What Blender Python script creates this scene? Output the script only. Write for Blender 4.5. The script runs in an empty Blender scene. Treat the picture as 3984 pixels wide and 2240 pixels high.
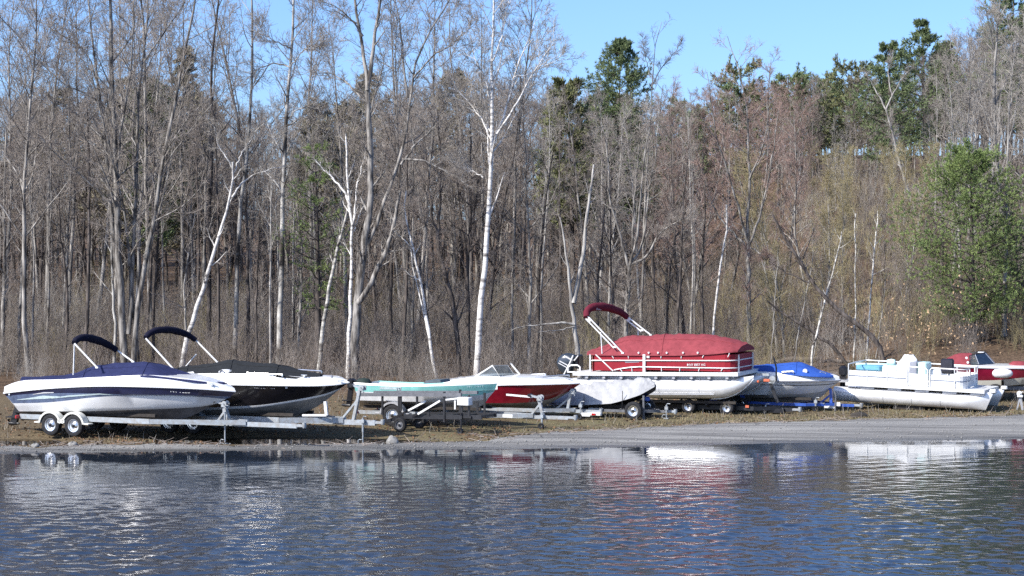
import bpy, math, random
import numpy as np
from mathutils import Vector, Matrix

R = math.radians
random.seed(7)
scene = bpy.context.scene
COL = scene.collection

# ------------------------------------------------------------------ camera, sky, sun, exposure
CAM_H, FPX, CX, CY, HORIZON = 6.0, 7968.0, 1992.0, 1120.0, 953.0
PITCH = math.atan((CY - HORIZON) / FPX)
cam_data = bpy.data.cameras.new('camera')
cam_data.sensor_width = 36.0
cam_data.lens = 36.0 * FPX / 3984.0
cam_data.clip_start = 1.0
cam_data.clip_end = 3000.0
cam = bpy.data.objects.new('camera', cam_data)
cam.location = (0, 0, CAM_H)
cam.rotation_euler = (math.pi / 2 - PITCH, 0, 0)
COL.objects.link(cam)
scene.camera = cam

SUN_TO = Vector((-0.78, -0.52, 0.77)).normalized()
SUN_EL = math.asin(SUN_TO.z)
world = bpy.data.worlds.new('World')
scene.world = world
world.use_nodes = True
wn = world.node_tree.nodes
bg = wn['Background']
sky = wn.new('ShaderNodeTexSky')
sky.sky_type = 'NISHITA'
sky.sun_disc = False
sky.sun_elevation = SUN_EL
sky.sun_rotation = math.atan2(SUN_TO.x, SUN_TO.y)
sky.altitude = 0
sky.air_density = 0.62
sky.dust_density = 1.3
sky.ozone_density = 7.5
world.node_tree.links.new(sky.outputs[0], bg.inputs[0])
bg.inputs[1].default_value = 0.165

sun_data = bpy.data.lights.new('sun', 'SUN')
sun_data.energy = 4.3
sun_data.angle = R(0.5)
sun_data.color = (1.0, 0.955, 0.89)
sun = bpy.data.objects.new('sun', sun_data)
sun.rotation_euler = (-SUN_TO).to_track_quat('-Z', 'Y').to_euler()
sun.location = (-40, -20, 60)
COL.objects.link(sun)

scene.view_settings.view_transform = 'Standard'
scene.view_settings.look = 'None'
scene.view_settings.gamma = 1.0
scene.view_settings.use_curve_mapping = False
scene.view_settings.exposure = 0.66
scene.cycles.sample_clamp_indirect = 6.0
scene.cycles.caustics_reflective = False
scene.cycles.caustics_refractive = False
scene.cycles.use_denoising = False
scene.cycles.max_bounces = 6
scene.cycles.diffuse_bounces = 3
scene.cycles.glossy_bounces = 4
scene.cycles.transmission_bounces = 4

# ------------------------------------------------------------------ pixel <-> world (photo is 3984 x 2240)
_cp, _sp = math.cos(PITCH), math.sin(PITCH)


def ray(x, y):
    dx, dz = (x - CX) / FPX, -(y - CY) / FPX
    return Vector((dx, _cp + dz * _sp, -_sp + dz * _cp))


def at(x, y, Y):
    d = ray(x, y)
    t = Y / d.y
    return Vector((d.x * t, Y, CAM_H + d.z * t))


def gp(x, y, z):
    d = ray(x, y)
    t = (z - CAM_H) / d.z
    return Vector((d.x * t, d.y * t, z))


# ------------------------------------------------------------------ materials
def new_mat(name):
    m = bpy.data.materials.new(name)
    m.use_nodes = True
    nt = m.node_tree
    return m, nt, nt.nodes['Principled BSDF']


def mat(name, col, rough=0.5, metal=0.0, var=0.12, scale=6.0, bump=0.0, coat=0.0, spec=0.5, col2=None, obj_var=0.0):
    """Painted / plain surface: base colour broken up by two octaves of grime noise."""
    m, nt, b = new_mat(name)
    n = nt.nodes
    tc = n.new('ShaderNodeTexCoord')
    no = n.new('ShaderNodeTexNoise')
    no.inputs['Scale'].default_value = scale
    no.inputs['Detail'].default_value = 6
    no.inputs['Roughness'].default_value = 0.65
    nt.links.new(tc.outputs['Object'], no.inputs['Vector'])
    cr = n.new('ShaderNodeValToRGB')
    c2 = col2 if col2 else tuple(c * (1 - 2.2 * var) for c in col)
    cr.color_ramp.elements[0].position = 0.32
    cr.color_ramp.elements[1].position = 0.62
    cr.color_ramp.elements[0].color = (*c2, 1)
    cr.color_ramp.elements[1].color = (*col, 1)
    nt.links.new(no.outputs['Fac'], cr.inputs['Fac'])
    src = cr.outputs['Color']
    if obj_var:
        oi = n.new('ShaderNodeObjectInfo')
        mr = n.new('ShaderNodeMapRange')
        mr.inputs['To Min'].default_value = 1 - obj_var
        mr.inputs['To Max'].default_value = 1 + obj_var
        nt.links.new(oi.outputs['Random'], mr.inputs['Value'])
        hs = n.new('ShaderNodeHueSaturation')
        nt.links.new(mr.outputs[0], hs.inputs['Value'])
        nt.links.new(src, hs.inputs['Color'])
        src = hs.outputs['Color']
    nt.links.new(src, b.inputs['Base Color'])
    b.inputs['Roughness'].default_value = rough
    b.inputs['Metallic'].default_value = metal
    b.inputs['Specular IOR Level'].default_value = spec
    b.inputs['Coat Weight'].default_value = coat
    b.inputs['Coat Roughness'].default_value = 0.06
    if bump:
        bp = n.new('ShaderNodeBump')
        bp.inputs['Strength'].default_value = bump
        bp.inputs['Distance'].default_value = 0.05
        nt.links.new(no.outputs['Fac'], bp.inputs['Height'])
        nt.links.new(bp.outputs['Normal'], b.inputs['Normal'])
    return m


M = {}
M['gel_white'] = mat('white_gelcoat', (0.80, 0.80, 0.79), 0.22, var=0.05, coat=0.4, scale=2)
M['gel_navy'] = mat('navy_gelcoat', (0.014, 0.016, 0.055), 0.2, var=0.15, coat=0.5, scale=3)
M['gel_black'] = mat('black_gelcoat', (0.010, 0.009, 0.012), 0.22, var=0.2, coat=0.4, scale=3)
M['gel_red'] = mat('red_gelcoat', (0.22, 0.008, 0.020), 0.2, var=0.15, coat=0.5, scale=3)
M['gel_maroon'] = mat('maroon_gelcoat', (0.20, 0.008, 0.03), 0.22, var=0.15, coat=0.5, scale=3)
M['gel_beige'] = mat('beige_gelcoat', (0.60, 0.58, 0.50), 0.28, var=0.08, coat=0.3, scale=3)
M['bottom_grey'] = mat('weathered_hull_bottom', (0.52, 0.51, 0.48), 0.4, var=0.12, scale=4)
M['bottom_shade'] = mat('shade_darkened_bottom', (0.17, 0.17, 0.18), 0.5, var=0.2, scale=4)  # shade below the chine painted into a darker bottom grey
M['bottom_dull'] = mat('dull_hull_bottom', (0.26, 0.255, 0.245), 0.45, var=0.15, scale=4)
M['graphic_blue'] = mat('grey_blue_graphic', (0.13, 0.17, 0.27), 0.25, var=0.2, coat=0.4, scale=5)
M['graphic_mint'] = mat('pale_graphic', (0.55, 0.66, 0.66), 0.25, var=0.12, coat=0.4, scale=9)
M['teal'] = mat('teal_paint', (0.28, 0.66, 0.60), 0.35, var=0.1, coat=0.3, scale=3)
M['alu'] = mat('bare_aluminium', (0.82, 0.82, 0.82), 0.45, metal=0.12, var=0.10, scale=5)
M['alu_white'] = mat('bright_pontoon_aluminium', (0.80, 0.80, 0.80), 0.33, metal=0.35, var=0.08, scale=2.5)
M['alu_dull'] = mat('dull_aluminium', (0.55, 0.55, 0.56), 0.45, metal=0.5, var=0.12, scale=4)
M['galv'] = mat('galvanised_steel', (0.40, 0.44, 0.47), 0.5, metal=0.35, var=0.16, scale=7, col2=(0.30, 0.285, 0.26))
M['steel_black'] = mat('black_painted_steel', (0.022, 0.022, 0.026), 0.45, var=0.25, scale=9)
M['steel_blue'] = mat('blue_painted_steel', (0.035, 0.10, 0.42), 0.4, var=0.15, scale=7)
M['steel_grey'] = mat('grey_painted_steel', (0.16, 0.165, 0.18), 0.5, var=0.2, scale=9)
M['paint_white'] = mat('white_paint', (0.78, 0.78, 0.76), 0.35, var=0.06, scale=6)
M['bone'] = mat('bone_fender_paint', (0.74, 0.73, 0.66), 0.35, var=0.06, scale=6)
M['rubber'] = mat('tyre_rubber', (0.030, 0.030, 0.033), 0.8, var=0.3, scale=18, spec=0.3)
M['plastic_black'] = mat('black_plastic', (0.015, 0.015, 0.018), 0.35, var=0.2)
M['cowl'] = mat('dark_engine_cowl', (0.035, 0.045, 0.06), 0.25, var=0.15, coat=0.4)
M['chrome'] = mat('polished_rim', (0.78, 0.78, 0.78), 0.22, metal=0.85, var=0.1, scale=12)
M['canvas_navy'] = mat('navy_canvas', (0.026, 0.032, 0.095), 0.85, var=0.14, scale=9, bump=0.15, spec=0.2)
M['canvas_ink'] = mat('ink_blue_canvas', (0.010, 0.010, 0.026), 0.85, var=0.2, scale=9, bump=0.15, spec=0.2)
M['canvas_black'] = mat('charcoal_canvas', (0.024, 0.026, 0.028), 0.85, var=0.14, scale=9, bump=0.15, spec=0.2)
M['canvas_red'] = mat('faded_red_canvas', (0.275, 0.054, 0.064), 0.85, var=0.12, scale=5, bump=0.2, spec=0.2)
M['canvas_red_deep'] = mat('deep_red_panel', (0.30, 0.014, 0.026), 0.6, var=0.12, scale=3, spec=0.3)
M['canvas_wine'] = mat('wine_red_canvas', (0.14, 0.018, 0.032), 0.85, var=0.12, scale=9, bump=0.2, spec=0.2)
M['canvas_blue'] = mat('bright_blue_canvas', (0.035, 0.105, 0.42), 0.8, var=0.12, scale=6, bump=0.2, spec=0.2)
M['canvas_silver'] = mat('silver_tarp', (0.40, 0.40, 0.40), 0.6, metal=0.0, var=0.10, scale=4, bump=0.5)
M['vinyl_white'] = mat('white_vinyl', (0.80, 0.80, 0.79), 0.5, var=0.05)
M['vinyl_dark'] = mat('dark_vinyl', (0.022, 0.022, 0.035), 0.5, var=0.2)
M['vinyl_mint'] = mat('mint_vinyl', (0.55, 0.76, 0.74), 0.5, var=0.08)
M['vinyl_grey'] = mat('grey_vinyl', (0.30, 0.31, 0.35), 0.5, var=0.1)
M['bag_blue'] = mat('sky_blue_fabric', (0.16, 0.42, 0.58), 0.7, var=0.12)
M['dark_green'] = mat('dark_green_fabric', (0.015, 0.030, 0.025), 0.8, var=0.2)
M['tarp_slate'] = mat('slate_tarp', (0.10, 0.13, 0.15), 0.7, var=0.15)
M['lens_red'] = mat('red_lamp_lens', (0.45, 0.012, 0.015), 0.2, var=0.1, coat=0.5)
M['lettering'] = mat('lettering_white', (0.60, 0.60, 0.60), 0.5, var=0.03)
M['lettering_grey'] = mat('lettering_grey', (0.25, 0.26, 0.30), 0.5, var=0.03)
M['lettering_dark'] = mat('lettering_dark', (0.02, 0.06, 0.10), 0.5, var=0.03)
M['sticker_red'] = mat('reflector_orange', (0.65, 0.16, 0.08), 0.4, var=0.05)
M['stone'] = mat('pale_stone', (0.30, 0.29, 0.27), 0.85, var=0.25, scale=9, bump=0.4)
M['earth'] = mat('dark_earth', (0.055, 0.045, 0.035), 0.95, var=0.3, scale=9, bump=0.6)
M['log'] = mat('dead_wood', (0.16, 0.13, 0.105), 0.9, var=0.25, scale=5, bump=0.4)
M['wood_dark'] = mat('dark_timber', (0.05, 0.042, 0.036), 0.9, var=0.25, scale=7, bump=0.3)


def glass_mat():
    m, nt, b = new_mat('tinted_glass')
    b.inputs['Base Color'].default_value = (0.55, 0.62, 0.64, 1)
    b.inputs['Roughness'].default_value = 0.03
    b.inputs['Transmission Weight'].default_value = 0.9
    b.inputs['IOR'].default_value = 1.06
    b.inputs['Specular IOR Level'].default_value = 0.5
    b.inputs['Coat Weight'].default_value = 0.6
    return m


M['glass'] = glass_mat()
M['glass_dark'] = mat('dark_windscreen', (0.025, 0.04, 0.065), 0.08, var=0.1, coat=0.6, spec=0.6)


def bark_mat(name, dark, light, sc=(9, 9, 2.2), patches=0.45):
    m, nt, b = new_mat(name)
    n = nt.nodes
    tc = n.new('ShaderNodeTexCoord')
    mp = n.new('ShaderNodeMapping')
    mp.inputs['Scale'].default_value = sc
    no = n.new('ShaderNodeTexNoise')
    no.inputs['Scale'].default_value = 1.0
    no.inputs['Detail'].default_value = 5
    cr = n.new('ShaderNodeValToRGB')
    cr.color_ramp.elements[0].position = patches - 0.10
    cr.color_ramp.elements[1].position = patches + 0.16
    cr.color_ramp.elements[0].color = (*dark, 1)
    cr.color_ramp.elements[1].color = (*light, 1)
    oi = n.new('ShaderNodeObjectInfo')
    mr = n.new('ShaderNodeMapRange')
    mr.inputs['To Min'].default_value = 0.75
    mr.inputs['To Max'].default_value = 1.2
    hs = n.new('ShaderNodeHueSaturation')
    L = nt.links.new
    L(tc.outputs['Object'], mp.inputs['Vector'])
    L(mp.outputs[0], no.inputs['Vector'])
    L(no.outputs['Fac'], cr.inputs['Fac'])
    L(oi.outputs['Random'], mr.inputs['Value'])
    L(mr.outputs[0], hs.inputs['Value'])
    L(cr.outputs[0], hs.inputs['Color'])
    L(hs.outputs[0], b.inputs['Base Color'])
    bp = n.new('ShaderNodeBump')
    bp.inputs['Strength'].default_value = 0.5
    bp.inputs['Distance'].default_value = 0.03
    L(no.outputs['Fac'], bp.inputs['Height'])
    L(bp.outputs[0], b.inputs['Normal'])
    b.inputs['Roughness'].default_value = 0.9
    b.inputs['Specular IOR Level'].default_value = 0.2
    return m


M['bark_grey'] = bark_mat('grey_bark', (0.075, 0.066, 0.058), (0.37, 0.345, 0.31), (7, 7, 1.6), 0.48)
M['bark_brown'] = bark_mat('brown_bark', (0.045, 0.038, 0.034), (0.16, 0.135, 0.118), (7, 7, 1.6), 0.5)
M['bark_pale'] = bark_mat('pale_bark', (0.17, 0.155, 0.14), (0.42, 0.40, 0.365), (6, 6, 1.4), 0.46)
M['bark_birch'] = bark_mat('birch_bark', (0.05, 0.042, 0.04), (0.74, 0.71, 0.66), (1.3, 1.3, 6.5), 0.36)
M['bark_birch_dash'] = bark_mat('dashed_birch_bark', (0.05, 0.042, 0.038), (0.70, 0.67, 0.60), (1.5, 1.5, 5.0), 0.43)
M['bark_halfbirch'] = bark_mat('half_white_bark', (0.06, 0.052, 0.045), (0.55, 0.53, 0.49), (1.6, 1.6, 1.3), 0.47)
M['twig_grey'] = mat('grey_twigs', (0.36, 0.315, 0.272), 0.9, var=0.2, scale=1.5, spec=0.15, obj_var=0.18)
M['twig_pale'] = mat('pale_twigs', (0.43, 0.39, 0.34), 0.9, var=0.15, scale=1.5, spec=0.15, obj_var=0.12)
M['twig_brown'] = mat('brown_twigs', (0.32, 0.27, 0.235), 0.9, var=0.2, scale=1.5, spec=0.15, obj_var=0.2)
M['twig_red'] = mat('budding_red_twigs', (0.39, 0.275, 0.23), 0.9, var=0.2, scale=1.5, spec=0.15, obj_var=0.12)
M['twig_olive'] = mat('olive_twigs', (0.40, 0.34, 0.19), 0.9, var=0.2, scale=1.5, spec=0.15, obj_var=0.15)
M['brush'] = mat('dry_brush_stems', (0.325, 0.275, 0.23), 0.9, var=0.3, scale=0.6, spec=0.15)
M['brush_pale'] = mat('pale_brush_stems', (0.50, 0.46, 0.40), 0.9, var=0.2, scale=0.6, spec=0.15)
M['needle_dark'] = mat('dark_needles', (0.175, 0.22, 0.10), 0.8, var=0.3, scale=1.2, col2=(0.11, 0.145, 0.07), spec=0.2)
M['needle_olive'] = mat('olive_needles', (0.21, 0.215, 0.10), 0.8, var=0.3, scale=1.2, col2=(0.12, 0.13, 0.065), spec=0.2)
M['needle_bright'] = mat('bright_needles', (0.235, 0.295, 0.10), 0.8, var=0.3, scale=1.0, col2=(0.12, 0.18, 0.065), spec=0.2)
M['needle_far'] = mat('brownish_needles', (0.30, 0.265, 0.18), 0.8, var=0.3, scale=1.2, col2=(0.19, 0.18, 0.12), spec=0.2)
M['dead_leaf'] = mat('pale_dead_leaves', (0.52, 0.36, 0.22), 0.9, var=0.2, scale=5, spec=0.15)
M['grass'] = mat('dry_grass_blades', (0.25, 0.205, 0.125), 0.9, var=0.3, scale=0.8, col2=(0.155, 0.13, 0.07), spec=0.15)
M['leaf_litter'] = mat('brown_leaf_litter', (0.24, 0.145, 0.085), 0.9, var=0.3, scale=0.9, spec=0.15)


# ------------------------------------------------------------------ mesh helpers
def mesh_np(name, V, Q, mats, smooth=True, T=None, mi=None):
    """numpy mesh: V (n,3), Q (m,4) quads, T (k,3) triangles."""
    me = bpy.data.meshes.new(name)
    V = np.asarray(V, dtype=np.float32)
    Q = np.zeros((0, 4), np.int32) if Q is None or len(Q) == 0 else np.asarray(Q, np.int32)
    T = np.zeros((0, 3), np.int32) if T is None or len(T) == 0 else np.asarray(T, np.int32)
    me.vertices.add(len(V))
    me.vertices.foreach_set('co', V.ravel())
    nl = len(Q) * 4 + len(T) * 3
    me.loops.add(nl)
    me.loops.foreach_set('vertex_index', np.concatenate([Q.ravel(), T.ravel()]))
    me.polygons.add(len(Q) + len(T))
    ls = np.concatenate([np.arange(len(Q)) * 4, len(Q) * 4 + np.arange(len(T)) * 3]).astype(np.int32)
    me.polygons.foreach_set('loop_start', ls)
    if mi is not None:
        me.polygons.foreach_set('material_index', np.asarray(mi, np.int32))
    me.polygons.foreach_set('use_smooth', np.full(len(Q) + len(T), smooth, dtype=bool))
    for m in (mats if isinstance(mats, (list, tuple)) else [mats]):
        me.materials.append(m)
    me.update(calc_edges=True)
    return me


def link(name, me, parent=None):
    o = bpy.data.objects.new(name, me)
    COL.objects.link(o)
    if parent:
        o.parent = parent
    return o


def tag(o, label, cat, group=None, kind=None):
    o['label'] = label
    if cat:
        o['category'] = cat
    if group:
        o['group'] = group
    if kind:
        o['kind'] = kind
    return o


def empty(name, loc, rz, label, cat, group=None):
    o = bpy.data.objects.new(name, None)
    o.empty_display_size = 0.3
    o.location = loc
    o.rotation_euler = (0, 0, rz)
    COL.objects.link(o)
    return tag(o, label, cat, group)


class MB:
    """Collects shapes and links them as ONE mesh object."""

    def __init__(self):
        self.v, self.f, self.m = [], [], []

    def add(self, verts, faces, mi=0):
        k = len(self.v)
        self.v += [tuple(p) for p in verts]
        self.f += [tuple(i + k for i in f) for f in faces]
        self.m += [mi] * len(faces)
        return self

    def box(self, c, s, mi=0, rz=0.0, ry=0.0, bev=0.0):
        x, y, z = s[0] / 2, s[1] / 2, s[2] / 2
        if bev <= 0:
            vs = [(a * x, b * y, d * z) for a in (-1, 1) for b in (-1, 1) for d in (-1, 1)]
            fs = [(0, 1, 3, 2), (4, 6, 7, 5), (0, 4, 5, 1), (2, 3, 7, 6), (0, 2, 6, 4), (1, 5, 7, 3)]
        else:
            def ring(px, py, zz):
                q = bev
                return [(px, py - q, zz), (px - q, py, zz), (q - px, py, zz), (-px, py - q, zz), (-px, q - py, zz), (q - px, -py, zz), (px - q, -py, zz), (px, q - py, zz)]
            vs = ring(x - bev, y - bev, -z) + ring(x, y, -z + bev) + ring(x, y, z - bev) + ring(x - bev, y - bev, z)
            fs = []
            for r in range(3):
                for i in range(8):
                    a, b2 = r * 8 + i, r * 8 + (i + 1) % 8
                    fs.append((a, b2, b2 + 8, a + 8))
            fs += [tuple(range(7, -1, -1)), tuple(range(24, 32))]
        m = Matrix.Translation(Vector(c)) @ Matrix.Rotation(rz, 4, 'Z') @ Matrix.Rotation(ry, 4, 'Y')
        return self.add([m @ Vector(p) for p in vs], fs, mi)

    def bar(self, p, q, w, h, mi=0):
        """rectangular bar from p to q, w across, h along the up-ish direction"""
        p, q = Vector(p), Vector(q)
        t = (q - p).normalized()
        up = Vector((0, 0, 1)) if abs(t.z) < 0.95 else Vector((1, 0, 0))
        a = t.cross(up).normalized() * (w / 2)
        b = a.cross(t).normalized() * (h / 2)
        vs = [e + a * i + b * j for e in (p, q) for (i, j) in ((-1, -1), (1, -1), (1, 1), (-1, 1))]
        fs = [(3, 2, 1, 0), (4, 5, 6, 7)] + [(i, (i + 1) % 4, 4 + (i + 1) % 4, 4 + i) for i in range(4)]
        return self.add(vs, fs, mi)

    def tube(self, pts, r, n=8, mi=0):
        pts = [Vector(p) for p in pts]
        rs = r if isinstance(r, (list, tuple)) else [r] * len(pts)
        vs, fs = [], []
        ref = None
        for i, p in enumerate(pts):
            t = (pts[min(i + 1, len(pts) - 1)] - pts[max(i - 1, 0)]).normalized()
            if ref is None:
                ref = Vector((0, 0, 1)) if abs(t.z) < 0.9 else Vector((1, 0, 0))
            a = (ref - t * ref.dot(t)).normalized()
            b = t.cross(a)
            ref = a
            for k in range(n):
                an = 2 * math.pi * k / n
                vs.append(p + (a * math.cos(an) + b * math.sin(an)) * rs[i])
        for i in range(len(pts) - 1):
            for k in range(n):
                k2 = (k + 1) % n
                fs.append((i * n + k, i * n + k2, (i + 1) * n + k2, (i + 1) * n + k))
        fs.append(tuple(range(n - 1, -1, -1)))
        e = (len(pts) - 1) * n
        fs.append(tuple(e + k for k in range(n)))
        return self.add(vs, fs, mi)

    def lathe(self, prof, c, axis='y', n=20, mi=0, arc=(0, 2 * math.pi)):
        """prof: list of (radius, offset along axis)"""
        full = abs(arc[1] - arc[0] - 2 * math.pi) < 1e-6
        cols = n if full else n + 1
        vs, fs = [], []
        for (r, o) in prof:
            for k in range(cols):
                an = arc[0] + (arc[1] - arc[0]) * k / n
                x, y = r * math.cos(an), r * math.sin(an)
                p = (x, o, y) if axis == 'y' else ((x, y, o) if axis == 'z' else (o, x, y))
                vs.append((c[0] + p[0], c[1] + p[1], c[2] + p[2]))
        for i in range(len(prof) - 1):
            for k in range(n):
                k2 = (k + 1) % cols if full else k + 1
                fs.append((i * cols + k, i * cols + k2, (i + 1) * cols + k2, (i + 1) * cols + k))
        return self.add(vs, fs, mi)

    def grid(self, rows, mi=0, mi_rows=None):
        """rows: equally long lists of points, neighbouring rows are skinned"""
        n = len(rows[0])
        k = len(self.v)
        for r in rows:
            self.v += [tuple(p) for p in r]
        for i in range(len(rows) - 1):
            for j in range(n - 1):
                self.f.append((k + i * n + j, k + i * n + j + 1, k + (i + 1) * n + j + 1, k + (i + 1) * n + j))
                self.m.append(mi_rows[i] if mi_rows else mi)
        return self

    def poly(self, pts, th=0.02, mi=0, d=None):
        """flat panel with thickness th along its normal"""
        pts = [Vector(p) for p in pts]
        nrm = d if d else (pts[1] - pts[0]).cross(pts[2] - pts[0]).normalized()
        k = len(pts)
        vs = [p + nrm * th / 2 for p in pts] + [p - nrm * th / 2 for p in pts]
        fs = [tuple(range(k)), tuple(range(2 * k - 1, k - 1, -1))]
        fs += [(i, i + k, (i + 1) % k + k, (i + 1) % k) for i in range(k)]
        return self.add(vs, fs, mi)

    def build(self, name, mats, parent=None, smooth=35, label=None):
        mats = mats if isinstance(mats, (list, tuple)) else [mats]
        me = bpy.data.meshes.new(name)
        me.from_pydata(self.v, [], self.f)
        for m in mats:
            me.materials.append(M[m] if isinstance(m, str) else m)
        me.polygons.foreach_set('material_index', self.m)
        me.validate()
        if smooth:
            me.polygons.foreach_set('use_smooth', [True] * len(me.polygons))
            me.set_sharp_from_angle(angle=R(smooth))
        me.update()
        o = link(name, me, parent)
        if label:
            o['label'] = label
        return o


# ------------------------------------------------------------------ terrain
_SH = [(-30, 58.3), (-14.8, 58.9), (-7.6, 59.8), (0, 60.1), (3.9, 60.9), (7.8, 61.9), (15.7, 63.2), (32, 66.5)]
_GE = [(-30, 59.4), (-14.8, 60.1), (-11, 60.6), (-7.4, 60.7), (-3.7, 61.1), (0, 62.3), (4.1, 65.2), (8.2, 66.9), (17.0, 69.4), (32, 73)]


def lerp_tab(tab, x):
    return np.interp(x, [t[0] for t in tab], [t[1] for t in tab])


_rng = np.random.default_rng(3)
_WAV = [(_rng.uniform(0.15, 1.9), _rng.uniform(0, 6.3), _rng.uniform(0, 6.3)) for _ in range(14)]


def wob(X, Y):
    s = 0
    for (f, a, p) in _WAV:
        s = s + np.sin((X * math.cos(a) + Y * math.sin(a)) * f + p) / (1 + f)
    return s / 6.0


def ground_z(X, Y):
    X, Y = np.asarray(X, float), np.asarray(Y, float)
    d = Y - lerp_tab(_SH, X)
    z = np.where(d < 0, np.maximum(d * 0.16, -1.4), np.minimum(d * 0.075, 0.20))
    z = z + 0.03 * wob(X, Y) * np.clip(d / 2.0 + 0.5, 0, 1)
    z = z + 0.011 * wob(X * 2.6 + 3, Y * 1.3) + 0.008 * wob(X * 7, Y * 2)
    # wet hollows in front of the left-hand boats
    for (cx, cy, rx, ry, dep) in ((-15.2, 61.7, 1.9, 1.2, 0.2), (-7.3, 62.25, 4.6, 1.15, 0.2), (-2.0, 61.8, 1.3, 0.3, 0.13)):
        e = ((X - cx) / rx) ** 2 + ((Y - cy) / ry) ** 2
        z = z - dep * np.exp(-e ** 2)
    z = z + np.clip((Y - 96) * 0.06, 0, 9.0)
    z = z + np.clip((Y - 78) * 0.16, 0, 8.0) * np.clip((X - 9) / 9.0, 0, 1)
    z = z + 0.25 * wob(X * 0.35, Y * 0.35) * np.clip((Y - 80) / 10, 0, 1)
    return z


def gz(x, y):
    return float(ground_z(x, y))


def sheet(name, xs, ys, zfun, m, mask=None):
    X, Y = np.meshgrid(xs, ys)
    Z = zfun(X, Y)
    V = np.stack([X, Y, Z], -1).reshape(-1, 3)
    nx, ny = len(xs), len(ys)
    i, j = np.meshgrid(np.arange(nx - 1), np.arange(ny - 1))
    a = (j * nx + i).ravel()
    Q = np.stack([a, a + 1, a + nx + 1, a + nx], 1)
    if mask is not None:
        mk = mask(X, Y)
        ok = mk.ravel()[Q].all(1)
        Q = Q[ok]
    return link(name, mesh_np(name, V, Q, m))


def ground_mat():
    m, nt, b = new_mat('leafy_ground')
    n, L = nt.nodes, nt.links.new
    tc = n.new('ShaderNodeTexCoord')

    def noise(sc, det=6, stretch=(1, 1, 1)):
        mp = n.new('ShaderNodeMapping')
        mp.inputs['Scale'].default_value = stretch
        no = n.new('ShaderNodeTexNoise')
        no.inputs['Scale'].default_value = sc
        no.inputs['Detail'].default_value = det
        no.inputs['Roughness'].default_value = 0.7
        L(tc.outputs['Object'], mp.inputs['Vector'])
        L(mp.outputs[0], no.inputs['Vector'])
        return no

    def ramp(no, stops):
        cr = n.new('ShaderNodeValToRGB')
        e = cr.color_ramp.elements
        e[0].position, e[0].color = stops[0][0], (*stops[0][1], 1)
        e[1].position, e[1].color = stops[-1][0], (*stops[-1][1], 1)
        for (p, c) in stops[1:-1]:
            q = e.new(p)
            q.color = (*c, 1)
        L(no.outputs['Fac'], cr.inputs['Fac'])
        return cr

    n1 = noise(0.55, 8)
    n2 = noise(7.0, 8)
    grass = ramp(n2, [(0.30, (0.07, 0.06, 0.035)), (0.47, (0.19, 0.16, 0.095)), (0.58, (0.14, 0.135, 0.06)), (0.72, (0.31, 0.265, 0.17))])
    leaf = ramp(n2, [(0.30, (0.045, 0.032, 0.022)), (0.50, (0.125, 0.085, 0.056)), (0.72, (0.24, 0.165, 0.11))])
    mx = n.new('ShaderNodeMixRGB')
    mr = n.new('ShaderNodeMapRange')
    mr.inputs['From Min'].default_value = 0.42
    mr.inputs['From Max'].default_value = 0.58
    L(n1.outputs['Fac'], mr.inputs['Value'])
    # leaf litter takes over towards the trees (world Y) and on the left (world X)
    sep = n.new('ShaderNodeSeparateXYZ')
    L(tc.outputs['Object'], sep.inputs[0])
    ym = n.new('ShaderNodeMapRange')
    ym.inputs['From Min'].default_value = 70.0
    ym.inputs['From Max'].default_value = 82.0
    L(sep.outputs['Y'], ym.inputs['Value'])
    xm = n.new('ShaderNodeMapRange')
    xm.inputs['From Min'].default_value = 1.0
    xm.inputs['From Max'].default_value = -7.0
    L(sep.outputs['X'], xm.inputs['Value'])
    mmax = n.new('ShaderNodeMath')
    mmax.operation = 'MAXIMUM'
    L(ym.outputs[0], mmax.inputs[0])
    hx = n.new('ShaderNodeMath')
    hx.operation = 'MULTIPLY'
    hx.inputs[1].default_value = 0.65
    L(xm.outputs[0], hx.inputs[0])
    L(hx.outputs[0], mmax.inputs[1])
    mm2 = n.new('ShaderNodeMath')
    mm2.operation = 'MAXIMUM'
    m3 = n.new('ShaderNodeMath')
    m3.operation = 'MULTIPLY'
    m3.inputs[1].default_value = 0.7
    L(mr.outputs[0], m3.inputs[0])
    L(mmax.outputs[0], mm2.inputs[0])
    L(m3.outputs[0], mm2.inputs[1])
    L(mm2.outputs[0], mx.inputs['Fac'])
    L(grass.outputs[0], mx.inputs[1])
    L(leaf.outputs[0], mx.inputs[2])
    L(mx.outputs[0], b.inputs['Base Color'])
    b.inputs['Roughness'].default_value = 0.95
    b.inputs['Specular IOR Level'].default_value = 0.15
    bp = n.new('ShaderNodeBump')
    bp.inputs['Strength'].default_value = 0.9
    bp.inputs['Distance'].default_value = 0.08
    L(n2.outputs['Fac'], bp.inputs['Height'])
    L(bp.outputs[0], b.inputs['Normal'])
    return m


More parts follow.
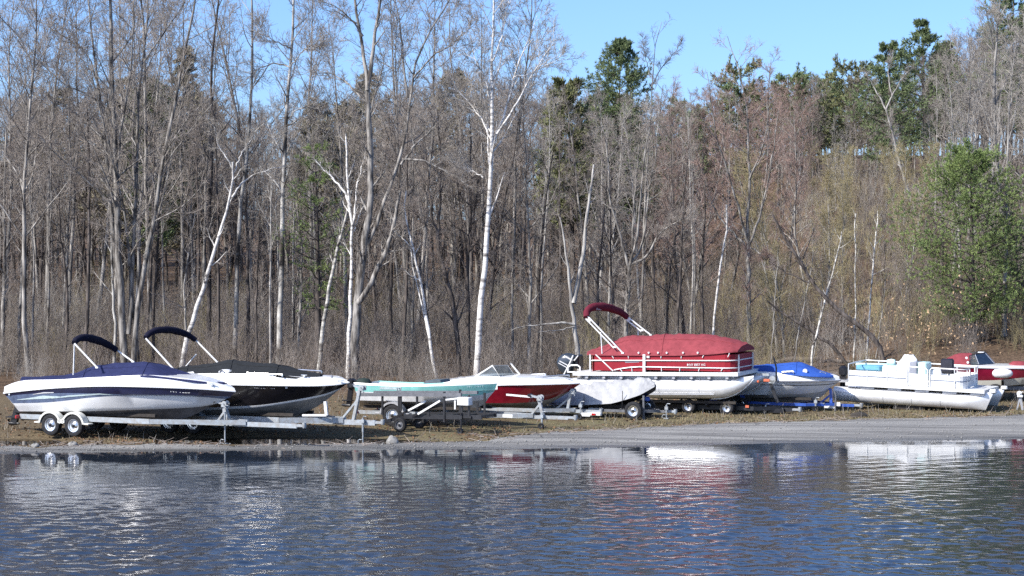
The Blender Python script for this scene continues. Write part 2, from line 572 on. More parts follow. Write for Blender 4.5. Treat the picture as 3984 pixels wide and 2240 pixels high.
def gravel_mat():
    m, nt, b = new_mat('grey_gravel_pavement')
    n, L = nt.nodes, nt.links.new
    tc = n.new('ShaderNodeTexCoord')
    mp = n.new('ShaderNodeMapping')
    mp.inputs['Rotation'].default_value = (0, 0, R(-11))
    mp.inputs['Scale'].default_value = (0.12, 1.7, 1)
    streak = n.new('ShaderNodeTexNoise')
    streak.inputs['Scale'].default_value = 1.5
    streak.inputs['Detail'].default_value = 10
    fine = n.new('ShaderNodeTexNoise')
    fine.inputs['Scale'].default_value = 26
    fine.inputs['Detail'].default_value = 6
    fine.inputs['Roughness'].default_value = 0.8
    L(tc.outputs['Object'], mp.inputs['Vector'])
    L(mp.outputs[0], streak.inputs['Vector'])
    L(tc.outputs['Object'], fine.inputs['Vector'])
    cr = n.new('ShaderNodeValToRGB')
    e = cr.color_ramp.elements
    e[0].position, e[0].color = 0.36, (0.17, 0.168, 0.162, 1)
    e[1].position, e[1].color = 0.66, (0.36, 0.355, 0.335, 1)
    q = e.new(0.5)
    q.color = (0.26, 0.255, 0.245, 1)
    L(streak.outputs['Fac'], cr.inputs['Fac'])
    cr2 = n.new('ShaderNodeValToRGB')
    cr2.color_ramp.elements[0].position = 0.3
    cr2.color_ramp.elements[0].color = (0.50, 0.49, 0.48, 1)
    cr2.color_ramp.elements[1].position = 0.7
    cr2.color_ramp.elements[1].color = (1.15, 1.14, 1.12, 1)
    L(fine.outputs['Fac'], cr2.inputs['Fac'])
    mx = n.new('ShaderNodeMixRGB')
    mx.blend_type = 'MULTIPLY'
    mx.inputs['Fac'].default_value = 1
    L(cr.outputs[0], mx.inputs[1])
    L(cr2.outputs[0], mx.inputs[2])
    # wet, darker and smoother next to the waterline (height above the water)
    sep = n.new('ShaderNodeSeparateXYZ')
    L(tc.outputs['Object'], sep.inputs[0])
    wr = n.new('ShaderNodeMapRange')
    wr.inputs['From Min'].default_value = 0.02
    wr.inputs['From Max'].default_value = 0.07
    wr.inputs['To Min'].default_value = 0.55
    wr.inputs['To Max'].default_value = 1.0
    L(sep.outputs['Z'], wr.inputs['Value'])
    mw = n.new('ShaderNodeMixRGB')
    mw.blend_type = 'MULTIPLY'
    mw.inputs['Fac'].default_value = 1
    L(mx.outputs[0], mw.inputs[1])
    L(wr.outputs[0], mw.inputs[2])
    L(mw.outputs[0], b.inputs['Base Color'])
    rr = n.new('ShaderNodeMapRange')
    rr.inputs['From Min'].default_value = 0.02
    rr.inputs['From Max'].default_value = 0.07
    rr.inputs['To Min'].default_value = 0.35
    rr.inputs['To Max'].default_value = 0.9
    L(sep.outputs['Z'], rr.inputs['Value'])
    L(rr.outputs[0], b.inputs['Roughness'])
    b.inputs['Specular IOR Level'].default_value = 0.3
    bp = n.new('ShaderNodeBump')
    bp.inputs['Strength'].default_value = 0.6
    bp.inputs['Distance'].default_value = 0.03
    L(fine.outputs['Fac'], bp.inputs['Height'])
    L(bp.outputs[0], b.inputs['Normal'])
    return m


def water_mat(name, calm=False):
    m, nt, b = new_mat(name)
    n, L = nt.nodes, nt.links.new
    b.inputs['Base Color'].default_value = (0.017, 0.024, 0.036, 1) if not calm else (0.02, 0.017, 0.012, 1)
    b.inputs['Roughness'].default_value = 0.03
    b.inputs['IOR'].default_value = 1.42
    b.inputs['Specular IOR Level'].default_value = 0.5
    tc = n.new('ShaderNodeTexCoord')

    def noise(sc, stretch, det, rot=0.0):
        mp = n.new('ShaderNodeMapping')
        mp.inputs['Scale'].default_value = stretch
        mp.inputs['Rotation'].default_value = (0, 0, rot)
        no = n.new('ShaderNodeTexNoise')
        no.inputs['Scale'].default_value = sc
        no.inputs['Detail'].default_value = det
        no.inputs['Roughness'].default_value = 0.55
        L(tc.outputs['Object'], mp.inputs['Vector'])
        L(mp.outputs[0], no.inputs['Vector'])
        return no

    fine = noise(5.0, (0.7, 1.25, 1), 4, R(12))
    big = noise(1.35, (0.6, 1.3, 1), 3, R(-8))
    ad = n.new('ShaderNodeMath')
    ad.operation = 'MULTIPLY_ADD'
    ad.inputs[1].default_value = 2.2
    L(big.outputs['Fac'], ad.inputs[0])
    L(fine.outputs['Fac'], ad.inputs[2])
    sep = n.new('ShaderNodeSeparateXYZ')
    L(tc.outputs['Object'], sep.inputs[0])
    # the wind reaches the open water, the shore lies in the lee
    mr = n.new('ShaderNodeMapRange')
    mr.interpolation_type = 'SMOOTHSTEP'
    mr.inputs['From Min'].default_value = 61.0
    mr.inputs['From Max'].default_value = 49.0
    mr.inputs['To Min'].default_value = 0.02 if not calm else 0.004
    mr.inputs['To Max'].default_value = 0.10 if not calm else 0.02
    L(sep.outputs['Y'], mr.inputs['Value'])
    bp = n.new('ShaderNodeBump')
    bp.inputs['Distance'].default_value = 0.04
    L(mr.outputs[0], bp.inputs['Strength'])
    L(ad.outputs[0], bp.inputs['Height'])
    L(bp.outputs[0], b.inputs['Normal'])
    return m


WAVE_SLOPE = 0.025
GROUND_M, GRAVEL_M = ground_mat(), gravel_mat()
xs = np.concatenate([np.linspace(-600, -60, 10), np.linspace(-48, -22, 14), np.linspace(-21, 22, 216), np.linspace(24, 50, 14), np.linspace(60, 600, 10)])
ys = np.concatenate([np.linspace(-300, 20, 6), np.linspace(40, 57, 10), np.linspace(57.5, 80, 150), np.linspace(81, 130, 50), np.linspace(135, 220, 18), np.linspace(260, 1500, 10)])
tag(sheet('ground', xs, ys, ground_z, GROUND_M), 'grassy leaf-strewn shore and wooded ground under the boats and trees', None, kind='structure')
gx = np.linspace(-26, 28, 300)
gt = np.linspace(0, 1, 26)
GX = np.repeat(gx[None, :], 26, 0)
edge_n = 0.16 * np.sin(gx * 2.9 + 0.7) * np.sin(gx * 0.41) + 0.26 * np.sin(gx * 1.7) * np.sin(gx * 0.63 + 1) + 0.12 * np.sin(gx * 4.3 + 2) + 0.06 * np.sin(gx * 11)
Ylo, Yhi = lerp_tab(_SH, gx) - 1.2, lerp_tab(_GE, gx) + edge_n
GY = Ylo[None, :] + (Yhi - Ylo)[None, :] * gt[:, None]
GZ = ground_z(GX, GY) + 0.006
a = (np.arange(25)[:, None] * 300 + np.arange(299)[None, :]).ravel()
ramp_o = link('gravel_ramp', mesh_np('gravel_ramp', np.stack([GX, GY, GZ], -1).reshape(-1, 3), np.stack([a, a + 1, a + 301, a + 300], 1), GRAVEL_M))
tag(ramp_o, 'grey gravel launch ramp along the waterline', None, kind='structure')
WATER_M, PUDDLE_M = water_mat('lake_water'), water_mat('puddle_water', True)
wx = np.concatenate([[-600, -200, -80, -40, -26], np.arange(-20, 20.01, 0.11), [26, 40, 80, 200, 600]])
wy = np.concatenate([[-300, -60, 0, 20, 30], np.arange(34.5, 61.5, 0.075), [63, 66.4]])
WX, WY = np.meshgrid(wx, wy)
WZ = np.zeros_like(WX)
r_ = np.random.default_rng(21)
gust = 0.78 + 0.50 * np.clip(wob(WX * 0.30 + 7, WY * 0.75) * 2.0, -1, 1) + 0.2 * wob(WX * 1.1, WY * 2.2 + 4)
lee = np.clip((lerp_tab(_SH, WX) - 0.9 - WY) / 20.0, 0, 1)
lee = lee * lee * (3 - 2 * lee)
fadeo = np.clip((21.5 - np.abs(WX)) / 2.5, 0, 1) * np.clip((WY - 33) / 2.5, 0, 1)
for i in range(56):
    lam = 0.19 * (1.15 / 0.19) ** (r_.uniform() ** 1.7)
    an = math.pi / 2 + r_.normal(0, 0.85)
    k_ = 2 * math.pi / lam
    ph = r_.uniform(0, 6.28)
    warp = 0.35 * wob(WX * 0.8 + i, WY * 0.8 - 2 * i)
    slope = WAVE_SLOPE * (1.0 if lam < 0.9 else 0.55)
    WZ += slope / k_ * np.sin(k_ * (WX * math.cos(an) + WY * math.sin(an) + warp) + ph)
WZ *= gust * (0.06 + 0.94 * lee) * fadeo
wi = (np.arange(len(wy) - 1)[:, None] * len(wx) + np.arange(len(wx) - 1)[None, :]).ravel()
wo_ = link('water', mesh_np('water', np.stack([WX, WY, WZ], -1).reshape(-1, 3), np.stack([wi, wi + 1, wi + len(wx) + 1, wi + len(wx)], 1), WATER_M))
tag(wo_, 'rippled blue lake water', None, kind='structure')
pud = sheet('puddle', np.arange(-18.2, -0.2, 0.06), np.arange(60.0, 64.2, 0.05), lambda X, Y: X * 0 + 0.062, PUDDLE_M, lambda X, Y: (ground_z(X, Y) < 0.075) & (Y > np.interp(X, gx, Yhi) - 0.05))
tag(pud, 'dark standing water in the hollows beside the ramp', None, kind='structure')

# ------------------------------------------------------------------ rig: one local frame per boat / trailer, x = towards the bow, y = away from the lake
def crop(x0, y0, s):
    return lambda x, y: (x0 + x / s, y0 + y / s)


C1, C2, C3, C4 = crop(0, 1200, 2.576), crop(700, 1220, 2.784), crop(1300, 1300, 3.22), crop(1850, 1350, 3.68)
C5, C6, C7, C8 = crop(2100, 1150, 2.576), crop(2800, 1300, 3.62), crop(3200, 1300, 3.286), crop(3680, 1330, 4.671)
C9 = crop(2900, 1380, 5.173)


class Frame:
    def __init__(self, pix, z, yl, yaw, xl=0.0, Y=None):
        """pix: a pixel whose true place is known: on height z (or at world depth Y), local (xl, yl)"""
        w = gp(pix[0], pix[1], z) if Y is None else at(pix[0], pix[1], Y)
        self.yaw = yaw
        self.ex = Vector((math.cos(yaw), math.sin(yaw), 0))
        self.ey = Vector((-math.sin(yaw), math.cos(yaw), 0))
        o = w - self.ex * xl - self.ey * yl
        self.O = Vector((o.x, o.y, gz(o.x, o.y)))

    def p(self, pix, yl):
        """local point seen at this pixel on the local plane y = yl"""
        d = ray(*pix)
        c = Vector((0, 0, CAM_H))
        t = ((self.O - c).dot(self.ey) + yl) / d.dot(self.ey)
        w = c + d * t - self.O
        return Vector((w.dot(self.ex), yl, w.z))

    def world(self, l):
        return self.O + self.ex * l[0] + self.ey * l[1] + Vector((0, 0, l[2]))

    def gl(self, xl, yl):
        """local height of the ground there"""
        w = self.world((xl, yl, 0))
        return gz(w.x, w.y) - self.O.z

    def root(self, name, label, cat, group=None):
        return empty(name, self.O, self.yaw, label, cat, group)


def resample(pts, n):
    P = np.array([tuple(p) for p in pts], float)
    d = np.concatenate([[0], np.cumsum(np.linalg.norm(np.diff(P, axis=0), axis=1))])
    t = np.linspace(0, d[-1], n)
    return [Vector((np.interp(q, d, P[:, 0]), np.interp(q, d, P[:, 1]), np.interp(q, d, P[:, 2]))) for q in t]


def smooth_pts(pts, it=2):
    for _ in range(it):
        pts = [pts[0]] + [(pts[i - 1] + pts[i] * 2 + pts[i + 1]) / 4 for i in range(1, len(pts) - 1)] + [pts[-1]]
    return pts


def breadth(s, B, s0, p, end=0.0):
    q = max(0.0, (s - s0) / (1 - s0))
    return B * ((1 - q ** p) * (1 - end) + end)


def hull_line(fr, pix, B, s0=0.35, p=2.2, n=29, end=0.0):
    """Trace a fore-and-aft line of a hull (pixels, stern to bow) onto its own half breadth."""
    k = len(pix)
    xs_ = [q[0] for q in pix]
    sv = [(x - xs_[0]) / (xs_[-1] - xs_[0]) for x in xs_]
    pts = []
    for q, s in zip(pix, sv):
        pts.append(fr.p(q, -breadth(s, B, s0, p, end)))
    pts = smooth_pts(resample(pts, n), 2)
    x0, x1 = pts[0].x, pts[-1].x
    for q in pts:
        q.y = -breadth(min(1, max(0, (q.x - x0) / (x1 - x0))), B, s0, p, end)
    return pts


def mir(pts):
    return [Vector((q.x, -q.y, q.z)) for q in pts]


def hull(root, lines, mi_rows, mats, name='hull'):
    """lines from gunwale down to keel, near side; mirrored, with a transom."""
    mb = MB()
    mb.grid(lines, mi_rows=mi_rows)
    far = [mir(l) for l in lines]
    mb.grid([l for l in reversed(far)], mi_rows=list(reversed(mi_rows)))
    ring = [l[0] for l in lines] + [l[0] for l in reversed(far)]
    mb.add(ring, [tuple(range(len(ring) - 1, -1, -1))], mi_rows[-2] if len(mi_rows) > 1 else mi_rows[-1])
    return mb.build(name, mats, root, 40)


def deck(root, rub, sheer, mats='gel_white', crown=0.06, inset=0.22, name='deck'):
    """moulded deck: side from rub rail to sheer, then a crowned top"""
    mb = MB()
    top = []
    for f in (1 - inset, 0.45, 0.0):
        top.append([Vector((q.x - (0.0 if abs(q.y) > 1e-3 else 0.0), q.y * f, q.z + crown * (1 - f * f))) for q in sheer])
    near = [rub, sheer] + top
    farr = [mir(l) for l in reversed(near[:-1])]
    mb.grid(near + farr)
    ring = [l[0] for l in near] + [l[0] for l in farr]
    mb.add(ring, [tuple(range(len(ring) - 1, -1, -1))])
    return mb.build(name, mats, root, 40)


def rub_rail(root, rub, r=0.03, m='alu', name='rub_rail'):
    pts = [q + Vector((0, -0.012, 0)) for q in rub] + [q + Vector((0, 0.012, 0)) for q in reversed(mir(rub))][1:]
    return MB().tube(pts, r, 6).build(name, m, root)


def cover(root, edge, ridge, m, name='cover', bows=0, sag=0.05, seams=(), lseams=(), bulge=0.55, wrinkle=0.02, n=29, label=None, skirt=0.06, seed=1):
    """canvas: near edge line, ridge line on the centre plane, mirrored far edge, rounded section, sag folds"""
    e, r = smooth_pts(resample(edge, n), 1), smooth_pts(resample(ridge, n), 1)
    rg = random.Random(seed)
    ph = [rg.uniform(0, 6.28) for _ in range(8)]
    rows = []
    K = 9
    for k in range(-1, 2 * K):
        row = []
        for i in range(n):
            if k == -1:
                row.append(e[i] + Vector((0, -0.015, -skirt)))
                continue
            u = k / (2 * K - 2) if k < 2 * K - 1 else 1.0
            far = Vector((e[i].x, -e[i].y, e[i].z + 0.0))
            if k == 2 * K - 1:
                row.append(far + Vector((0, 0.015, -skirt)))
                continue
            c = abs(2 * u - 1)
            base = e[i].z
            z = base + (r[i].z - base) * (1 - c ** (1 / bulge if bulge < 1 else bulge))
            x = e[i].x + (r[i].x - e[i].x) * (1 - c)
            y = e[i].y * (1 - 2 * u)
            w = wrinkle * math.sin(i * 1.1 + 7 * u + ph[0]) * math.sin(11 * u + i * 0.37 + ph[1]) + 0.5 * wrinkle * math.sin(i * 2.3 + ph[2] + 17 * u)
            if bows:
                w -= sag * abs(math.sin(math.pi * bows * i / (n - 1))) * (1 - c ** 4) * (0.5 + 0.5 * min(1.0, (r[i].z - e[i].z) / 0.3))
            w *= (1 - c ** 6)
            row.append(Vector((x, y, z + w)))
        rows.append(row)
    mb = MB().grid(rows)
    for j in (0, n - 1):
        ring = [rw[j] for rw in rows]
        mb.add(ring, [tuple(range(len(ring)))])
    co = mb.build(name, m, root, 60, label)
    up = Vector((0, 0, 0.006))
    for q in seams:
        j = int(q * (n - 1))
        MB().tube([rw[j] + up for rw in rows[1:-1]], 0.013, 5).build('seam', m, co, 60)
    for k in lseams:
        MB().tube([v + up for v in rows[k][2:-2]], 0.013, 5).build('seam', m, co, 60)
    return co


def text(parent, s, a, b, h, m, name='registration_number', out=0.012, ital=0.0, normal=None):
    """flat vinyl lettering from local point a to b, h high"""
    cu = bpy.data.curves.new(name, 'FONT')
    cu.body = s
    cu.size = 1.0
    cu.shear = ital
    cu.resolution_u = 2
    cu.extrude = 0.0
    cu.offset = 0.012
    cu.materials.append(M[m])
    tmp = bpy.data.objects.new(name, cu)
    COL.objects.link(tmp)
    bpy.context.view_layer.update()
    dg = bpy.context.evaluated_depsgraph_get()
    me = bpy.data.meshes.new_from_object(tmp.evaluated_get(dg))
    bpy.data.objects.remove(tmp)
    me.name = name
    co = np.array([v.co[:] for v in me.vertices])
    mn, mx = co.min(0), co.max(0)
    a, b = Vector(a), Vector(b)
    ex = (b - a)
    up = Vector((0, 0, 1))
    nrm = normal or ex.cross(up).normalized()
    upv = nrm.cross(ex.normalized())
    if upv.z < 0:
        upv = -upv
    for v in me.vertices:
        u = (v.co.x - mn[0]) / (mx[0] - mn[0])
        w = (v.co.y - mn[1]) / (mx[1] - mn[1])
        v.co = a + ex * u + upv * (h * w) + nrm * out
    if not me.materials:
        me.materials.append(M[m])
    return link(name, me, parent)


# ------------------------------------------------------------------ trailer parts
def wheel(root, x, y, r, w=0.20, rim='chrome', z=None, hub=True, face=-1):
    """wheel > tyre, rim. y is the middle of the tyre, face = side on which the disc shows"""
    z = r if z is None else z
    rr = r * 0.60
    prof = [(rr, -w * 0.36), (rr * 1.03, -w * 0.46), (r * 0.80, -w * 0.52), (r * 0.95, -w * 0.44), (r * 0.992, -w * 0.30), (r * 0.98, -w * 0.17), (r, -w * 0.14),
            (r, w * 0.14), (r * 0.98, w * 0.17), (r * 0.992, w * 0.30), (r * 0.95, w * 0.44), (r * 0.80, w * 0.52), (rr * 1.03, w * 0.46), (rr, w * 0.36)]
    mb = MB().lathe(prof, (0, 0, 0), 'y', 28)
    wo = mb.build('wheel', 'rubber', root, 45)
    wo.name = 'wheel'
    wo.location = (x, y, z)
    rb = MB()
    f = face
    rp = [(rr * 1.02, f * w * 0.36), (rr * 0.99, f * w * 0.44), (rr * 0.90, f * w * 0.42), (rr * 0.86, f * w * 0.20), (rr * 0.62, f * w * 0.16), (rr * 0.40, f * w * 0.30), (rr * 0.30, f * w * 0.36), (0.001, f * w * 0.36)]
    rb.lathe(rp, (0, 0, 0), 'y', 24)
    rb.lathe([(rr * 1.0, -w * 0.3), (rr * 0.99, w * 0.3)], (0, 0, 0), 'y', 24)
    rb.build('rim', rim, wo, 40)
    hb = MB().lathe([(rr * 0.25, f * w * 0.34), (rr * 0.24, f * w * 0.52), (rr * 0.16, f * w * 0.58), (0.001, f * w * 0.58)], (0, 0, 0), 'y', 12)
    hb.build('hub', 'steel_black', wo, 40)
    return wo


def fender(root, xs_, y, r, zc, w=0.26, m='bone', gap=0.07):
    """rounded wheel guards, one arch per wheel, joined between tandem wheels"""
    mb = MB()
    for x in xs_:
        R1, R2 = r + gap, r + gap + 0.012
        N = 14
        rows = [[], [], [], []]
        for k in range(N + 1):
            an = R(8) + (math.pi - R(16)) * k / N
            cx, cz = x + math.cos(an) * R2, zc + math.sin(an) * R2
            ix, iz = x + math.cos(an) * R1, zc + math.sin(an) * R1
            rows[0].append((x + math.cos(an) * (R1 - 0.05), y - w / 2, zc + math.sin(an) * (R1 - 0.05)))
            rows[1].append((cx, y - w / 2, cz))
            rows[2].append((cx, y + w / 2, cz))
            rows[3].append((ix, y + w / 2, iz))
        mb.grid(rows)
    for x in (min(xs_) - r - gap - 0.06, max(xs_) + r + gap + 0.06):
        mb.box((x, y, zc + 0.06), (0.22, w, 0.05), bev=0.012)
    if len(xs_) > 1:
        mb.box((sum(xs_) / len(xs_), y, zc + 0.12), (xs_[1] - xs_[0] - 2 * r * 0.9, w, 0.10))
    return mb.build('fender', m, root, 40)


def jack(root, x, y, ztop, zfoot, m='galv', wheel_foot=False, r=0.032):
    mb = MB().tube([(x, y, ztop), (x, y, zfoot + (ztop - zfoot) * 0.45)], r, 8).tube([(x, y, zfoot + (ztop - zfoot) * 0.5), (x, y, zfoot + 0.05)], r * 0.72, 8)
    mb.tube([(x, y, ztop), (x + 0.03, y - 0.02, ztop + 0.05), (x + 0.14, y - 0.04, ztop + 0.05)], 0.012, 6)
    mb.box((x, y, ztop - 0.10), (0.11, 0.09, 0.10))
    if not wheel_foot:
        mb.box((x, y, zfoot + 0.02), (0.16, 0.14, 0.03))
        mb.tube([(x - 0.09, y - 0.06, zfoot + 0.03), (x - 0.14, y - 0.06, zfoot + 0.09), (x - 0.09, y - 0.06, zfoot + 0.15), (x - 0.02, y - 0.05, zfoot + 0.14)], 0.012, 6)
    j = mb.build('jack', m, root, 40)
    if wheel_foot:
        w = MB().lathe([(0.03, -0.035), (0.085, -0.04), (0.10, -0.02), (0.10, 0.02), (0.085, 0.04), (0.03, 0.035)], (x - 0.03, y, zfoot + 0.10), 'y', 16)
        w.build('jack_wheel', 'plastic_black', j, 40)
    return j


def winch_post(root, x, zbase, ztop, m='galv', lean=0.18, roller='plastic_black', drum=True):
    mb = MB()
    mb.bar((x + lean, 0, zbase), (x, 0, ztop), 0.10, 0.09)
    mb.bar((x + lean - 0.42, 0, zbase), (x + lean * 0.35, 0, zbase + (ztop - zbase) * 0.62), 0.06, 0.06)
    mb.bar((x - 0.02, 0, ztop - 0.02), (x - 0.26, 0, ztop + 0.03), 0.09, 0.06)
    p = mb.build('winch_post', m, root, 40)
    rl = MB().lathe([(0.01, -0.10), (0.05, -0.10), (0.035, 0), (0.05, 0.10), (0.01, 0.10)], (x - 0.29, 0, ztop + 0.04), 'y', 12)
    rl.build('bow_roller', roller, p, 40)
    if drum:
        w = MB().lathe([(0.001, -0.10), (0.085, -0.10), (0.085, -0.08), (0.045, -0.075), (0.045, 0.075), (0.085, 0.08), (0.085, 0.10), (0.001, 0.10)], (x + 0.07, 0, ztop - 0.02), 'y', 16)
        w.box((x + 0.06, 0, ztop - 0.09), (0.16, 0.22, 0.05))
        w.tube([(x + 0.07, -0.10, ztop - 0.02), (x + 0.07, -0.15, ztop - 0.02), (x + 0.20, -0.16, ztop - 0.16), (x + 0.20, -0.25, ztop - 0.16)], 0.013, 6)
        w.build('winch', m, p, 40)
    return p


def trailer(fr, name, label, m, xs0, xe, xt, zf, w, wheels, wr, track, fend=None, fend_m='bone', rail=(0.07, 0.13), bunks=None, posts=(), jk=None, jk_wheel=False,
            winch=None, tail=True, group='boat trailers parked on the shore', rim='chrome', far_wheels=True, tongue_w=0.09, wz=0.0):
    root = fr.root(name, label, 'trailer', group)
    mb = MB()
    rw, rh = rail
    for s in (-1, 1):
        mb.bar((xs0, s * w, zf), (xe, s * w, zf), rw, rh)
        mb.bar((xe - 0.02, s * w, zf - 0.002), (xe + (xt - xe) * 0.62, s * 0.06, zf - 0.002), rw * 0.95, rh * 0.94)
    n_x = 4
    for k in range(n_x):
        x = xs0 + 0.15 + (xe - xs0 - 0.3) * k / (n_x - 1)
        mb.bar((x, -w + rw * 0.4, zf - rh * 0.25), (x, w - rw * 0.4, zf - rh * 0.25), 0.07, 0.07)
    mb.bar((xe - 0.4, 0, zf - rh * 0.45), (xt, 0, zf - rh * 0.3), tongue_w, rh * 0.9)
    mb.build('frame', m, root, 40)
    cp = MB().box((xt + 0.10, 0, zf - rh * 0.25), (0.26, 0.10, 0.09), bev=0.015).lathe([(0.001, 0.10), (0.06, 0.10), (0.065, 0.0), (0.05, -0.06), (0.001, -0.07)], (xt + 0.24, 0, zf - 0.04), 'z', 12)
    cp.build('coupler', 'galv', root, 40)
    for x in wheels:
        ax = MB().bar((x, -track, wr + wz), (x, track, wr + wz), 0.055, 0.055)
        ax.build('axle', 'steel_black', root)
        wheel(root, x, -track, wr, rim=rim, z=wr + wz)
        if far_wheels:
            wheel(root, x, track, wr, rim=rim, z=wr + wz, face=1)
    if fend:
        fender(root, wheels, -track, wr, wr + wz, m=fend_m)
        fender(root, wheels, track, wr, wr + wz, m=fend_m)
    if bunks:
        (bx0, bx1, bz, by) = bunks
        for s in (-1, 1):
            MB().bar((bx0, s * by, bz), (bx1, s * by, bz + 0.03), 0.10, 0.09).build('bunk', 'wood_dark', root)
    if posts:
        pm = MB()
        for (x, z0, z1, y) in posts:
            pm.bar((x, y, z0), (x, y, z1), 0.05, 0.05)
        pm.build('bunk_bracket', m, root)
    if winch:
        winch_post(root, winch[0], zf, winch[1], m, *(winch[2:]))
    if jk:
        jack(root, jk[0], jk[2] if len(jk) > 2 else -0.14, jk[1], fr.gl(jk[0], -0.14), 'galv', jk_wheel)
    if tail:
        for s in (-1, 1):
            MB().box((xs0 - 0.03, s * (w + 0.10), zf - 0.01), (0.06, 0.20, 0.10), bev=0.01).build('tail_light', 'lens_red', root, 40)
    return root


def bimini(root, fr, near, far, boot, m, r=0.055, pole_m='chrome', pole_r=0.02, dbl=0.0, props=()):
    """folded sun top: leg on each side and a rolled canvas boot across. near/far: (base_pix, top_pix, yl); boot: [(pix, yl)]"""
    fo = empty_part('bimini_top', root)
    for (b, t, yl) in (near, far):
        pb_, pt_ = fr.p(b, yl), fr.p(t, yl)
        mb = MB().tube([pb_, pb_ + (pt_ - pb_) * 0.5, pt_], pole_r, 8)
        d = (pt_ - pb_).normalized()
        perp = Vector((-d.z, 0, d.x))
        if dbl:
            mb.tube([pb_ + perp * dbl + d * 0.35, pt_ + perp * dbl], pole_r, 8)
            mb.box(pb_ + perp * dbl * 0.5 + d * 0.35, (0.10, 0.05, 0.06))
            mb.box(pt_ + perp * dbl * 0.5 - d * 0.12, (0.12, 0.05, 0.10))
        mb.box(pb_, (0.09, 0.05, 0.05))
        mb.build('pole', pole_m, fo, 40)
    for (b, t, yl) in props:
        MB().tube([fr.p(b, yl), fr.p(t, yl)], pole_r * 0.8, 6).build('prop', pole_m, fo, 40)
    pts = [fr.p(q, yl) for (q, yl) in boot]
    pts = smooth_pts(resample(pts, 15), 2)
    rs = [r * (0.72 + 0.28 * math.sin(math.pi * min(1, max(0, i / 14)))) * (1 + 0.05 * math.sin(i * 2.3)) for i in range(15)]
    MB().tube(pts, rs, 10).build('canvas_boot', m, fo, 60)
    return fo, pts


def empty_part(name, parent):
    o = bpy.data.objects.new(name, None)
    o.empty_display_size = 0.2
    COL.objects.link(o)
    o.parent = parent
    return o


def sterndrive(root, x, z, m='plastic_black'):
    mb = MB()
    mb.box((x - 0.12, 0, z + 0.12), (0.26, 0.30, 0.34), bev=0.05)
    mb.bar((x - 0.20, 0, z + 0.05), (x - 0.34, 0, z - 0.34), 0.11, 0.22)
    mb.box((x - 0.36, 0, z - 0.16), (0.42, 0.26, 0.03))
    mb.tube([(x - 0.14, 0, z - 0.36), (x - 0.30, 0, z - 0.36), (x - 0.52, 0, z - 0.36)], [0.03, 0.06, 0.05], 10)
    for k in range(3):
        an = k * 2.094
        mb.poly([(x - 0.50, 0.03 * math.cos(an), z - 0.36 + 0.03 * math.sin(an)), (x - 0.47, 0.15 * math.cos(an - 0.3), z - 0.36 + 0.15 * math.sin(an - 0.3)),
                 (x - 0.53, 0.17 * math.cos(an + 0.3), z - 0.36 + 0.17 * math.sin(an + 0.3))], 0.012)
    return mb.build('sterndrive', m, root, 40)


def cleat(root, p):
    MB().tube([p + Vector((-0.10, 0, 0.05)), p + Vector((0.10, 0, 0.05))], 0.014, 6).box(p + Vector((0, 0, 0.02)), (0.07, 0.03, 0.05)).build('cleat', 'chrome', root, 40)


def rail_tube(root, pts, r=0.016, name='grab_rail', m='chrome', feet=0.06):
    mb = MB().tube(pts, r, 8)
    if feet:
        for q in (pts[0], pts[-1]):
            mb.tube([q, Vector(q) - Vector((0, 0, feet))], r, 6)
    return mb.build(name, m, root, 40)

YAW = R(-25)
BOATS = 'boats stored on trailers along the shore'
# ------------------------------------------------------------------ 1: white and navy bowrider, far left
def px(c, *pts):
    return [c(*q) for q in pts]


F1 = Frame((292, 1703), 0.15, -1.14, R(-24))
b1 = F1.root('bowrider_boat', 'white and navy bowrider with navy canvas cover and folded sun top', 'boat', BOATS)
sheer1 = hull_line(F1, px(C1, (45, 782), (190, 716), (600, 712), (900, 688), (1220, 680), (1400, 660), (1560, 670), (1850, 700), (2200, 748), (2352, 800)), 1.08, 0.40, 2.3)
rub1 = hull_line(F1, px(C1, (38, 848), (200, 826), (500, 797), (900, 776), (1200, 776), (1600, 790), (2000, 806), (2300, 824), (2358, 830)), 1.22, 0.40, 2.2)
n1a = hull_line(F1, px(C1, (62, 878), (300, 852), (700, 846), (900, 850), (1300, 862), (1700, 868), (2100, 876), (2315, 884)), 1.20, 0.38, 2.1)
n1b = hull_line(F1, px(C1, (130, 950), (400, 946), (600, 932), (900, 892), (1200, 873), (1600, 873), (2000, 884), (2262, 908)), 1.16, 0.36, 2.0)
st1 = hull_line(F1, px(C1, (165, 985), (700, 987), (1300, 990), (1700, 984), (2060, 960), (2215, 930)), 1.10, 0.32, 1.9)
ch1 = hull_line(F1, px(C1, (190, 1030), (700, 1030), (1200, 1022), (1700, 1005), (2040, 985), (2165, 955)), 1.02, 0.30, 1.8)
ke1 = hull_line(F1, px(C1, (215, 1118), (900, 1122), (1600, 1130), (1880, 1105), (2020, 1030), (2110, 975)), 0.0, n=29)
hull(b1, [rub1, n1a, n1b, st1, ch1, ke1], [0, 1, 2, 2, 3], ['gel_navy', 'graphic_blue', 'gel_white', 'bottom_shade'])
deck(b1, rub1, sheer1, crown=0.0)
rub_rail(b1, rub1, 0.028, 'gel_white')
# swoosh graphics on the stern quarter
g = MB()


def on_side(fr, lines, pix):
    """point on the hull side (between two traced lines) seen at this pixel"""
    yl = -1.15
    for _ in range(4):
        q = fr.p(pix, yl)
        A = [np.interp(q.x, [p.x for p in l], [p.z for p in l]) for l in lines]
        B = [np.interp(q.x, [p.x for p in l], [p.y for p in l]) for l in lines]
        o = np.argsort(A)
        yl = float(np.interp(q.z, np.array(A)[o], np.array(B)[o]))
    q = fr.p(pix, yl)
    return q


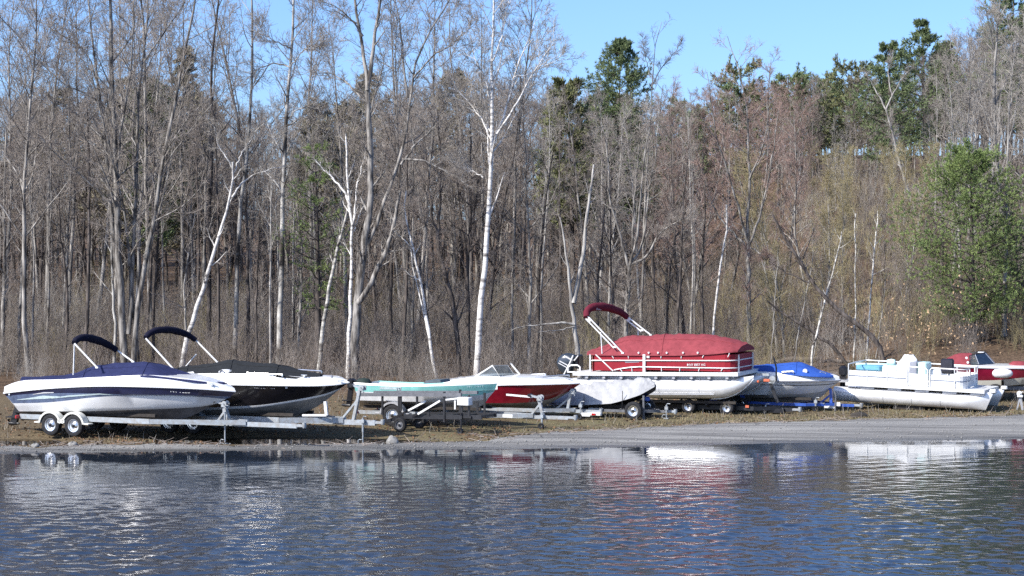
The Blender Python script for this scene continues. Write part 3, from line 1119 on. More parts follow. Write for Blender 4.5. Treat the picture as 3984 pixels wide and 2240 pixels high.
def decal(root, fr, lines, pix, m, name, out=0.012):
    pts = [on_side(fr, lines, q) + Vector((0, -out, 0)) for q in pix]
    k = len(pts) // 2
    mb = MB().grid([pts[:k], list(reversed(pts[k:]))])
    return mb.build(name, m, root, None)


S1 = [rub1, n1a, n1b, st1]
decal(b1, F1, S1, px(C1, (170, 912), (300, 895), (430, 872), (600, 880), (610, 892), (450, 905), (300, 910), (175, 916)), 'graphic_mint', 'side_graphic')
decal(b1, F1, S1, px(C1, (330, 858), (440, 838), (540, 838), (540, 846), (440, 850), (330, 862)), 'lettering', 'side_graphic')
decal(b1, F1, S1, px(C1, (520, 895), (700, 868), (1000, 850), (1130, 862), (1130, 868), (1000, 862), (700, 885), (520, 902)), 'graphic_mint', 'side_graphic')
text(b1, 'NY 7220', on_side(F1, S1, C1(1710, 838)), on_side(F1, S1, C1(1905, 850)), 0.085, 'lettering')
e1 = [F1.p(C1(*q), y) for q, y in (((205, 708), -1.04), ((600, 704), -1.05), ((760, 692), -1.0), ((960, 680), -1.0), ((1220, 676), -1.0), ((1480, 668), -0.93), ((1700, 690), -0.75), ((1950, 722), -0.55), ((2235, 752), -0.12))]
r1 = [F1.p(C1(*q), 0) for q in ((215, 690), (560, 675), (760, 645), (960, 560), (1180, 532), (1440, 522), (1540, 545), (1720, 640), (1950, 690), (2245, 745))]
cover(b1, e1, r1, 'canvas_navy', bulge=0.62, wrinkle=0.016, bows=3, sag=0.04, n=37, seams=(0.34, 0.66), lseams=(5, 13))
bimini(b1, F1, (C1(972, 590), C1(748, 352), -0.98), (C1(1335, 533), C1(1165, 412), 0.98),
       [(C1(745, 345), -0.98), (C1(752, 300), -0.85), (C1(860, 286), -0.45), (C1(1000, 322), 0.35), (C1(1120, 380), 0.85), (C1(1165, 415), 0.98)], 'canvas_ink', r=0.125, pole_r=0.028, pole_m='paint_white',
       props=[(C1(735, 665), C1(746, 350), -0.95)])
sterndrive(b1, ke1[0].x + 0.05, ke1[0].z + 0.25)
cleat(b1, on_side(F1, [rub1, sheer1], C1(2125, 770)) + Vector((0, -0.02, 0)))
MB().lathe([(0.001, -0.03), (0.03, -0.03), (0.03, 0.02)], on_side(F1, S1, C1(97, 860)), 'y', 10).build('bilge_outlet', 'chrome', b1)

X1 = lambda q, y=-0.95: F1.p(C1(*q), y).x
zf1 = F1.p(C1(1200, 1120), -0.95).z
w1b = X1((520, 1200), -1.14)
trailer(F1, 'boat_trailer', 'tandem galvanised trailer with two bone wheel guards under the navy bowrider', 'galv', X1((205, 1100)), X1((1500, 1120)), F1.p(C2(1270, 1160), 0).x, zf1, 0.95,
        [w1b, 0.0], 0.335, 1.14, fend=True, rail=(0.07, 0.15), bunks=(X1((260, 1100)), X1((1500, 1100)), zf1 + 0.12, 0.62), jk=(F1.p(C1(2255, 1350), -0.14).x, zf1 + 0.45),
        winch=(F1.p(C1(2240, 950), 0).x, F1.p(C1(2240, 945), 0).z, 0.22))

# ------------------------------------------------------------------ 2: black and white bowrider
F2 = Frame((755, 1690), 0.17, -1.12, R(-24))
b2 = F2.root('bowrider_boat', 'black and white bowrider with charcoal cover and raised black sun top', 'boat', BOATS)
sheer2 = hull_line(F2, px(C2, (-450, 640), (-100, 655), (130, 650), (420, 645), (700, 652), (1100, 668), (1400, 700), (1620, 672), (1800, 715)), 1.08, 0.42, 2.4)
rub2 = hull_line(F2, px(C2, (-460, 745), (100, 762), (600, 770), (1000, 778), (1400, 785), (1720, 772), (1832, 745)), 1.22, 0.42, 2.4)
bl2 = hull_line(F2, px(C2, (-430, 985), (250, 1018), (520, 1008), (850, 995), (1100, 958), (1400, 905), (1620, 862), (1752, 800)), 1.10, 0.36, 2.0)
ws2 = hull_line(F2, px(C2, (-420, 1015), (250, 1045), (520, 1035), (850, 1015), (1100, 978), (1400, 925), (1600, 885), (1722, 826)), 1.08, 0.36, 2.0)
ch2 = hull_line(F2, px(C2, (-400, 1060), (250, 1088), (600, 1080), (900, 1058), (1200, 1010), (1450, 950), (1690, 850)), 0.98, 0.30, 1.8)
ke2 = hull_line(F2, px(C2, (-400, 1120), (300, 1128), (900, 1128), (1200, 1112), (1420, 1050), (1580, 950), (1680, 860)), 0.0)
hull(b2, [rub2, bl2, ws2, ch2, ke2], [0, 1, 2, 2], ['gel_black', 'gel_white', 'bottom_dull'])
deck(b2, rub2, sheer2, crown=0.0)
rub_rail(b2, rub2, 0.026, 'gel_white')
S2 = [rub2, bl2]
text(b2, 'NY 3221 HK', on_side(F2, S2, C2(812, 808)), on_side(F2, S2, C2(1030, 812)), 0.085, 'lettering')
decal(b2, F2, S2, px(C2, (1142, 788), (1168, 788), (1168, 812), (1142, 812)), 'lettering', 'registration_sticker')
e2 = [F2.p(C2(*q), y) for q, y in (((-440, 625), -1.0), ((-100, 640), -1.0), ((150, 642), -1.0), ((400, 636), -1.0), ((720, 652), -0.98), ((1100, 668), -0.86), ((1300, 690), -0.66), ((1420, 702), -0.5), ((1512, 690), -0.28))]
r2 = [F2.p(C2(*q), 0) for q in ((-440, 600), (-100, 590), (150, 555), (420, 512), (560, 494), (800, 512), (1060, 545), (1250, 602), (1430, 628), (1520, 650))]
cover(b2, e2, r2, 'canvas_black', bulge=0.8, wrinkle=0.014, seed=2, bows=4, sag=0.035, n=37, seams=(0.3, 0.55, 0.8), lseams=(6, 12))
bimini(b2, F2, (C1(1790, 665), C1(1462, 300), -0.98), (C1(2190, 550), C1(1958, 312), 0.98),
       [(C1(1460, 292), -0.98), (C1(1480, 245), -0.85), (C1(1580, 212), -0.5), (C1(1720, 212), 0.1), (C1(1880, 256), 0.8), (C1(1960, 315), 0.98)], 'canvas_ink', r=0.115, pole_r=0.028, pole_m='paint_white',
       props=[(C1(1842, 602), C1(1968, 458), 0.6)])
# low oval hatch and grab rails on the deck
hp = F2.p(C2(505, 632), -0.80)
MB().lathe([(0.001, 0.09), (0.14, 0.08), (0.24, 0.03), (0.27, -0.10)], (0, 0, 0), 'z', 20).build('deck_hatch', 'gel_white', b2, 60).location = hp
MB().lathe([(0.001, 0.012), (0.08, 0.01), (0.09, -0.02)], (0, 0, 0), 'y', 16).build('hatch_lens', 'vinyl_grey', b2, 60).location = hp + Vector((0, -0.255, -0.01))
rail_tube(b2, [F2.p(C2(725, 640), -0.99), F2.p(C2(900, 650), -0.96), F2.p(C2(1110, 660), -0.90)], 0.022)
rail_tube(b2, [F2.p(C2(1225, 602), 0.80), F2.p(C2(1380, 612), 0.66), F2.p(C2(1535, 622), 0.50)], 0.022)
rail_tube(b2, [F2.p(C2(30, 652), -1.0), F2.p(C2(70, 640), -1.0), F2.p(C2(150, 636), -1.0)], 0.022)
bp_ = F2.p(C2(1600, 680), -0.22)
MB().box(bp_, (0.34, 0.05, 0.10), bev=0.02).build('bow_light_panel', 'vinyl_grey', b2, 40)
cleat(b2, F2.p(C2(1745, 742), -0.16) + Vector((0, -0.02, 0)))
cleat(b2, F2.p(C2(1345, 682), -0.62))

zf2 = F2.p(C2(1450, 1155), -0.5).z
xr2 = lambda q, y=-0.5: F2.p(C2(*q), y).x
trailer(F2, 'boat_trailer', 'long galvanised tandem trailer under the black bowrider, reaching to the teal boat', 'galv', -2.6, xr2((1150, 1150)), F2.p(C3(520, 1060), 0).x, zf2, 0.90,
        [-0.88, 0.0], 0.33, 1.12, fend=True, fend_m='galv', rail=(0.07, 0.17), bunks=(-2.4, xr2((1250, 1100)), zf2 + 0.12, 0.6), jk=(F2.p(C3(360, 1300), -0.14).x, zf2 + 0.1),
        winch=(F2.p(C3(330, 660), 0).x, F2.p(C3(330, 655), 0).z, -0.24), tongue_w=0.12)
# white bow guide of that trailer
gm = MB()
q0, q1, q2 = F2.p(C2(1330, 1100), -0.45), F2.p(C2(1590, 1100), -0.45), F2.p(C2(1575, 950), -0.45)
gm.bar(q0, q1, 0.07, 0.06).bar(q1, q2, 0.07, 0.09)
gm.build('bow_guide', 'paint_white', [o for o in COL.objects if o.name == 'boat_trailer.001'][0], 40)

# ------------------------------------------------------------------ 3: teal fishing boat
F3 = Frame((1530, 1659), 0.19, -0.98, R(-22))
b3 = F3.root('fishing_boat', 'teal and bare aluminium fishing boat with a white gunwale', 'boat', BOATS)
gu3 = hull_line(F3, px(C3, (246, 606), (600, 626), (1100, 636), (1600, 630), (2046, 612)), 0.92, 0.45, 2.2)
gl3 = hull_line(F3, px(C3, (248, 626), (600, 646), (1100, 654), (1600, 642), (2042, 622)), 0.94, 0.45, 2.2)
te3 = hull_line(F3, px(C3, (268, 712), (600, 732), (1100, 742), (1650, 776), (1850, 764), (2006, 716)), 0.90, 0.42, 2.0)
al3 = hull_line(F3, px(C3, (320, 828), (700, 838), (1100, 848), (1600, 852), (1870, 830), (1935, 795)), 0.82, 0.36, 1.8)
ke3 = hull_line(F3, px(C3, (320, 905), (900, 935), (1600, 950), (1790, 935), (1860, 890), (1905, 845)), 0.0)
hull(b3, [gl3, te3, al3, ke3], [0, 1, 2], ['teal', 'alu', 'alu_dull'])
S3 = [gl3, te3]
mb = MB().grid([gl3, gu3, [q + Vector((0, 0.10 if abs(q.y) > 0.1 else 0, 0.0)) for q in gu3], [q + Vector((0, 0.10 if abs(q.y) > 0.1 else 0, -0.10)) for q in gu3]])
mb.grid([[q + Vector((0, 0, -0.10)) for q in mir(l)] for l in ([q + Vector((0, 0.10 if abs(q.y) > 0.1 else 0, -0.10)) for q in gu3], [q + Vector((0, 0.10 if abs(q.y) > 0.1 else 0, 0)) for q in gu3], gu3, gl3)])
mb.build('gunwale', 'gel_white', b3, 40)
inner = [Vector((q.x, q.y * 0.93, q.z - 0.22)) for q in gu3]
MB().grid([inner, mir(inner)]).build('floor_deck', 'alu_dull', b3, None)
text(b3, '14', on_side(F3, S3, C3(790, 696)) + Vector((0, -0.005, 0)), on_side(F3, S3, C3(834, 699)) + Vector((0, -0.005, 0)), 0.11, 'lettering_dark', 'length_number', out=0.014)
decal(b3, F3, S3, px(C3, (780, 658), (842, 660), (842, 704), (780, 702)), 'graphic_mint', 'number_plate', out=0.008)
decal(b3, F3, S3, px(C3, (572, 656), (672, 660), (778, 662), (778, 694), (672, 692), (572, 690)), 'graphic_mint', 'name_plate', out=0.008)
text(b3, 'NY 4471', on_side(F3, S3, C3(1665, 666)), on_side(F3, S3, C3(1865, 660)), 0.07, 'graphic_mint')
for (xa, za, xb, zb, y0_, wd, m_) in ((250, 606, 425, 560, -0.4, 0.8, 'dark_green'),):
    a_, c_ = F3.p(C3(xa, za), y0_), F3.p(C3(xb, zb), y0_)
    MB().lathe([(0.001, 0.20), (0.18, 0.17), (0.26, 0.07), (0.27, -0.12)], (0, 0, 0), 'z', 18).build('covered_seat', m_, b3, 60).location = ((a_.x + c_.x) / 2, y0_ + 0.2, c_.z - 0.18)
ta = [F3.p(C3(*q), -0.45) for q in ((1175, 612), (1215, 570), (1385, 562), (1400, 600))]
MB().poly([ta[0], ta[1], ta[2], ta[3]], 0.75).build('console_cover', 'tarp_slate', b3, None)
ob = MB()
oq = F3.p(C3(240, 640), 0.0)
ob.box(oq + Vector((-0.05, 0, 0.05)), (0.26, 0.30, 0.36), bev=0.06).bar(oq + Vector((-0.08, 0, -0.1)), oq + Vector((-0.16, 0, -0.62)), 0.10, 0.16).box(oq + Vector((-0.2, 0, -0.5)), (0.36, 0.2, 0.03))
ob.lathe([(0.001, -0.3), (0.05, -0.2), (0.05, 0.06), (0.001, 0.1)], oq + Vector((-0.16, 0, -0.66)), 'x', 10)
ob.build('outboard_motor', 'plastic_black', b3, 40)

zf3 = F3.p(C4(600, 985), -0.3).z
x3 = lambda c, q, y=-0.7: F3.p(c(*q), y).x
t3 = trailer(F3, 'boat_trailer', 'galvanised trailer under the teal fishing boat with a pale fender and hand winch', 'galv', x3(C3, (310, 930)), x3(C3, (1700, 980)), F3.p(C4(1330, 1000), 0).x, zf3, 0.72,
             [0.0], 0.36, 0.98, fend=True, fend_m='alu_dull', rail=(0.06, 0.12), bunks=(x3(C3, (330, 925)), x3(C3, (1800, 980)), zf3 + 0.16, 0.45), jk=(F3.p(C4(950, 1150), -0.14).x, zf3 + 0.1), jk_wheel=True,
             winch=(F3.p(C4(900, 720), 0).x, F3.p(C4(900, 710), 0).z, 0.16))
MB().bar(F3.p(C4(820, 715), 0), F3.p(C4(440, 680), 0), 0.012, 0.06).build('winch_strap', 'paint_white', t3, 40)
MB().box(F3.p(C4(460, 985), -0.5), (0.34, 0.02, 0.10)).build('marker_plate', 'paint_white', t3, 40)

# ------------------------------------------------------------------ black bunk trailer standing empty in front of the teal boat
FK = Frame((1700, 1620), 0, -0.5, R(-26), 0.0, Y=63.3)
K = lambda q, y=0.0: FK.p(C3(*q), y)
tk = FK.root('bunk_trailer', 'empty black bunk trailer with slanting white braces in front of the teal boat', 'trailer', 'boat trailers parked on the shore')
mb = MB()
for s, dz in ((-1, 0), (1, 0)):
    a_, c_ = K((880, 1030), -0.5), K((1850, 1040), -0.5)
    mb.bar((a_.x, s * 0.5, a_.z), (c_.x, s * 0.5, c_.z), 0.06, 0.14)
c_ = K((600, 1100), -0.1)
for s in (-1, 1):
    mb.bar((K((900, 1030), -0.5).x, s * 0.48, K((900, 1030), -0.5).z), (c_.x, 0.04 * s, c_.z), 0.06, 0.10)
for xq in (960, 1180, 1380, 1600, 1830):
    a_ = K((xq, 1035), -0.5)
    mb.bar((a_.x, -0.48, a_.z), (a_.x, 0.48, a_.z), 0.05, 0.07)
mb.build('frame', 'steel_black', tk, 40)
for s in (-1, 1):
    a_, c_ = K((285, 756), -0.55), K((1595, 758), -0.55)
    MB().bar((a_.x, s * 0.55, a_.z), (c_.x, s * 0.55, c_.z), 0.10, 0.10).build('upper_rail', 'steel_grey', tk, 40)
for xq, z0, z1 in ((605, 760, 1010), (835, 760, 960), (1380, 720, 1100), (1187, 950, 1020), (1600, 880, 1050), (1690, 760, 1040)):
    for s in (-1, 1):
        a_, c_ = K((xq, z0), -0.53), K((xq, z1), -0.53)
        MB().bar((a_.x, s * 0.53, a_.z), (c_.x, s * 0.53, c_.z), 0.07 if xq == 1380 else 0.05, 0.06).build('upright', 'steel_black', tk, 40)
for (p_, q_, yy) in (((930, 955), (1145, 840), -0.35), ((1050, 1000), (1330, 832), -0.6)):
    MB().bar(K(p_, yy), K(q_, yy), 0.05, 0.06).build('brace', 'paint_white', tk, 40)
    MB().bar(K((p_[0] - 250, p_[1] + 130), yy * 0.4), K(p_, yy), 0.05, 0.06).build('brace', 'steel_black', tk, 40)
MB().bar(K((1400, 820), -0.6), K((1570, 800), -0.6), 0.05, 0.05).build('brace', 'paint_white', tk, 40)
MB().box(K((1637, 840), -0.6), (0.40, 0.28, 0.26), bev=0.02).build('winch_box', 'paint_white', tk, 40)
MB().bar(K((1515, 830), -0.6), K((1515, 940), -0.6), 0.03, 0.05).build('reflector', 'paint_white', tk, 40)
jx = K((1590, 1290), -0.57).x
jack(tk, jx, -0.57, K((1590, 1000), -0.57).z, FK.gl(jx, -0.57), 'steel_black', True)
MB().box(c_ + Vector((-0.05, 0, 0)), (0.30, 0.10, 0.09), bev=0.015).build('coupler', 'steel_black', tk, 40)
wq = K((850, 1105), -0.5)
for s in (-1, 1):
    wheel(tk, wq.x, s * 0.62, 0.22, w=0.16, rim='steel_grey', z=FK.gl(wq.x, s * 0.62) + 0.22, face=s)

# ------------------------------------------------------------------ 4: red and white runabout
F4 = Frame(C4(1518, 513), 0, 0, R(-22), Y=68.0)
b4 = F4.root('runabout_boat', 'red and white runabout with an open white framed windscreen', 'boat', BOATS)
dk4 = hull_line(F4, px(C4, (-690, 520), (-300, 470), (0, 428), (310, 432), (700, 446), (1000, 458), (1250, 466), (1505, 500)), 0.98, 0.42, 2.2)
rb4 = hull_line(F4, px(C4, (-690, 590), (-300, 575), (0, 555), (310, 545), (700, 540), (1150, 532), (1400, 524), (1518, 514)), 1.10, 0.42, 2.2)
rd4 = hull_line(F4, px(C4, (-660, 790), (0, 800), (200, 800), (480, 804), (800, 792), (1050, 752), (1250, 672), (1400, 596)), 0.95, 0.36, 1.9)
ke4 = hull_line(F4, px(C4, (-660, 880), (0, 910), (500, 925), (820, 905), (1000, 850), (1180, 740), (1360, 630)), 0.0)
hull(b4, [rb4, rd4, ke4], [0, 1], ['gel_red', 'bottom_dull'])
deck(b4, rb4, dk4)
rub_rail(b4, rb4, 0.022, 'alu')
P4 = lambda q, y: F4.p(C4(*q), y)
ws = empty_part('windscreen', b4)
sa, sb, sc = P4((0, 425), -0.92), P4((245, 268), -0.80), P4((355, 432), -0.80)
def framed(name, pts, r=0.028, gm='glass', fm='paint_white'):
    MB().tube(pts + [pts[0]], r, 6).build(name, fm, ws, 40)
    c0 = sum(pts, Vector()) / len(pts)
    MB().poly([c0 + (q - c0) * 0.97 for q in pts], 0.008).build('glass_pane', gm, ws, None)
framed('side_frame', [sa, sb, sc], 0.035)
f1, f2 = P4((430, 266), -0.22), P4((425, 436), -0.30)
f2 = Vector((sc.x + 0.32, -0.22, sc.z))
f1 = Vector((sb.x + 0.30, -0.22, sb.z))
framed('front_frame', [sc, sb, f1, f2], 0.009, 'glass', 'alu_dull')
g0, g1 = P4((510, 240), 0.25), P4((645, 402), 0.25)
g2, g3 = Vector((g0.x - 0.26, 0.80, g0.z)), Vector((g1.x - 0.34, 0.82, g1.z))
framed('front_frame', [g1, g0, g2, g3], 0.009, 'glass', 'alu_dull')
MB().tube([g0, g1], 0.026, 6).build('side_frame', 'paint_white', ws, 40)
rail_tube(b4, [P4((420, 438), 0.60), P4((700, 402), 0.60), P4((1000, 382), 0.45)], 0.026, 'bow_rail')
rail_tube(b4, [P4((850, 446), -0.62), P4((1050, 420), -0.50), P4((1220, 402), -0.28), P4((1340, 398), 0.0)], 0.024, 'bow_rail')
cleat(b4, P4((1330, 478), -0.2))
for xq in (200, 520):
    MB().box(P4((xq, 480), 0.35) + Vector((-0.9, 0, -0.1)), (0.5, 0.5, 0.4), bev=0.06).build('seat', 'vinyl_white', b4, 40)
zf4 = F4.p(C4(1500, 900), 0).z
t4 = trailer(F4, 'boat_trailer', 'grey trailer with a tall winch post under the bow of the red runabout', 'galv', F4.p(C4(-500, 900), -0.6).x, F4.p(C4(900, 900), -0.5).x, F4.p(C4(1700, 955), 0).x, zf4, 0.72, [F4.p(C4(-420, 900), -0.9).x + 0.6], 0.32, 0.95,
             rail=(0.06, 0.12), bunks=(F4.p(C4(-500, 900), -0.6).x, F4.p(C4(700, 900), -0.5).x, zf4 + 0.15, 0.45), jk=(F4.p(C4(1505, 1110), -0.14).x, zf4 + 0.25), jk_wheel=True,
             winch=(F4.p(C4(1370, 630), 0).x, F4.p(C4(1370, 618), 0).z, -0.12), fend=True, fend_m='alu_dull')
MB().box(F4.p(C4(1720, 960), -0.1), (0.40, 0.16, 0.11), bev=0.02).build('coupler_cover', 'paint_white', t4, 40)
MB().box(F4.p(C4(1690, 962), -0.19), (0.14, 0.02, 0.06)).build('reflector', 'lens_red', t4, 40)
MB().box(F4.p(C4(1580, 965), -0.15), (0.30, 0.03, 0.12)).build('marker_plate', 'paint_white', t4, 40)

# ------------------------------------------------------------------ 5: small craft under a silver tarp
F5 = Frame((2465, 1632), 0.20, -0.78, R(-20))
b5 = F5.root('covered_boat', 'small boat hidden under a loose silver tarp beside the red pontoon boat', 'boat', BOATS)
e5 = [F5.p(C5(*q), y) for q, y in (((85, 1088), -0.55), ((320, 1088), -0.68), ((500, 1085), -0.7), ((720, 1072), -0.66), ((860, 1035), -0.55), ((1010, 985), -0.40), ((1150, 905), -0.14))]
r5 = [F5.p(C5(*q), 0) for q in ((95, 1070), (250, 990), (380, 885), (560, 868), (760, 850), (900, 838), (1040, 822), (1110, 832), (1158, 868))]
cover(b5, e5, r5, 'canvas_silver', 'tarp', bulge=0.62, wrinkle=0.045, n=45, skirt=0.03, seed=5)
hl = [Vector((q.x, q.y * 0.9, q.z + 0.05)) for q in resample(e5, 20)]
hk = [Vector((q.x, 0, q.z - 0.16)) for q in resample(e5, 20)]
hull(b5, [hl, hk], [0], ['gel_black'])
for i in (8, 16):
    q = resample(e5, 24)[i]
    MB().tube([q + Vector((0, -0.03, 0.30)), q + Vector((0.0, -0.05, 0.0)), q + Vector((-0.02, -0.02, -0.25))], 0.012, 6).build('tie_down_strap', 'steel_black', b5)
zf5 = F5.p(C5(640, 1145), -0.4).z
t5 = trailer(F5, 'boat_trailer', 'low dark trailer with one bright wheel under the silver tarp', 'steel_grey', F5.p(C5(290, 1145), -0.5).x, F5.p(C5(1000, 1150), -0.5).x, F5.p(C5(1290, 1120), 0).x, zf5, 0.55, [0.0], 0.30, 0.78, rail=(0.05, 0.09),
             bunks=(F5.p(C5(330, 1120), -0.4).x, F5.p(C5(980, 1110), -0.4).x, zf5 + 0.12, 0.35), jk=(F5.p(C5(1270, 1250), -0.14).x, zf5 + 0.2), winch=None)
MB().bar(F5.p(C5(1040, 1000), -0.6), F5.p(C5(1040, 1265), -0.6), 0.06, 0.06).box(F5.p(C5(1040, 1268), -0.6), (0.16, 0.12, 0.04)).build('side_jack', 'steel_grey', t5, 40)
MB().box(F5.p(C5(560, 1140), -0.6), (0.52, 0.03, 0.10)).build('marker_plate', 'galv', t5, 40)
MB().box(F5.p(C5(1078, 1035), 0.0), (0.16, 0.16, 0.16), bev=0.03).build('bow_block', 'steel_blue', t5, 40)

# ------------------------------------------------------------------ 6: red pontoon boat
F6 = Frame((2828, 1612), 0.2, -0.85, R(-23))
P6 = lambda q, y: F6.p(C5(*q), y)
b6 = F6.root('pontoon_boat', 'pontoon boat with red fence panels, faded red cover and folded red sun top', 'pontoon boat', BOATS)
W6 = 1.26
dl, dr = P6((330, 790), -W6), P6((1985, 787), -W6)
zt6 = (P6((1000, 766), -W6).z)
dzs = (P6((1000, 766), -W6).z - P6((1000, 803), -W6).z)
slope6 = (P6((1960, 768), -W6).z - P6((500, 766), -W6).z) / (dr.x - dl.x)
Z6 = lambda x: zt6 + slope6 * (x - P6((1000, 766), -W6).x)
mb = MB()
vs = []
xf6 = P6((2330, 735), W6).x
for (x, y) in ((dl.x, -W6), (dr.x, -W6), (dr.x, W6), (dl.x, W6)):
    for dz in (0, -dzs):
        vs.append((x, y, Z6(x) + dz))
mb.add(vs, [(0, 2, 4, 6), (7, 5, 3, 1), (1, 3, 2, 0), (3, 5, 4, 2), (5, 7, 6, 4), (7, 1, 0, 6)])
mb.build('deck', 'paint_white', b6, None)
mb = MB()
for k in range(9):
    x = dl.x + 0.5 + (dr.x - dl.x - 0.9) * k / 8
    mb.box((x, 0, Z6(x) - dzs - 0.055), (0.10, 2 * W6 - 0.1, 0.10))
mb.bar((dl.x + 0.3, -0.98, Z6(dl.x) - dzs - 0.085), (dr.x - 0.2, -0.98, Z6(dr.x) - dzs - 0.085), 0.04, 0.13)
mb.build('cross_beams', 'alu_dull', b6, None)
ztop, zbot = P6((1200, 846), -1.0).z, P6((1200, 1046), -1.0).z
xn6 = P6((2150, 810), -0.85).x


def pontoon(root, y, x0, x1, zt, zb, nose=1.4, slope=0.0, m='alu_white', name='pontoon_tube', z_nose=0.0):
    N = 26
    rows = []
    for i in range(N + 1):
        u = i / N
        x = x0 + (x1 - x0) * (1 - (1 - u) ** 1.6)
        t = max(0.0, (x - (x1 - nose)) / nose)
        top = zt + slope * (x - x0) + z_nose * t * t
        bot = zb + slope * (x - x0) + (zt - zb + z_nose - 0.10) * (t ** 2.6)
        r = (top - bot) / 2
        c = (top + bot) / 2
        rows.append([(x, y + r * (1 - 0.55 * t ** 2) * math.cos(a), c + r * math.sin(a)) for a in [k * 2 * math.pi / 24 for k in range(25)]])
    mb = MB().grid(rows)
    mb.add(rows[0][:-1], [tuple(range(24))])
    mb.add(rows[-1][:-1], [tuple(range(23, -1, -1))])
    o = mb.build(name, m, root, 40)
    for u in (0.22, 0.5, 0.72):
        x = x0 + (x1 - x0) * u
        if x < x1 - nose:
            r = (zt - zb) / 2
            MB().lathe([(r - 0.004, -0.012), (r + 0.006, -0.008), (r + 0.006, 0.008), (r - 0.004, 0.012)], (x, y, (zt + zb) / 2 + slope * (x - x0)), 'x', 32).build('weld_seam', 'alu_dull', o, 40)
    k = MB()
    k.tube([(x1 - nose + nose * t, y - 0.0, zb + slope * (x1 - x0 - nose + nose * t) + (zt - zb + z_nose - 0.10) * (t ** 2.6) - 0.01) for t in [j / 10 for j in range(11)]], 0.022, 6)
    k.build('keel_strip', 'alu', o, 40)
    return o


for y in (-0.92, 0.92):
    pontoon(b6, y, dl.x - 0.1, xn6, ztop, zbot, 1.5, slope6, z_nose=0.10)
MB().bar(P6((980, 986), -1.262), P6((1745, 986), -1.262), 0.02, 0.05).build('spray_strake', 'alu_dull', b6, 40)
# fence: near side, rounded front corner, front, far side, back
fx0, fx1 = P6((530, 690), -1.2).x, P6((1955, 690), -1.2).x
ftop, fbot = P6((1000, 588), -1.2).z, P6((1000, 757), -1.2).z
YF = 1.19
path = [(fx0, YF), (fx0, -YF)] + [(fx1 - 0.35 + 0.35 * math.sin(a), -YF + 0.35 - 0.35 * math.cos(a)) for a in [R(q) for q in (0, 30, 60, 90)]] + \
       [(fx1 - 0.35 + 0.35 * math.cos(a), YF - 0.35 + 0.35 * math.sin(a)) for a in [R(q) for q in (0, 30, 60, 90)]] + [(fx0, YF)]
ZB = lambda x: Z6(x) + 0.02


def fence_panel(name, pts, zb, zt, m, th=0.02, root=b6):
    mb = MB()
    for (a, c) in zip(pts[:-1], pts[1:]):
        n_ = Vector((c[1] - a[1], a[0] - c[0], 0)).normalized() * th / 2
        vs = [Vector((a[0], a[1], zb)) + n_, Vector((c[0], c[1], zb)) + n_, Vector((c[0], c[1], zt)) + n_, Vector((a[0], a[1], zt)) + n_]
        vs += [q - 2 * n_ for q in vs]
        mb.add(vs, [(0, 1, 2, 3), (7, 6, 5, 4), (0, 4, 5, 1), (2, 6, 7, 3), (1, 5, 6, 2), (0, 3, 7, 4)])
    return mb.build(name, m, root, 30)


hF = ftop - fbot
xg = P6((1045, 680), -1.2).x
fence_panel('fence_panel', [(fx0, YF - 0.05), (fx0, -YF)], ZB(fx0), ZB(fx0) + hF, 'canvas_red_deep')
fence_panel('fence_panel', [(fx0 + 0.06, -YF), (xg - 0.04, -YF)], ZB(xg), ZB(xg) + hF, 'canvas_red_deep')
fence_panel('fence_panel', [(xg + 0.04, -YF)] + path[2:6], ZB(fx1), ZB(fx1) + hF, 'canvas_red_deep')
fence_panel('fence_panel', path[6:10], ZB(fx1), ZB(fx1) + hF, 'canvas_red_deep')
fence_panel('fence_panel', [(fx1 - 0.36, YF), (fx0 + 0.05, YF)], ZB(fx1), ZB(fx1) + hF, 'canvas_red_deep')
fence_panel('fence_gate', [(fx1 - 0.01, -0.80), (fx1 - 0.01, 0.80)], ZB(fx1), ZB(fx1) + hF, 'canvas_red_deep')
yo = -YF - 0.035
rz1, rz2 = P6((1000, 632), yo).z - Z6(0), P6((1200, 711), yo).z - Z6(0)
for (zz, low) in ((rz1, False), (rz2, True)):
    pts = []
    x_a = P6((520, 632), yo).x if not low else P6((745, 745), yo).x
    if low:
        pts = [P6((745, 745), yo), P6((800, 733), yo), P6((900, 719), yo), P6((1000, 713), yo)]
    else:
        pts = [Vector((x_a, yo, Z6(x_a) + zz))]
    pts += [Vector((q[0], yo if i == 0 else q[1] * 1.03, Z6(q[0]) + zz)) for i, q in enumerate(path[2:6])]
    pts += [Vector((q[0] + 0.02, q[1], Z6(q[0]) + zz)) for q in path[6:10]]
    pts += [Vector((fx0, YF + 0.035, Z6(fx0) + zz))]
    MB().tube(pts, 0.021, 8).build('fence_rail', 'paint_white', b6, 40)
for xq, rr_ in ((505, 0.022), (1047, 0.05)):
    q = P6((xq, 600), yo)
    MB().bar((q.x, yo, Z6(q.x)), (q.x, yo, Z6(q.x) + hF + 0.03), rr_ * 1.2, rr_ * 1.9).build('fence_post', 'paint_white', b6, 40)
for (x, y) in ((fx1 + 0.03, -0.84), (fx1 + 0.03, 0.84), (fx0 - 0.1, -1.15), (fx0 - 0.1, 0.2)):
    MB().bar((x, y, Z6(x)), (x, y, Z6(x) + hF), 0.045, 0.045).build('fence_post', 'paint_white', b6, 40)
MB().tube([P6((560, 590), yo - 0.03), P6((735, 755), yo - 0.03)], 0.022, 8).build('fence_brace', 'paint_white', b6, 40)
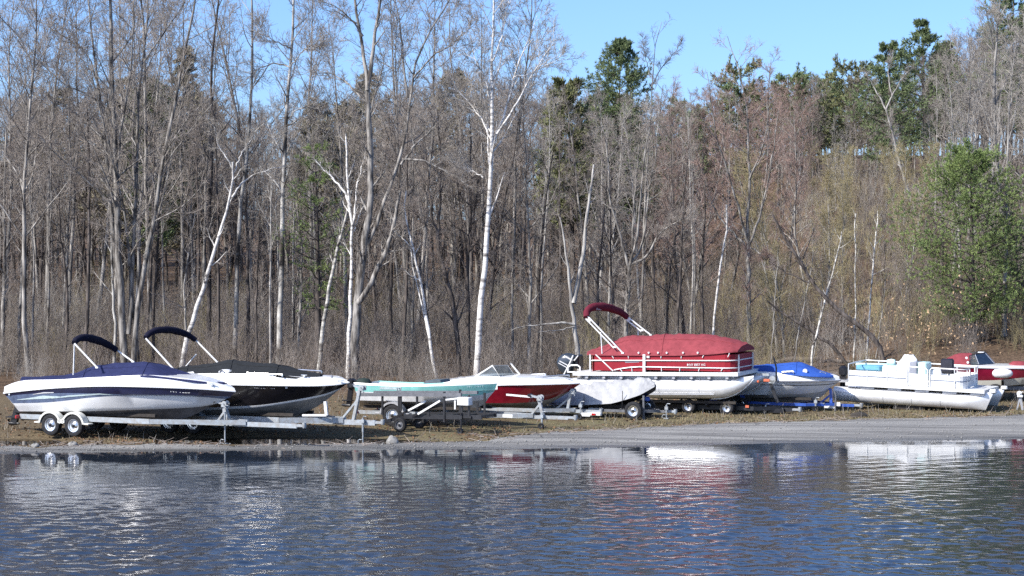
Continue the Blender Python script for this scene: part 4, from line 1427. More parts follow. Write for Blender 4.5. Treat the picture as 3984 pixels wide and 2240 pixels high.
for (p_, q_) in (((718, 590), (740, 628)), ((885, 592), (890, 628)), ((1215, 592), (1215, 628)), ((1420, 592), (1417, 628)), ((1645, 590), (1630, 622)), ((1902, 575), (1885, 615)),
                 ((808, 738), (826, 760)), ((922, 722), (926, 760)), ((1220, 720), (1220, 758)), ((1405, 720), (1402, 758)), ((1602, 720), (1590, 758)), ((1838, 722), (1815, 756))):
    MB().tube([P6(p_, yo), P6(q_, yo)], 0.016, 6).build('rail_stub', 'paint_white', b6, 40)
decal_pts = [P6(q, -YF - 0.014) for q in ((845, 652), (1005, 650), (995, 668), (860, 672))]
MB().add(decal_pts, [(0, 1, 2, 3)]).build('name_badge', 'vinyl_grey', b6, None)
text(b6, 'NY 8857 HG', P6((1500, 704), yo - 0.01), P6((1660, 704), yo - 0.01), 0.085, 'lettering', normal=Vector((0, -1, 0)))
MB().add([P6(q, yo - 0.02) for q in ((1476, 702), (1490, 702), (1490, 682), (1476, 682))], [(0, 1, 2, 3)]).build('registration_sticker', 'lettering', b6, None)
MB().box(P6((1087, 612), yo), (0.11, 0.05, 0.10), bev=0.015).build('side_light', 'paint_white', b6, 40)
# faded red mooring cover
e6 = [P6(q, y) for q, y in (((472, 578), -1.22), ((620, 586), -1.24), ((830, 586), -1.24), ((1200, 588), -1.24), ((1500, 586), -1.24), ((1750, 572), -1.24), ((1900, 556), -1.23), ((1985, 552), -1.0))]
xl6 = e6[-1].x
r6 = [P6(q, 0) for q in ((478, 560), (620, 500), (760, 445), (860, 398), (1050, 396), (1300, 382), (1520, 378), (1760, 394), (1900, 422), (2000, 452), (2085, 482))]
cover(b6, e6, r6, 'canvas_red', 'mooring_cover', bulge=0.5, wrinkle=0.022, n=61, bows=4, sag=0.018, seams=(0.5,), lseams=(5, 13), skirt=0.05, seed=9)
for q in ((990, 572), (1092, 572), (1185, 572), (1272, 572), (1436, 572), (1583, 572)):
    MB().lathe([(0.001, -0.02), (0.032, -0.015), (0.036, 0.02)], (0, 0, 0), 'y', 10).build('cover_fastener', 'paint_white', b6, 60).location = P6(q, -1.27)
bt, bpts = bimini(b6, F6, (C5(832, 574), C5(482, 208), -1.22), (C5(1110, 392), C5(870, 205), 1.22),
                  [(C5(470, 215), -1.22), (C5(450, 175), -1.2), (C5(475, 128), -1.0), (C5(545, 106), -0.7), (C5(660, 112), -0.1), (C5(760, 142), 0.6), (C5(840, 178), 1.1), (C5(868, 210), 1.22)], 'canvas_wine', r=0.15,
                  pole_m='paint_white', pole_r=0.027, dbl=0.11, props=[(C5(625, 582), C5(612, 365), -1.22), (C5(987, 395), C5(985, 345), 1.22)])
text(bt, 'Sunlite', P6((560, 142), -0.80), P6((642, 146), -0.25), 0.07, 'lettering', 'sun_top_script', out=0.02, ital=0.25)
# ladder and outboard at the stern
la = MB()
for yy in (-0.55, -0.15):
    la.tube([P6((242, 792), yy), P6((300, 680), yy), P6((334, 598), yy)], 0.028, 8)
for k in range(3):
    a_ = P6((262 + 24 * k, 752 - 50 * k), -0.55)
    la.tube([a_, a_ + Vector((0, 0.4, 0))], 0.02, 6)
la.build('boarding_ladder', 'paint_white', b6, 40)
ar = MB().tube([P6((282, 770), -0.9), P6((286, 715), -0.9), P6((315, 697), -0.9), P6((380, 697), -0.9), P6((404, 715), -0.9), P6((404, 765), -0.9)], 0.03, 8).tube([P6((282, 766), -0.9), P6((404, 766), -0.9)], 0.028, 6)
ar.build('stern_handrail', 'paint_white', b6, 40)
MB().tube([P6((345, 650), -0.4), P6((385, 600), -0.4)], 0.022, 6).build('transom_tube', 'paint_white', b6, 40)
om = P6((262, 680), -0.1)
o = empty_part('outboard_motor', b6)
o.location = om
cw = MB()
rows = []
for (z, hx, hy, ox) in ((-0.34, 0.16, 0.15, 0.10), (-0.26, 0.27, 0.20, 0.05), (-0.05, 0.34, 0.22, 0.0), (0.15, 0.34, 0.22, 0.03), (0.29, 0.28, 0.19, 0.08), (0.38, 0.17, 0.12, 0.13), (0.40, 0.02, 0.02, 0.15)):
    rows.append([(ox + hx * math.copysign(abs(math.cos(a)) ** 0.7, math.cos(a)), hy * math.copysign(abs(math.sin(a)) ** 0.7, math.sin(a)), z) for a in [k * 2 * math.pi / 20 for k in range(21)]])
cw.grid(rows)
cw.add(rows[0][:-1], [tuple(range(19, -1, -1))])
cw.build('cowl', 'cowl', o, 60)
MB().box((0.02, -0.222, 0.02), (0.40, 0.012, 0.035), ry=R(14)).box((-0.01, -0.222, -0.06), (0.40, 0.012, 0.028), ry=R(14)).build('cowl_stripe', 'lettering', o, None)
MB().box((0.10, -0.20, 0.25), (0.26, 0.03, 0.05), ry=R(14)).build('cowl_badge', 'lettering', o, None)
MB().bar((0.12, 0, -0.3), (0.06, 0, -1.0), 0.14, 0.22).box((0.0, 0, -0.92), (0.5, 0.3, 0.03)).lathe([(0.001, -0.32), (0.07, -0.2), (0.07, 0.1), (0.001, 0.2)], (0.04, 0, -1.1), 'x', 12).build('leg', 'cowl', o, 40)
o.rotation_euler = (0, R(12), 0)
MB().box(P6((395, 660), -0.1), (0.16, 0.5, 0.5), bev=0.04).build('motor_bracket', 'plastic_black', b6, 40)
for (xx, yy) in ((-0.2, 0.4), (-1.6, 0.5)):
    MB().box((fx0 + 1.5 + xx, yy, Z6(fx0) + 0.35), (0.6, 0.6, 0.5), bev=0.05).build('seat', 'vinyl_white', b6, 40)

zf6 = P6((1500, 1112), -0.6).z
t6 = trailer(F6, 'boat_trailer', 'dark pontoon trailer with two small bright wheels under the red pontoon boat', 'steel_black', P6((1000, 1100), -0.5).x, P6((2150, 1105), -0.5).x, P6((2440, 1115), 0).x + 0.35, zf6, 0.55,
             [P6((1490, 1150), -0.85).x, 0.0], 0.24, 0.80, rail=(0.06, 0.14), bunks=(P6((1010, 1075), -0.5).x, P6((2000, 1080), -0.5).x, zbot - 0.05, 0.88), jk=(F6.p(C9(410, 1240), -0.14).x, zf6 + 0.1), jk_wheel=True)
for x in [P6((1100 + 200 * k, 1090), -0.5).x for k in range(5)]:
    for s in (-1, 1):
        MB().bar((x, s * 0.5, zf6), (x, s * 0.88, zbot - 0.10), 0.05, 0.06).build('bunk_bracket', 'steel_black', t6, 40)
Q9 = lambda q, y=0.0: F6.p(C9(*q), y)
MB().bar(Q9((655, 960)), Q9((500, 545)), 0.11, 0.10).build('winch_post', 'steel_black', t6, 40)
MB().lathe([(0.001, -0.1), (0.12, -0.1), (0.12, 0.1), (0.001, 0.1)], Q9((560, 490)), 'y', 14).box(Q9((540, 540)), (0.2, 0.2, 0.1)).build('winch', 'galv', t6, 40)
MB().tube([Q9((560, 30), -0.3), Q9((590, 130), -0.3), Q9((622, 260), -0.3), Q9((624, 520), -0.3)], [0.018, 0.03, 0.03, 0.035], 8).build('guide_pole', 'plastic_black', t6, 40)
MB().bar(Q9((480, 400), 0.0), Q9((230, 392), 0.0), 0.08, 0.08).build('winch_arm', 'galv', t6, 40)
MB().box(Q9((430, 515), -0.35), (0.22, 0.06, 0.10), bev=0.015).build('marker_light', 'sticker_red', t6, 40)
MB().box(Q9((258, 538), -0.35), (0.08, 0.08, 0.09), bev=0.02).build('marker_light', 'sticker_red', t6, 40)
MB().bar(Q9((230, 545), -0.35), Q9((470, 525), -0.35), 0.03, 0.04).build('light_bar', 'steel_black', t6, 40)
MB().box(Q9((640, 1120), 0.0), (0.55, 0.35, 0.18), bev=0.02).build('battery_box', 'plastic_black', t6, 40)
MB().box(Q9((36, 1040), -0.62), (0.12, 0.03, 0.08)).build('reflector', 'sticker_red', t6, 40)

# ------------------------------------------------------------------ 7: white runabout with blue cover
F7 = Frame(C6(1702, 648), 0, 0, R(-24), Y=71.4)
P7 = lambda q, y: F7.p(C6(*q), y)
b7 = F7.root('runabout_boat', 'white runabout under a bright blue cover between the two pontoon boats', 'boat', BOATS)
s7 = hull_line(F7, px(C6, (-60, 500), (300, 510), (700, 530), (900, 545), (1200, 572), (1500, 587), (1630, 592), (1685, 622)), 0.92, 0.45, 2.6)
k7 = hull_line(F7, px(C6, (-60, 640), (300, 650), (780, 660), (1200, 664), (1600, 657), (1702, 650)), 1.06, 0.45, 2.6)
m7 = hull_line(F7, px(C6, (-50, 690), (300, 700), (780, 712), (1200, 716), (1520, 706), (1662, 680)), 1.02, 0.42, 2.3)
m7b = hull_line(F7, px(C6, (-50, 700), (300, 710), (780, 722), (1200, 727), (1515, 717), (1655, 688)), 1.015, 0.42, 2.3)
c7 = hull_line(F7, px(C6, (-30, 840), (300, 848), (850, 850), (1100, 842), (1330, 828), (1470, 800), (1570, 745)), 0.90, 0.34, 1.9)
e7 = hull_line(F7, px(C6, (-30, 930), (300, 945), (850, 958), (1200, 960), (1370, 925), (1480, 850), (1556, 762)), 0.0)
hull(b7, [k7, m7, m7b, c7, e7], [0, 1, 0, 2], ['gel_white', 'vinyl_dark', 'bottom_grey'])
deck(b7, k7, s7)
rub_rail(b7, k7, 0.022, 'vinyl_grey')
ec7 = [P7(q, y) for q, y in (((-40, 490), -0.88), ((480, 500), -0.9), ((800, 515), -0.9), ((900, 540), -0.9), ((1200, 567), -0.86), ((1400, 580), -0.68), ((1590, 588), -0.25))]
rc7 = [P7(q, 0) for q in ((-40, 470), (300, 465), (520, 440), (700, 405), (900, 392), (1180, 392), (1265, 440), (1420, 505), (1600, 572))]
cover(b7, ec7, rc7, 'canvas_blue', bulge=0.6, wrinkle=0.016, seed=4, bows=3, sag=0.04, seams=(0.35, 0.7), lseams=(6,))
text(b7, 'NY 5518 EK', on_side(F7, [k7, m7], C6(1130, 692)), on_side(F7, [k7, m7], C6(1500, 690)), 0.07, 'lettering_grey')
MB().lathe([(0.001, -0.03), (0.08, -0.025), (0.085, 0.03)], (0, 0, 0), 'y', 14).build('cover_vent', 'paint_white', b7, 60).location = P7((1203, 520), -0.70)
rail_tube(b7, [P7((880, 530), -0.93), P7((1040, 524), -0.92)], 0.022)
rail_tube(b7, [P7((1418, 528), -0.30), P7((1490, 548), -0.22)], 0.026)
zf7 = P7((1300, 985), -0.4).z
t7 = trailer(F7, 'boat_trailer', 'blue trailer with a blue winch post under the white runabout', 'steel_blue', -4.9, P7((1250, 985), -0.4).x, P7((1900, 985), 0).x, zf7, 0.70, [-3.6], 0.32, 0.95, rail=(0.06, 0.10), fend=True, fend_m='steel_blue',
             bunks=(-4.8, P7((1300, 960), -0.4).x, zf7 + 0.16, 0.45), jk=(P7((1352, 1215), -0.55).x, zf7 + 0.2, -0.55), jk_wheel=True, winch=(P7((1565, 765), 0).x, P7((1565, 765), 0).z, 0.02, 'plastic_black', False), tongue_w=0.12)
for (q, s_) in (((1555, 1012), (0.42, 0.03, 0.14)), ((1668, 985), (0.16, 0.03, 0.13))):
    MB().box(P7(q, -0.12), s_).build('marker_plate', 'paint_white', t7, 40)
MB().tube([P7((1618, 800), -0.15), P7((1635, 860), -0.15), P7((1625, 1100), -0.15)], 0.03, 8).build('tongue_jack_post', 'steel_grey', t7, 40)
MB().bar(P7((860, 990), -0.6), P7((1480, 972), -0.35), 0.05, 0.04).build('roller_rail', 'galv', t7, 40)

# ------------------------------------------------------------------ 8: old white pontoon boat, tilted bow down
F8 = Frame(C7(2110, 972), 0.30, -1.0, R(-25))
P8 = lambda q, y: F8.p(C7(*q), y)
b8 = F8.root('pontoon_boat', 'old white pontoon boat tilted bow down on a dark block', 'pontoon boat', BOATS)
W8 = 1.2
tl, tr = P8((300, 642), -W8), P8((2068, 712), -W8)
sl8 = (P8((2060, 755), -W8).z - P8((310, 650), -W8).z) / (P8((2060, 755), -W8).x - P8((310, 650), -W8).x)
zd8 = P8((310, 650), -W8).z
xd8 = tl.x
D8 = lambda x: zd8 + 0.10 + sl8 * (x - xd8)
mb = MB()
vs = []
xr8 = P8((2068, 740), -W8).x
for (x, y) in ((xd8 - 0.02, -W8), (xr8, -W8), (xr8, W8), (xd8 - 0.02, W8)):
    for dz in (0, -0.11):
        vs.append((x, y, D8(x) + dz))
mb.add(vs, [(0, 2, 4, 6), (7, 5, 3, 1), (1, 3, 2, 0), (3, 5, 4, 2), (5, 7, 6, 4), (7, 1, 0, 6)])
mb.build('deck', 'paint_white', b8, None)
mb = MB()
for k in range(5):
    x = xd8 + 0.75 + (xr8 - xd8 - 1.0) * k / 4
    mb.box((x, 0, D8(x) - 0.155), (0.48, 2 * W8 - 0.16, 0.085))
mb.build('cross_beams', 'alu_dull', b8, None)
zt8, zb8 = P8((330, 668), -0.95).z, P8((330, 855), -0.95).z
x08 = P8((160, 700), -0.95).x
for y in (-0.95, 0.95):
    xe8 = P8((2190, 790), -0.95).x
    N = 20
    rows = []
    for i in range(N + 1):
        u = i / N
        x = x08 + (xe8 - x08) * u
        t = max(0, (x - (xe8 - 0.95)) / 0.95)
        top = zt8 + sl8 * (x - x08) + 0.13 * t
        bot = zb8 + sl8 * (x - x08) + 0.0 * t
        if i >= N - 6:
            pass
        r = (top - bot) / 2
        c = (top + bot) / 2
        flat = 1 - 0.93 * t
        xx = lambda sz: x - (0.28 * t) * (0.5 - 0.5 * sz)
        rows.append([(xx(math.sin(a)), y + r * flat * math.cos(a), c + r * math.sin(a)) for a in [k * 2 * math.pi / 24 for k in range(25)]])
    mb = MB().grid(rows)
    mb.add(rows[0][:-1], [tuple(range(24))])
    mb.add(rows[-1][:-1], [tuple(range(23, -1, -1))])
    tube_o = mb.build('pontoon_tube', 'alu_white', b8, 40)
    for u in (0.14, 0.32, 0.5, 0.68):
        x = x08 + (xe8 - x08) * u
        r = (zt8 - zb8) / 2
        MB().lathe([(r - 0.004, -0.014), (r + 0.006, -0.01), (r + 0.006, 0.01), (r - 0.004, 0.014)], (x, y, (zt8 + zb8) / 2 + sl8 * (x - x08)), 'x', 32).build('weld_seam', 'alu_dull', tube_o, 40)
    q = Vector(rows[-1][6]) if True else None
    MB().box(Vector((xe8 - 0.03, y, rows[-1][6][2] + 0.02)), (0.22, 0.14, 0.14), bev=0.03).build('nose_cap', 'paint_white', tube_o, 40)
# fence panels
fa, fb, fc, fd = P8((335, 456), -1.14), P8((1085, 492), -1.14), P8((1365, 508), -1.14), P8((1705, 520), -1.14)
hp8 = fa.z - D8(fa.x)


def wall8(name, x0, x1, y, zlo, zhi, m, th=0.025):
    vs = []
    for yy in (y - th / 2, y + th / 2):
        for (x, z) in ((x0, zlo), (x1, zlo), (x1, zhi), (x0, zhi)):
            vs.append((x, yy, D8(x) + z))
    return MB().add(vs, [(0, 1, 2, 3), (7, 6, 5, 4), (0, 4, 5, 1), (1, 5, 6, 2), (2, 6, 7, 3), (3, 7, 4, 0)]).build(name, m, b8, None)


xc1, xc2 = fd.x, fd.x + 0.42
for (x0, x1) in ((fa.x, P8((575, 500), -1.14).x - 0.02), (P8((575, 500), -1.14).x + 0.02, P8((830, 500), -1.14).x - 0.02), (P8((830, 500), -1.14).x + 0.02, fb.x - 0.02), (fc.x + 0.02, fd.x - 0.02)):
    wall8('fence_panel', x0, x1, -1.14, 0.0, hp8, 'paint_white')
    wall8('panel_stripe', x0, x1, -1.156, hp8 * 0.545, hp8 * 0.60, 'graphic_blue', 0.012)
    wall8('panel_stripe', x0, x1, -1.154, hp8 * 0.70, hp8 * 0.715, 'vinyl_grey', 0.01)
wall8('fence_gate', fb.x + 0.03, fc.x - 0.03, -1.135, 0.02, hp8 + 0.0, 'paint_white')
for (x0, x1) in ((fa.x, fd.x),):
    wall8('fence_panel', x0, x1, 1.14, 0.0, hp8, 'paint_white')
xq8 = fd.x + 0.30
corner = [(fd.x + 0.02, -1.14)] + [(xq8 - 0.25 + 0.25 * math.sin(R(a)), -1.14 + 0.25 - 0.25 * math.cos(R(a))) for a in (0, 22, 45, 68, 90)] + [(xq8, -0.40)]
cornr = [(x, -y) for (x, y) in reversed(corner)]
for nm, pts, zl, zh, m_, off in (('fence_panel', corner, 0.0, hp8, 'paint_white', 0), ('panel_stripe', corner, hp8 * 0.545, hp8 * 0.60, 'graphic_blue', 0.014), ('fence_panel', cornr, 0, hp8, 'paint_white', 0),
                             ('panel_stripe', cornr, hp8 * 0.545, hp8 * 0.60, 'graphic_blue', 0.014), ('fence_gate', [(xq8 + 0.01, -0.38), (xq8 + 0.01, 0.38)], 0.02, hp8 + 0.0, 'paint_white', 0)):
    mb = MB()
    for (a, c) in zip(pts[:-1], pts[1:]):
        n_ = Vector((c[1] - a[1], a[0] - c[0], 0)).normalized()
        vs = []
        for o_ in (off + 0.008, off - 0.008):
            vs += [Vector((a[0], a[1], D8(a[0]) + zl)) + n_ * o_, Vector((c[0], c[1], D8(c[0]) + zl)) + n_ * o_, Vector((c[0], c[1], D8(c[0]) + zh)) + n_ * o_, Vector((a[0], a[1], D8(a[0]) + zh)) + n_ * o_]
        mb.add(vs, [(0, 1, 2, 3), (7, 6, 5, 4), (0, 4, 5, 1), (2, 6, 7, 3), (1, 5, 6, 2), (0, 3, 7, 4)])
    mb.build(nm, m_, b8, 30)
text(b8, 'R', Vector((xq8 + 0.012, -0.28, D8(xq8) + hp8 * 0.55)), Vector((xq8 + 0.012, -0.18, D8(xq8) + hp8 * 0.55)), 0.10, 'lettering_grey', 'gate_letter', normal=Vector((1, 0, 0)))
RH = hp8 + 0.23


def post8(x, y, h, r=0.018):
    MB().tube([(x, y, D8(x)), (x, y, D8(x) + h)], r, 6).build('fence_post', 'paint_white', b8, 40)


for xq in (575, 830, 1690):
    post8(P8((xq, 500), -1.15).x, -1.165, RH if xq == 1690 else hp8 + 0.02)
post8(fa.x, -1.165, RH)
# near top rails beside and over the gate, far rail, front rail
MB().tube([(fb.x, -1.165, D8(fb.x)), (fb.x, -1.165, D8(fb.x) + RH - 0.08), (fb.x + 0.08, -1.165, D8(fb.x) + RH), (fc.x - 0.14, -1.165, D8(fc.x) + RH), (fc.x - 0.05, -1.165, D8(fc.x) + RH - 0.08), (fc.x - 0.05, -1.165, D8(fc.x))], 0.028, 8).build('gate_frame', 'paint_white', b8, 40)
zr = lambda x: D8(x) + RH
pts = [(fc.x + 0.03, -1.165, D8(fc.x)), (fc.x + 0.03, -1.165, zr(fc.x) - 0.07), (fc.x + 0.10, -1.165, zr(fc.x)), (fd.x, -1.165, zr(fd.x))]
pts += [(x + 0.02, y - 0.02, zr(x)) for (x, y) in corner[1:-1]] + [(xq8 + 0.02, -0.42, zr(xq8)), (xq8 + 0.02, -0.42, D8(xq8))]
MB().tube(pts, 0.024, 8).build('fence_rail', 'paint_white', b8, 40)
pts = [(fa.x + 0.1, 1.165, D8(fa.x)), (fa.x, 1.165, zr(fa.x)), (fd.x, 1.165, zr(fd.x))] + [(x + 0.02, y + 0.02, zr(x)) for (x, y) in reversed(cornr[1:-1])] + [(xq8 + 0.02, 0.42, zr(xq8)), (xq8 + 0.02, 0.42, D8(xq8))]
MB().tube(pts, 0.024, 8).build('fence_rail', 'paint_white', b8, 40)
MB().tube([(fa.x, -1.165, zr(fa.x) - 0.02), (fa.x - 0.02, 0, zr(fa.x)), (fa.x, 1.165, zr(fa.x))], 0.024, 8).build('fence_rail', 'paint_white', b8, 40)
for k in range(4):
    x = fa.x + (fd.x - fa.x) * (k + 0.5) / 4
    post8(x, 1.165, RH)
for (x, y) in ((xq8 + 0.02, -0.8), (xq8 + 0.02, 0.8)):
    post8(x, y, RH)
# what stands on the deck
def solid(name, q0, q1, y0, y1, m, bev=0.04):
    a, c = P8(q0, y0), P8(q1, y0)
    zl = max(min(a.z, c.z), 0)
    return MB().box(((a.x + c.x) / 2, (y0 + y1) / 2, (a.z + c.z) / 2), (abs(c.x - a.x), abs(y1 - y0), abs(a.z - c.z)), bev=bev).build(name, m, b8, 40)


solid('bench_cushion', (425, 395), (735, 470), 0.35, 0.95, 'bag_blue')
solid('bench_back', (420, 365), (960, 420), 0.92, 1.06, 'vinyl_mint', 0.03)
solid('side_bench', (760, 400), (960, 520), 0.1, 0.8, 'vinyl_mint')
solid('console', (1108, 352), (1205, 600), -0.35, 0.35, 'vinyl_grey', 0.03)
solid('helm_seat', (1212, 358), (1330, 600), -0.3, 0.45, 'vinyl_mint')
solid('front_bench', (1372, 455), (1520, 600), 0.0, 0.9, 'vinyl_white')
sb_ = empty_part('swivel_seat', b8)
a_, c_ = P8((1515, 315), -0.55), P8((1680, 500), -0.55)
MB().box(((a_.x + c_.x) / 2, -0.55, (a_.z + c_.z) / 2 + 0.02), (abs(c_.x - a_.x), 0.16, abs(a_.z - c_.z)), bev=0.05).build('backrest', 'vinyl_dark', sb_, 40)
MB().box(((a_.x + c_.x) / 2, -0.28, c_.z + 0.02), (0.46, 0.46, 0.10), bev=0.04).build('seat', 'vinyl_dark', sb_, 40)
MB().tube([((a_.x + c_.x) / 2, -0.3, D8((a_.x + c_.x) / 2)), ((a_.x + c_.x) / 2, -0.3, c_.z)], 0.04, 8).build('pedestal', 'alu', sb_, 40)
ctr = P8((1075, 385), 0.0)
rows = []
for i in range(9):
    t = i / 8
    rr_ = 0.08 + 0.27 * math.sin(math.pi * min(1.0, 0.08 + t * 0.62))
    rows.append([(ctr.x + 0.08 * (1 - t) + rr_ * (1.1 + 0.10 * math.sin(5 * a + i)) * math.cos(a), ctr.y + rr_ * 0.8 * math.sin(a), ctr.z + 0.33 - t * 0.66 + 0.03 * math.sin(3 * a + t * 4)) for a in [k * 2 * math.pi / 20 for k in range(21)]])
mb = MB().grid(rows)
mb.add(rows[0][:-1], [tuple(range(20))])
mb.build('covered_console', 'vinyl_white', b8, 60)
MB().lathe([(0.001, -0.16), (0.10, -0.14), (0.13, 0.0), (0.10, 0.14), (0.001, 0.16)], P8((880, 345), 0.9) + Vector((0, 0, -0.04)), 'x', 12).build('rolled_cushion', 'vinyl_mint', b8, 60)
om8 = P8((285, 470), 0.0)
MB().box(om8 + Vector((-0.05, 0, 0.0)), (0.30, 0.32, 0.36), bev=0.07).bar(om8 + Vector((-0.05, 0, -0.15)), om8 + Vector((-0.08, 0, -0.75)), 0.12, 0.18).build('outboard_motor', 'plastic_black', b8, 40)
MB().box(P8((270, 590), 0), (0.5, 0.9, 0.07)).build('motor_bracket', 'alu_dull', b8, 40)
w0, w1 = P8((915, 910), -0.9), P8((1290, 985), -0.9)
cx_ = (w0.x + w1.x) / 2
bw = F8.world((cx_, 0, 0))
blk = MB().box((0, 0, 0.28), (abs(w1.x - w0.x), 1.9, max(0.25, w0.z - F8.gl(cx_, -0.9))), bev=0.0)
zb_blk = max(0.25, w0.z - F8.gl(cx_, -0.9))
blk = MB().box((0, 0, zb_blk / 2 + 0.01), (abs(w1.x - w0.x), 1.9, zb_blk), bev=0.02)
bo = blk.build('support_block', 'wood_dark', None, 40)
bo.location = (bw.x, bw.y, gz(bw.x, bw.y))
bo.rotation_euler = (0, 0, F8.yaw)
tag(bo, 'dark timber block propping up the tilted white pontoon boat', 'support block')

# ------------------------------------------------------------------ 9: maroon runabout at the right edge
F9 = Frame(C8(1420, 466), 0, -1.05, R(-14), Y=75.5)
P_9 = lambda q, y: F9.p(C8(*q), y)
b9 = F9.root('runabout_boat', 'maroon and beige runabout with red canvas and dark windscreen behind the old pontoon boat', 'boat', BOATS)
d9 = hull_line(F9, px(C8, (-60, 400), (160, 418), (700, 440), (1420, 455), (2000, 468), (2360, 480)), 1.0, 0.55, 2.2)
r9 = hull_line(F9, px(C8, (-60, 435), (160, 450), (700, 470), (1420, 478), (2000, 480), (2375, 486)), 1.10, 0.55, 2.2)
ma9 = hull_line(F9, px(C8, (-50, 690), (500, 700), (900, 698), (1420, 646), (1900, 590), (2310, 530)), 1.04, 0.5, 2.0)
be9 = hull_line(F9, px(C8, (-40, 800), (500, 815), (900, 815), (1420, 768), (1900, 690), (2250, 590)), 0.94, 0.45, 1.9)
ke9 = hull_line(F9, px(C8, (-40, 880), (500, 905), (1000, 905), (1500, 870), (1900, 780), (2200, 640)), 0.0)
hull(b9, [r9, ma9, be9, ke9], [0, 1, 2], ['gel_maroon', 'gel_beige', 'bottom_dull'])
deck(b9, r9, d9, 'gel_white', 0.05)
rub_rail(b9, r9, 0.03, 'alu_white')
ec = [P_9(q, y) for q, y in (((-50, 398), -0.95), ((100, 402), -0.95), ((250, 405), -0.95), ((445, 408), -0.93))]
rc = [P_9(q, 0) for q in ((-50, 330), (90, 262), (200, 208), (380, 200), (480, 206))]
cover(b9, ec, rc, 'canvas_red', 'canvas_top', bulge=0.45, wrinkle=0.012, n=17, seed=6)
ws9 = empty_part('windscreen', b9)
A, B_, Cc, Dd = P_9((445, 405), -0.92), P_9((430, 245), -0.80), P_9((530, 225), -0.75), P_9((600, 405), -0.80)
MB().poly([A, B_, Cc, Dd], 0.012).build('glass_pane', 'glass', ws9, None)
fx_ = Dd.x
E, G = Vector((fx_ + 0.55, -0.25, Dd.z)), Vector((Cc.x + 0.35, -0.25, Cc.z + 0.03))
MB().poly([Dd, Cc, G, E], 0.012).build('glass_pane', 'glass_dark', ws9, None)
E2, G2 = Vector((fx_ + 0.55, 0.25, Dd.z)), Vector((Cc.x + 0.35, 0.25, Cc.z + 0.03))
MB().poly([E, G, G2, E2], 0.012).build('glass_pane', 'glass_dark', ws9, None)
D2, C2b = Vector((fx_, 0.80, Dd.z)), Vector((Cc.x, 0.75, Cc.z))
MB().poly([E2, G2, C2b, D2], 0.012).build('glass_pane', 'glass_dark', ws9, None)
MB().tube([A, B_, Cc, G, G2, C2b, Vector((B_.x, 0.8, B_.z)), Vector((A.x, 0.92, A.z))], 0.022, 6).build('windscreen_frame', 'steel_black', ws9, 40)
MB().tube([Dd, Cc], 0.018, 6).tube([E, G], 0.015, 6).tube([E2, G2], 0.015, 6).build('windscreen_post', 'alu_dull', ws9, 40)
MB().box(P_9((640, 165), 0.0) + Vector((0, 0, -0.05)), (0.24, 0.12, 0.05), bev=0.015).build('rear_view_mirror', 'alu', b9, 40)
for q in ((376, 290), (400, 372)):
    MB().lathe([(0.001, -0.02), (0.045, -0.015), (0.05, 0.02)], (0, 0, 0), 'y', 10).build('cover_fastener', 'paint_white', b9, 60).location = P_9(q, -0.92)
MB().lathe([(0.001, 0.22), (0.22, 0.20), (0.36, 0.10), (0.40, 0.0)], (0, 0, 0), 'z', 18).build('bow_seat_cover', 'canvas_red', b9, 60).location = P_9((1320, 450), -0.2)
fp = P_9((1030, 572), -1.45)
fw = F9.world(fp)
fb_ = MB().lathe([(0.001, -0.37), (0.06, -0.36), (0.15, -0.28), (0.18, -0.05), (0.175, 0.14), (0.12, 0.30), (0.05, 0.36), (0.001, 0.37)], (0, 0, 0), 'x', 16)
fo_ = fb_.build('boat_fender', 'vinyl_white', None, 60)
fo_.location = fw
fo_.rotation_euler = (0, 0, F9.yaw)
tag(fo_, 'plump white fender hanging on the maroon runabout', 'fender')
MB().tube([P_9((1030, 545), -1.44) - fp, P_9((1030, 470), -1.10) - fp], 0.012, 6).build('fender_line', 'paint_white', fo_)
MB().bar(P_9((1028, 695), -1.06), P_9((1034, 820), -0.98), 0.02, 0.09).build('tie_down_strap', 'plastic_black', b9)
zf9 = P_9((1300, 1100), -0.6).z
t9 = trailer(F9, 'boat_trailer', 'dark trailer under the maroon runabout at the right edge', 'steel_grey', P_9((400, 1000), -0.6).x, P_9((1650, 1000), -0.6).x, P_9((2500, 1000), 0).x, max(zf9, 0.5), 0.75, [P_9((900, 1000), -1.0).x], 0.33, 1.0, rail=(0.07, 0.13),
             bunks=(P_9((400, 1000), -0.6).x, P_9((1650, 1000), -0.6).x, max(zf9, 0.5) + 0.14, 0.45))
# small winch stand of a further trailer, cut by the frame
FW = Frame(C8(1395, 1240), 0.2, 0, R(-14))
PW = lambda q: FW.p(C8(*q), 0)
tw = FW.root('winch_stand', 'white hand winch on a grey post at the right edge beside the pontoon bow', 'winch stand')
MB().bar(PW((1395, 1235)), PW((1340, 950)), 0.08, 0.08).bar(PW((1290, 1235)), PW((1345, 1010)), 0.05, 0.05).build('post', 'alu_dull', tw, 40)
MB().lathe([(0.001, -0.1), (0.09, -0.1), (0.09, -0.08), (0.045, -0.07), (0.045, 0.07), (0.09, 0.08), (0.09, 0.1), (0.001, 0.1)], PW((1335, 940)), 'y', 16).box(PW((1350, 985)), (0.2, 0.22, 0.08), bev=0.015).build('winch', 'paint_white', tw, 40)
MB().tube([PW((1335, 940)) + Vector((0, -0.12, 0)), PW((1390, 900)) + Vector((0, -0.16, 0)), PW((1405, 900)) + Vector((0, -0.28, 0))], 0.016, 6).build('handle', 'paint_white', tw, 40)

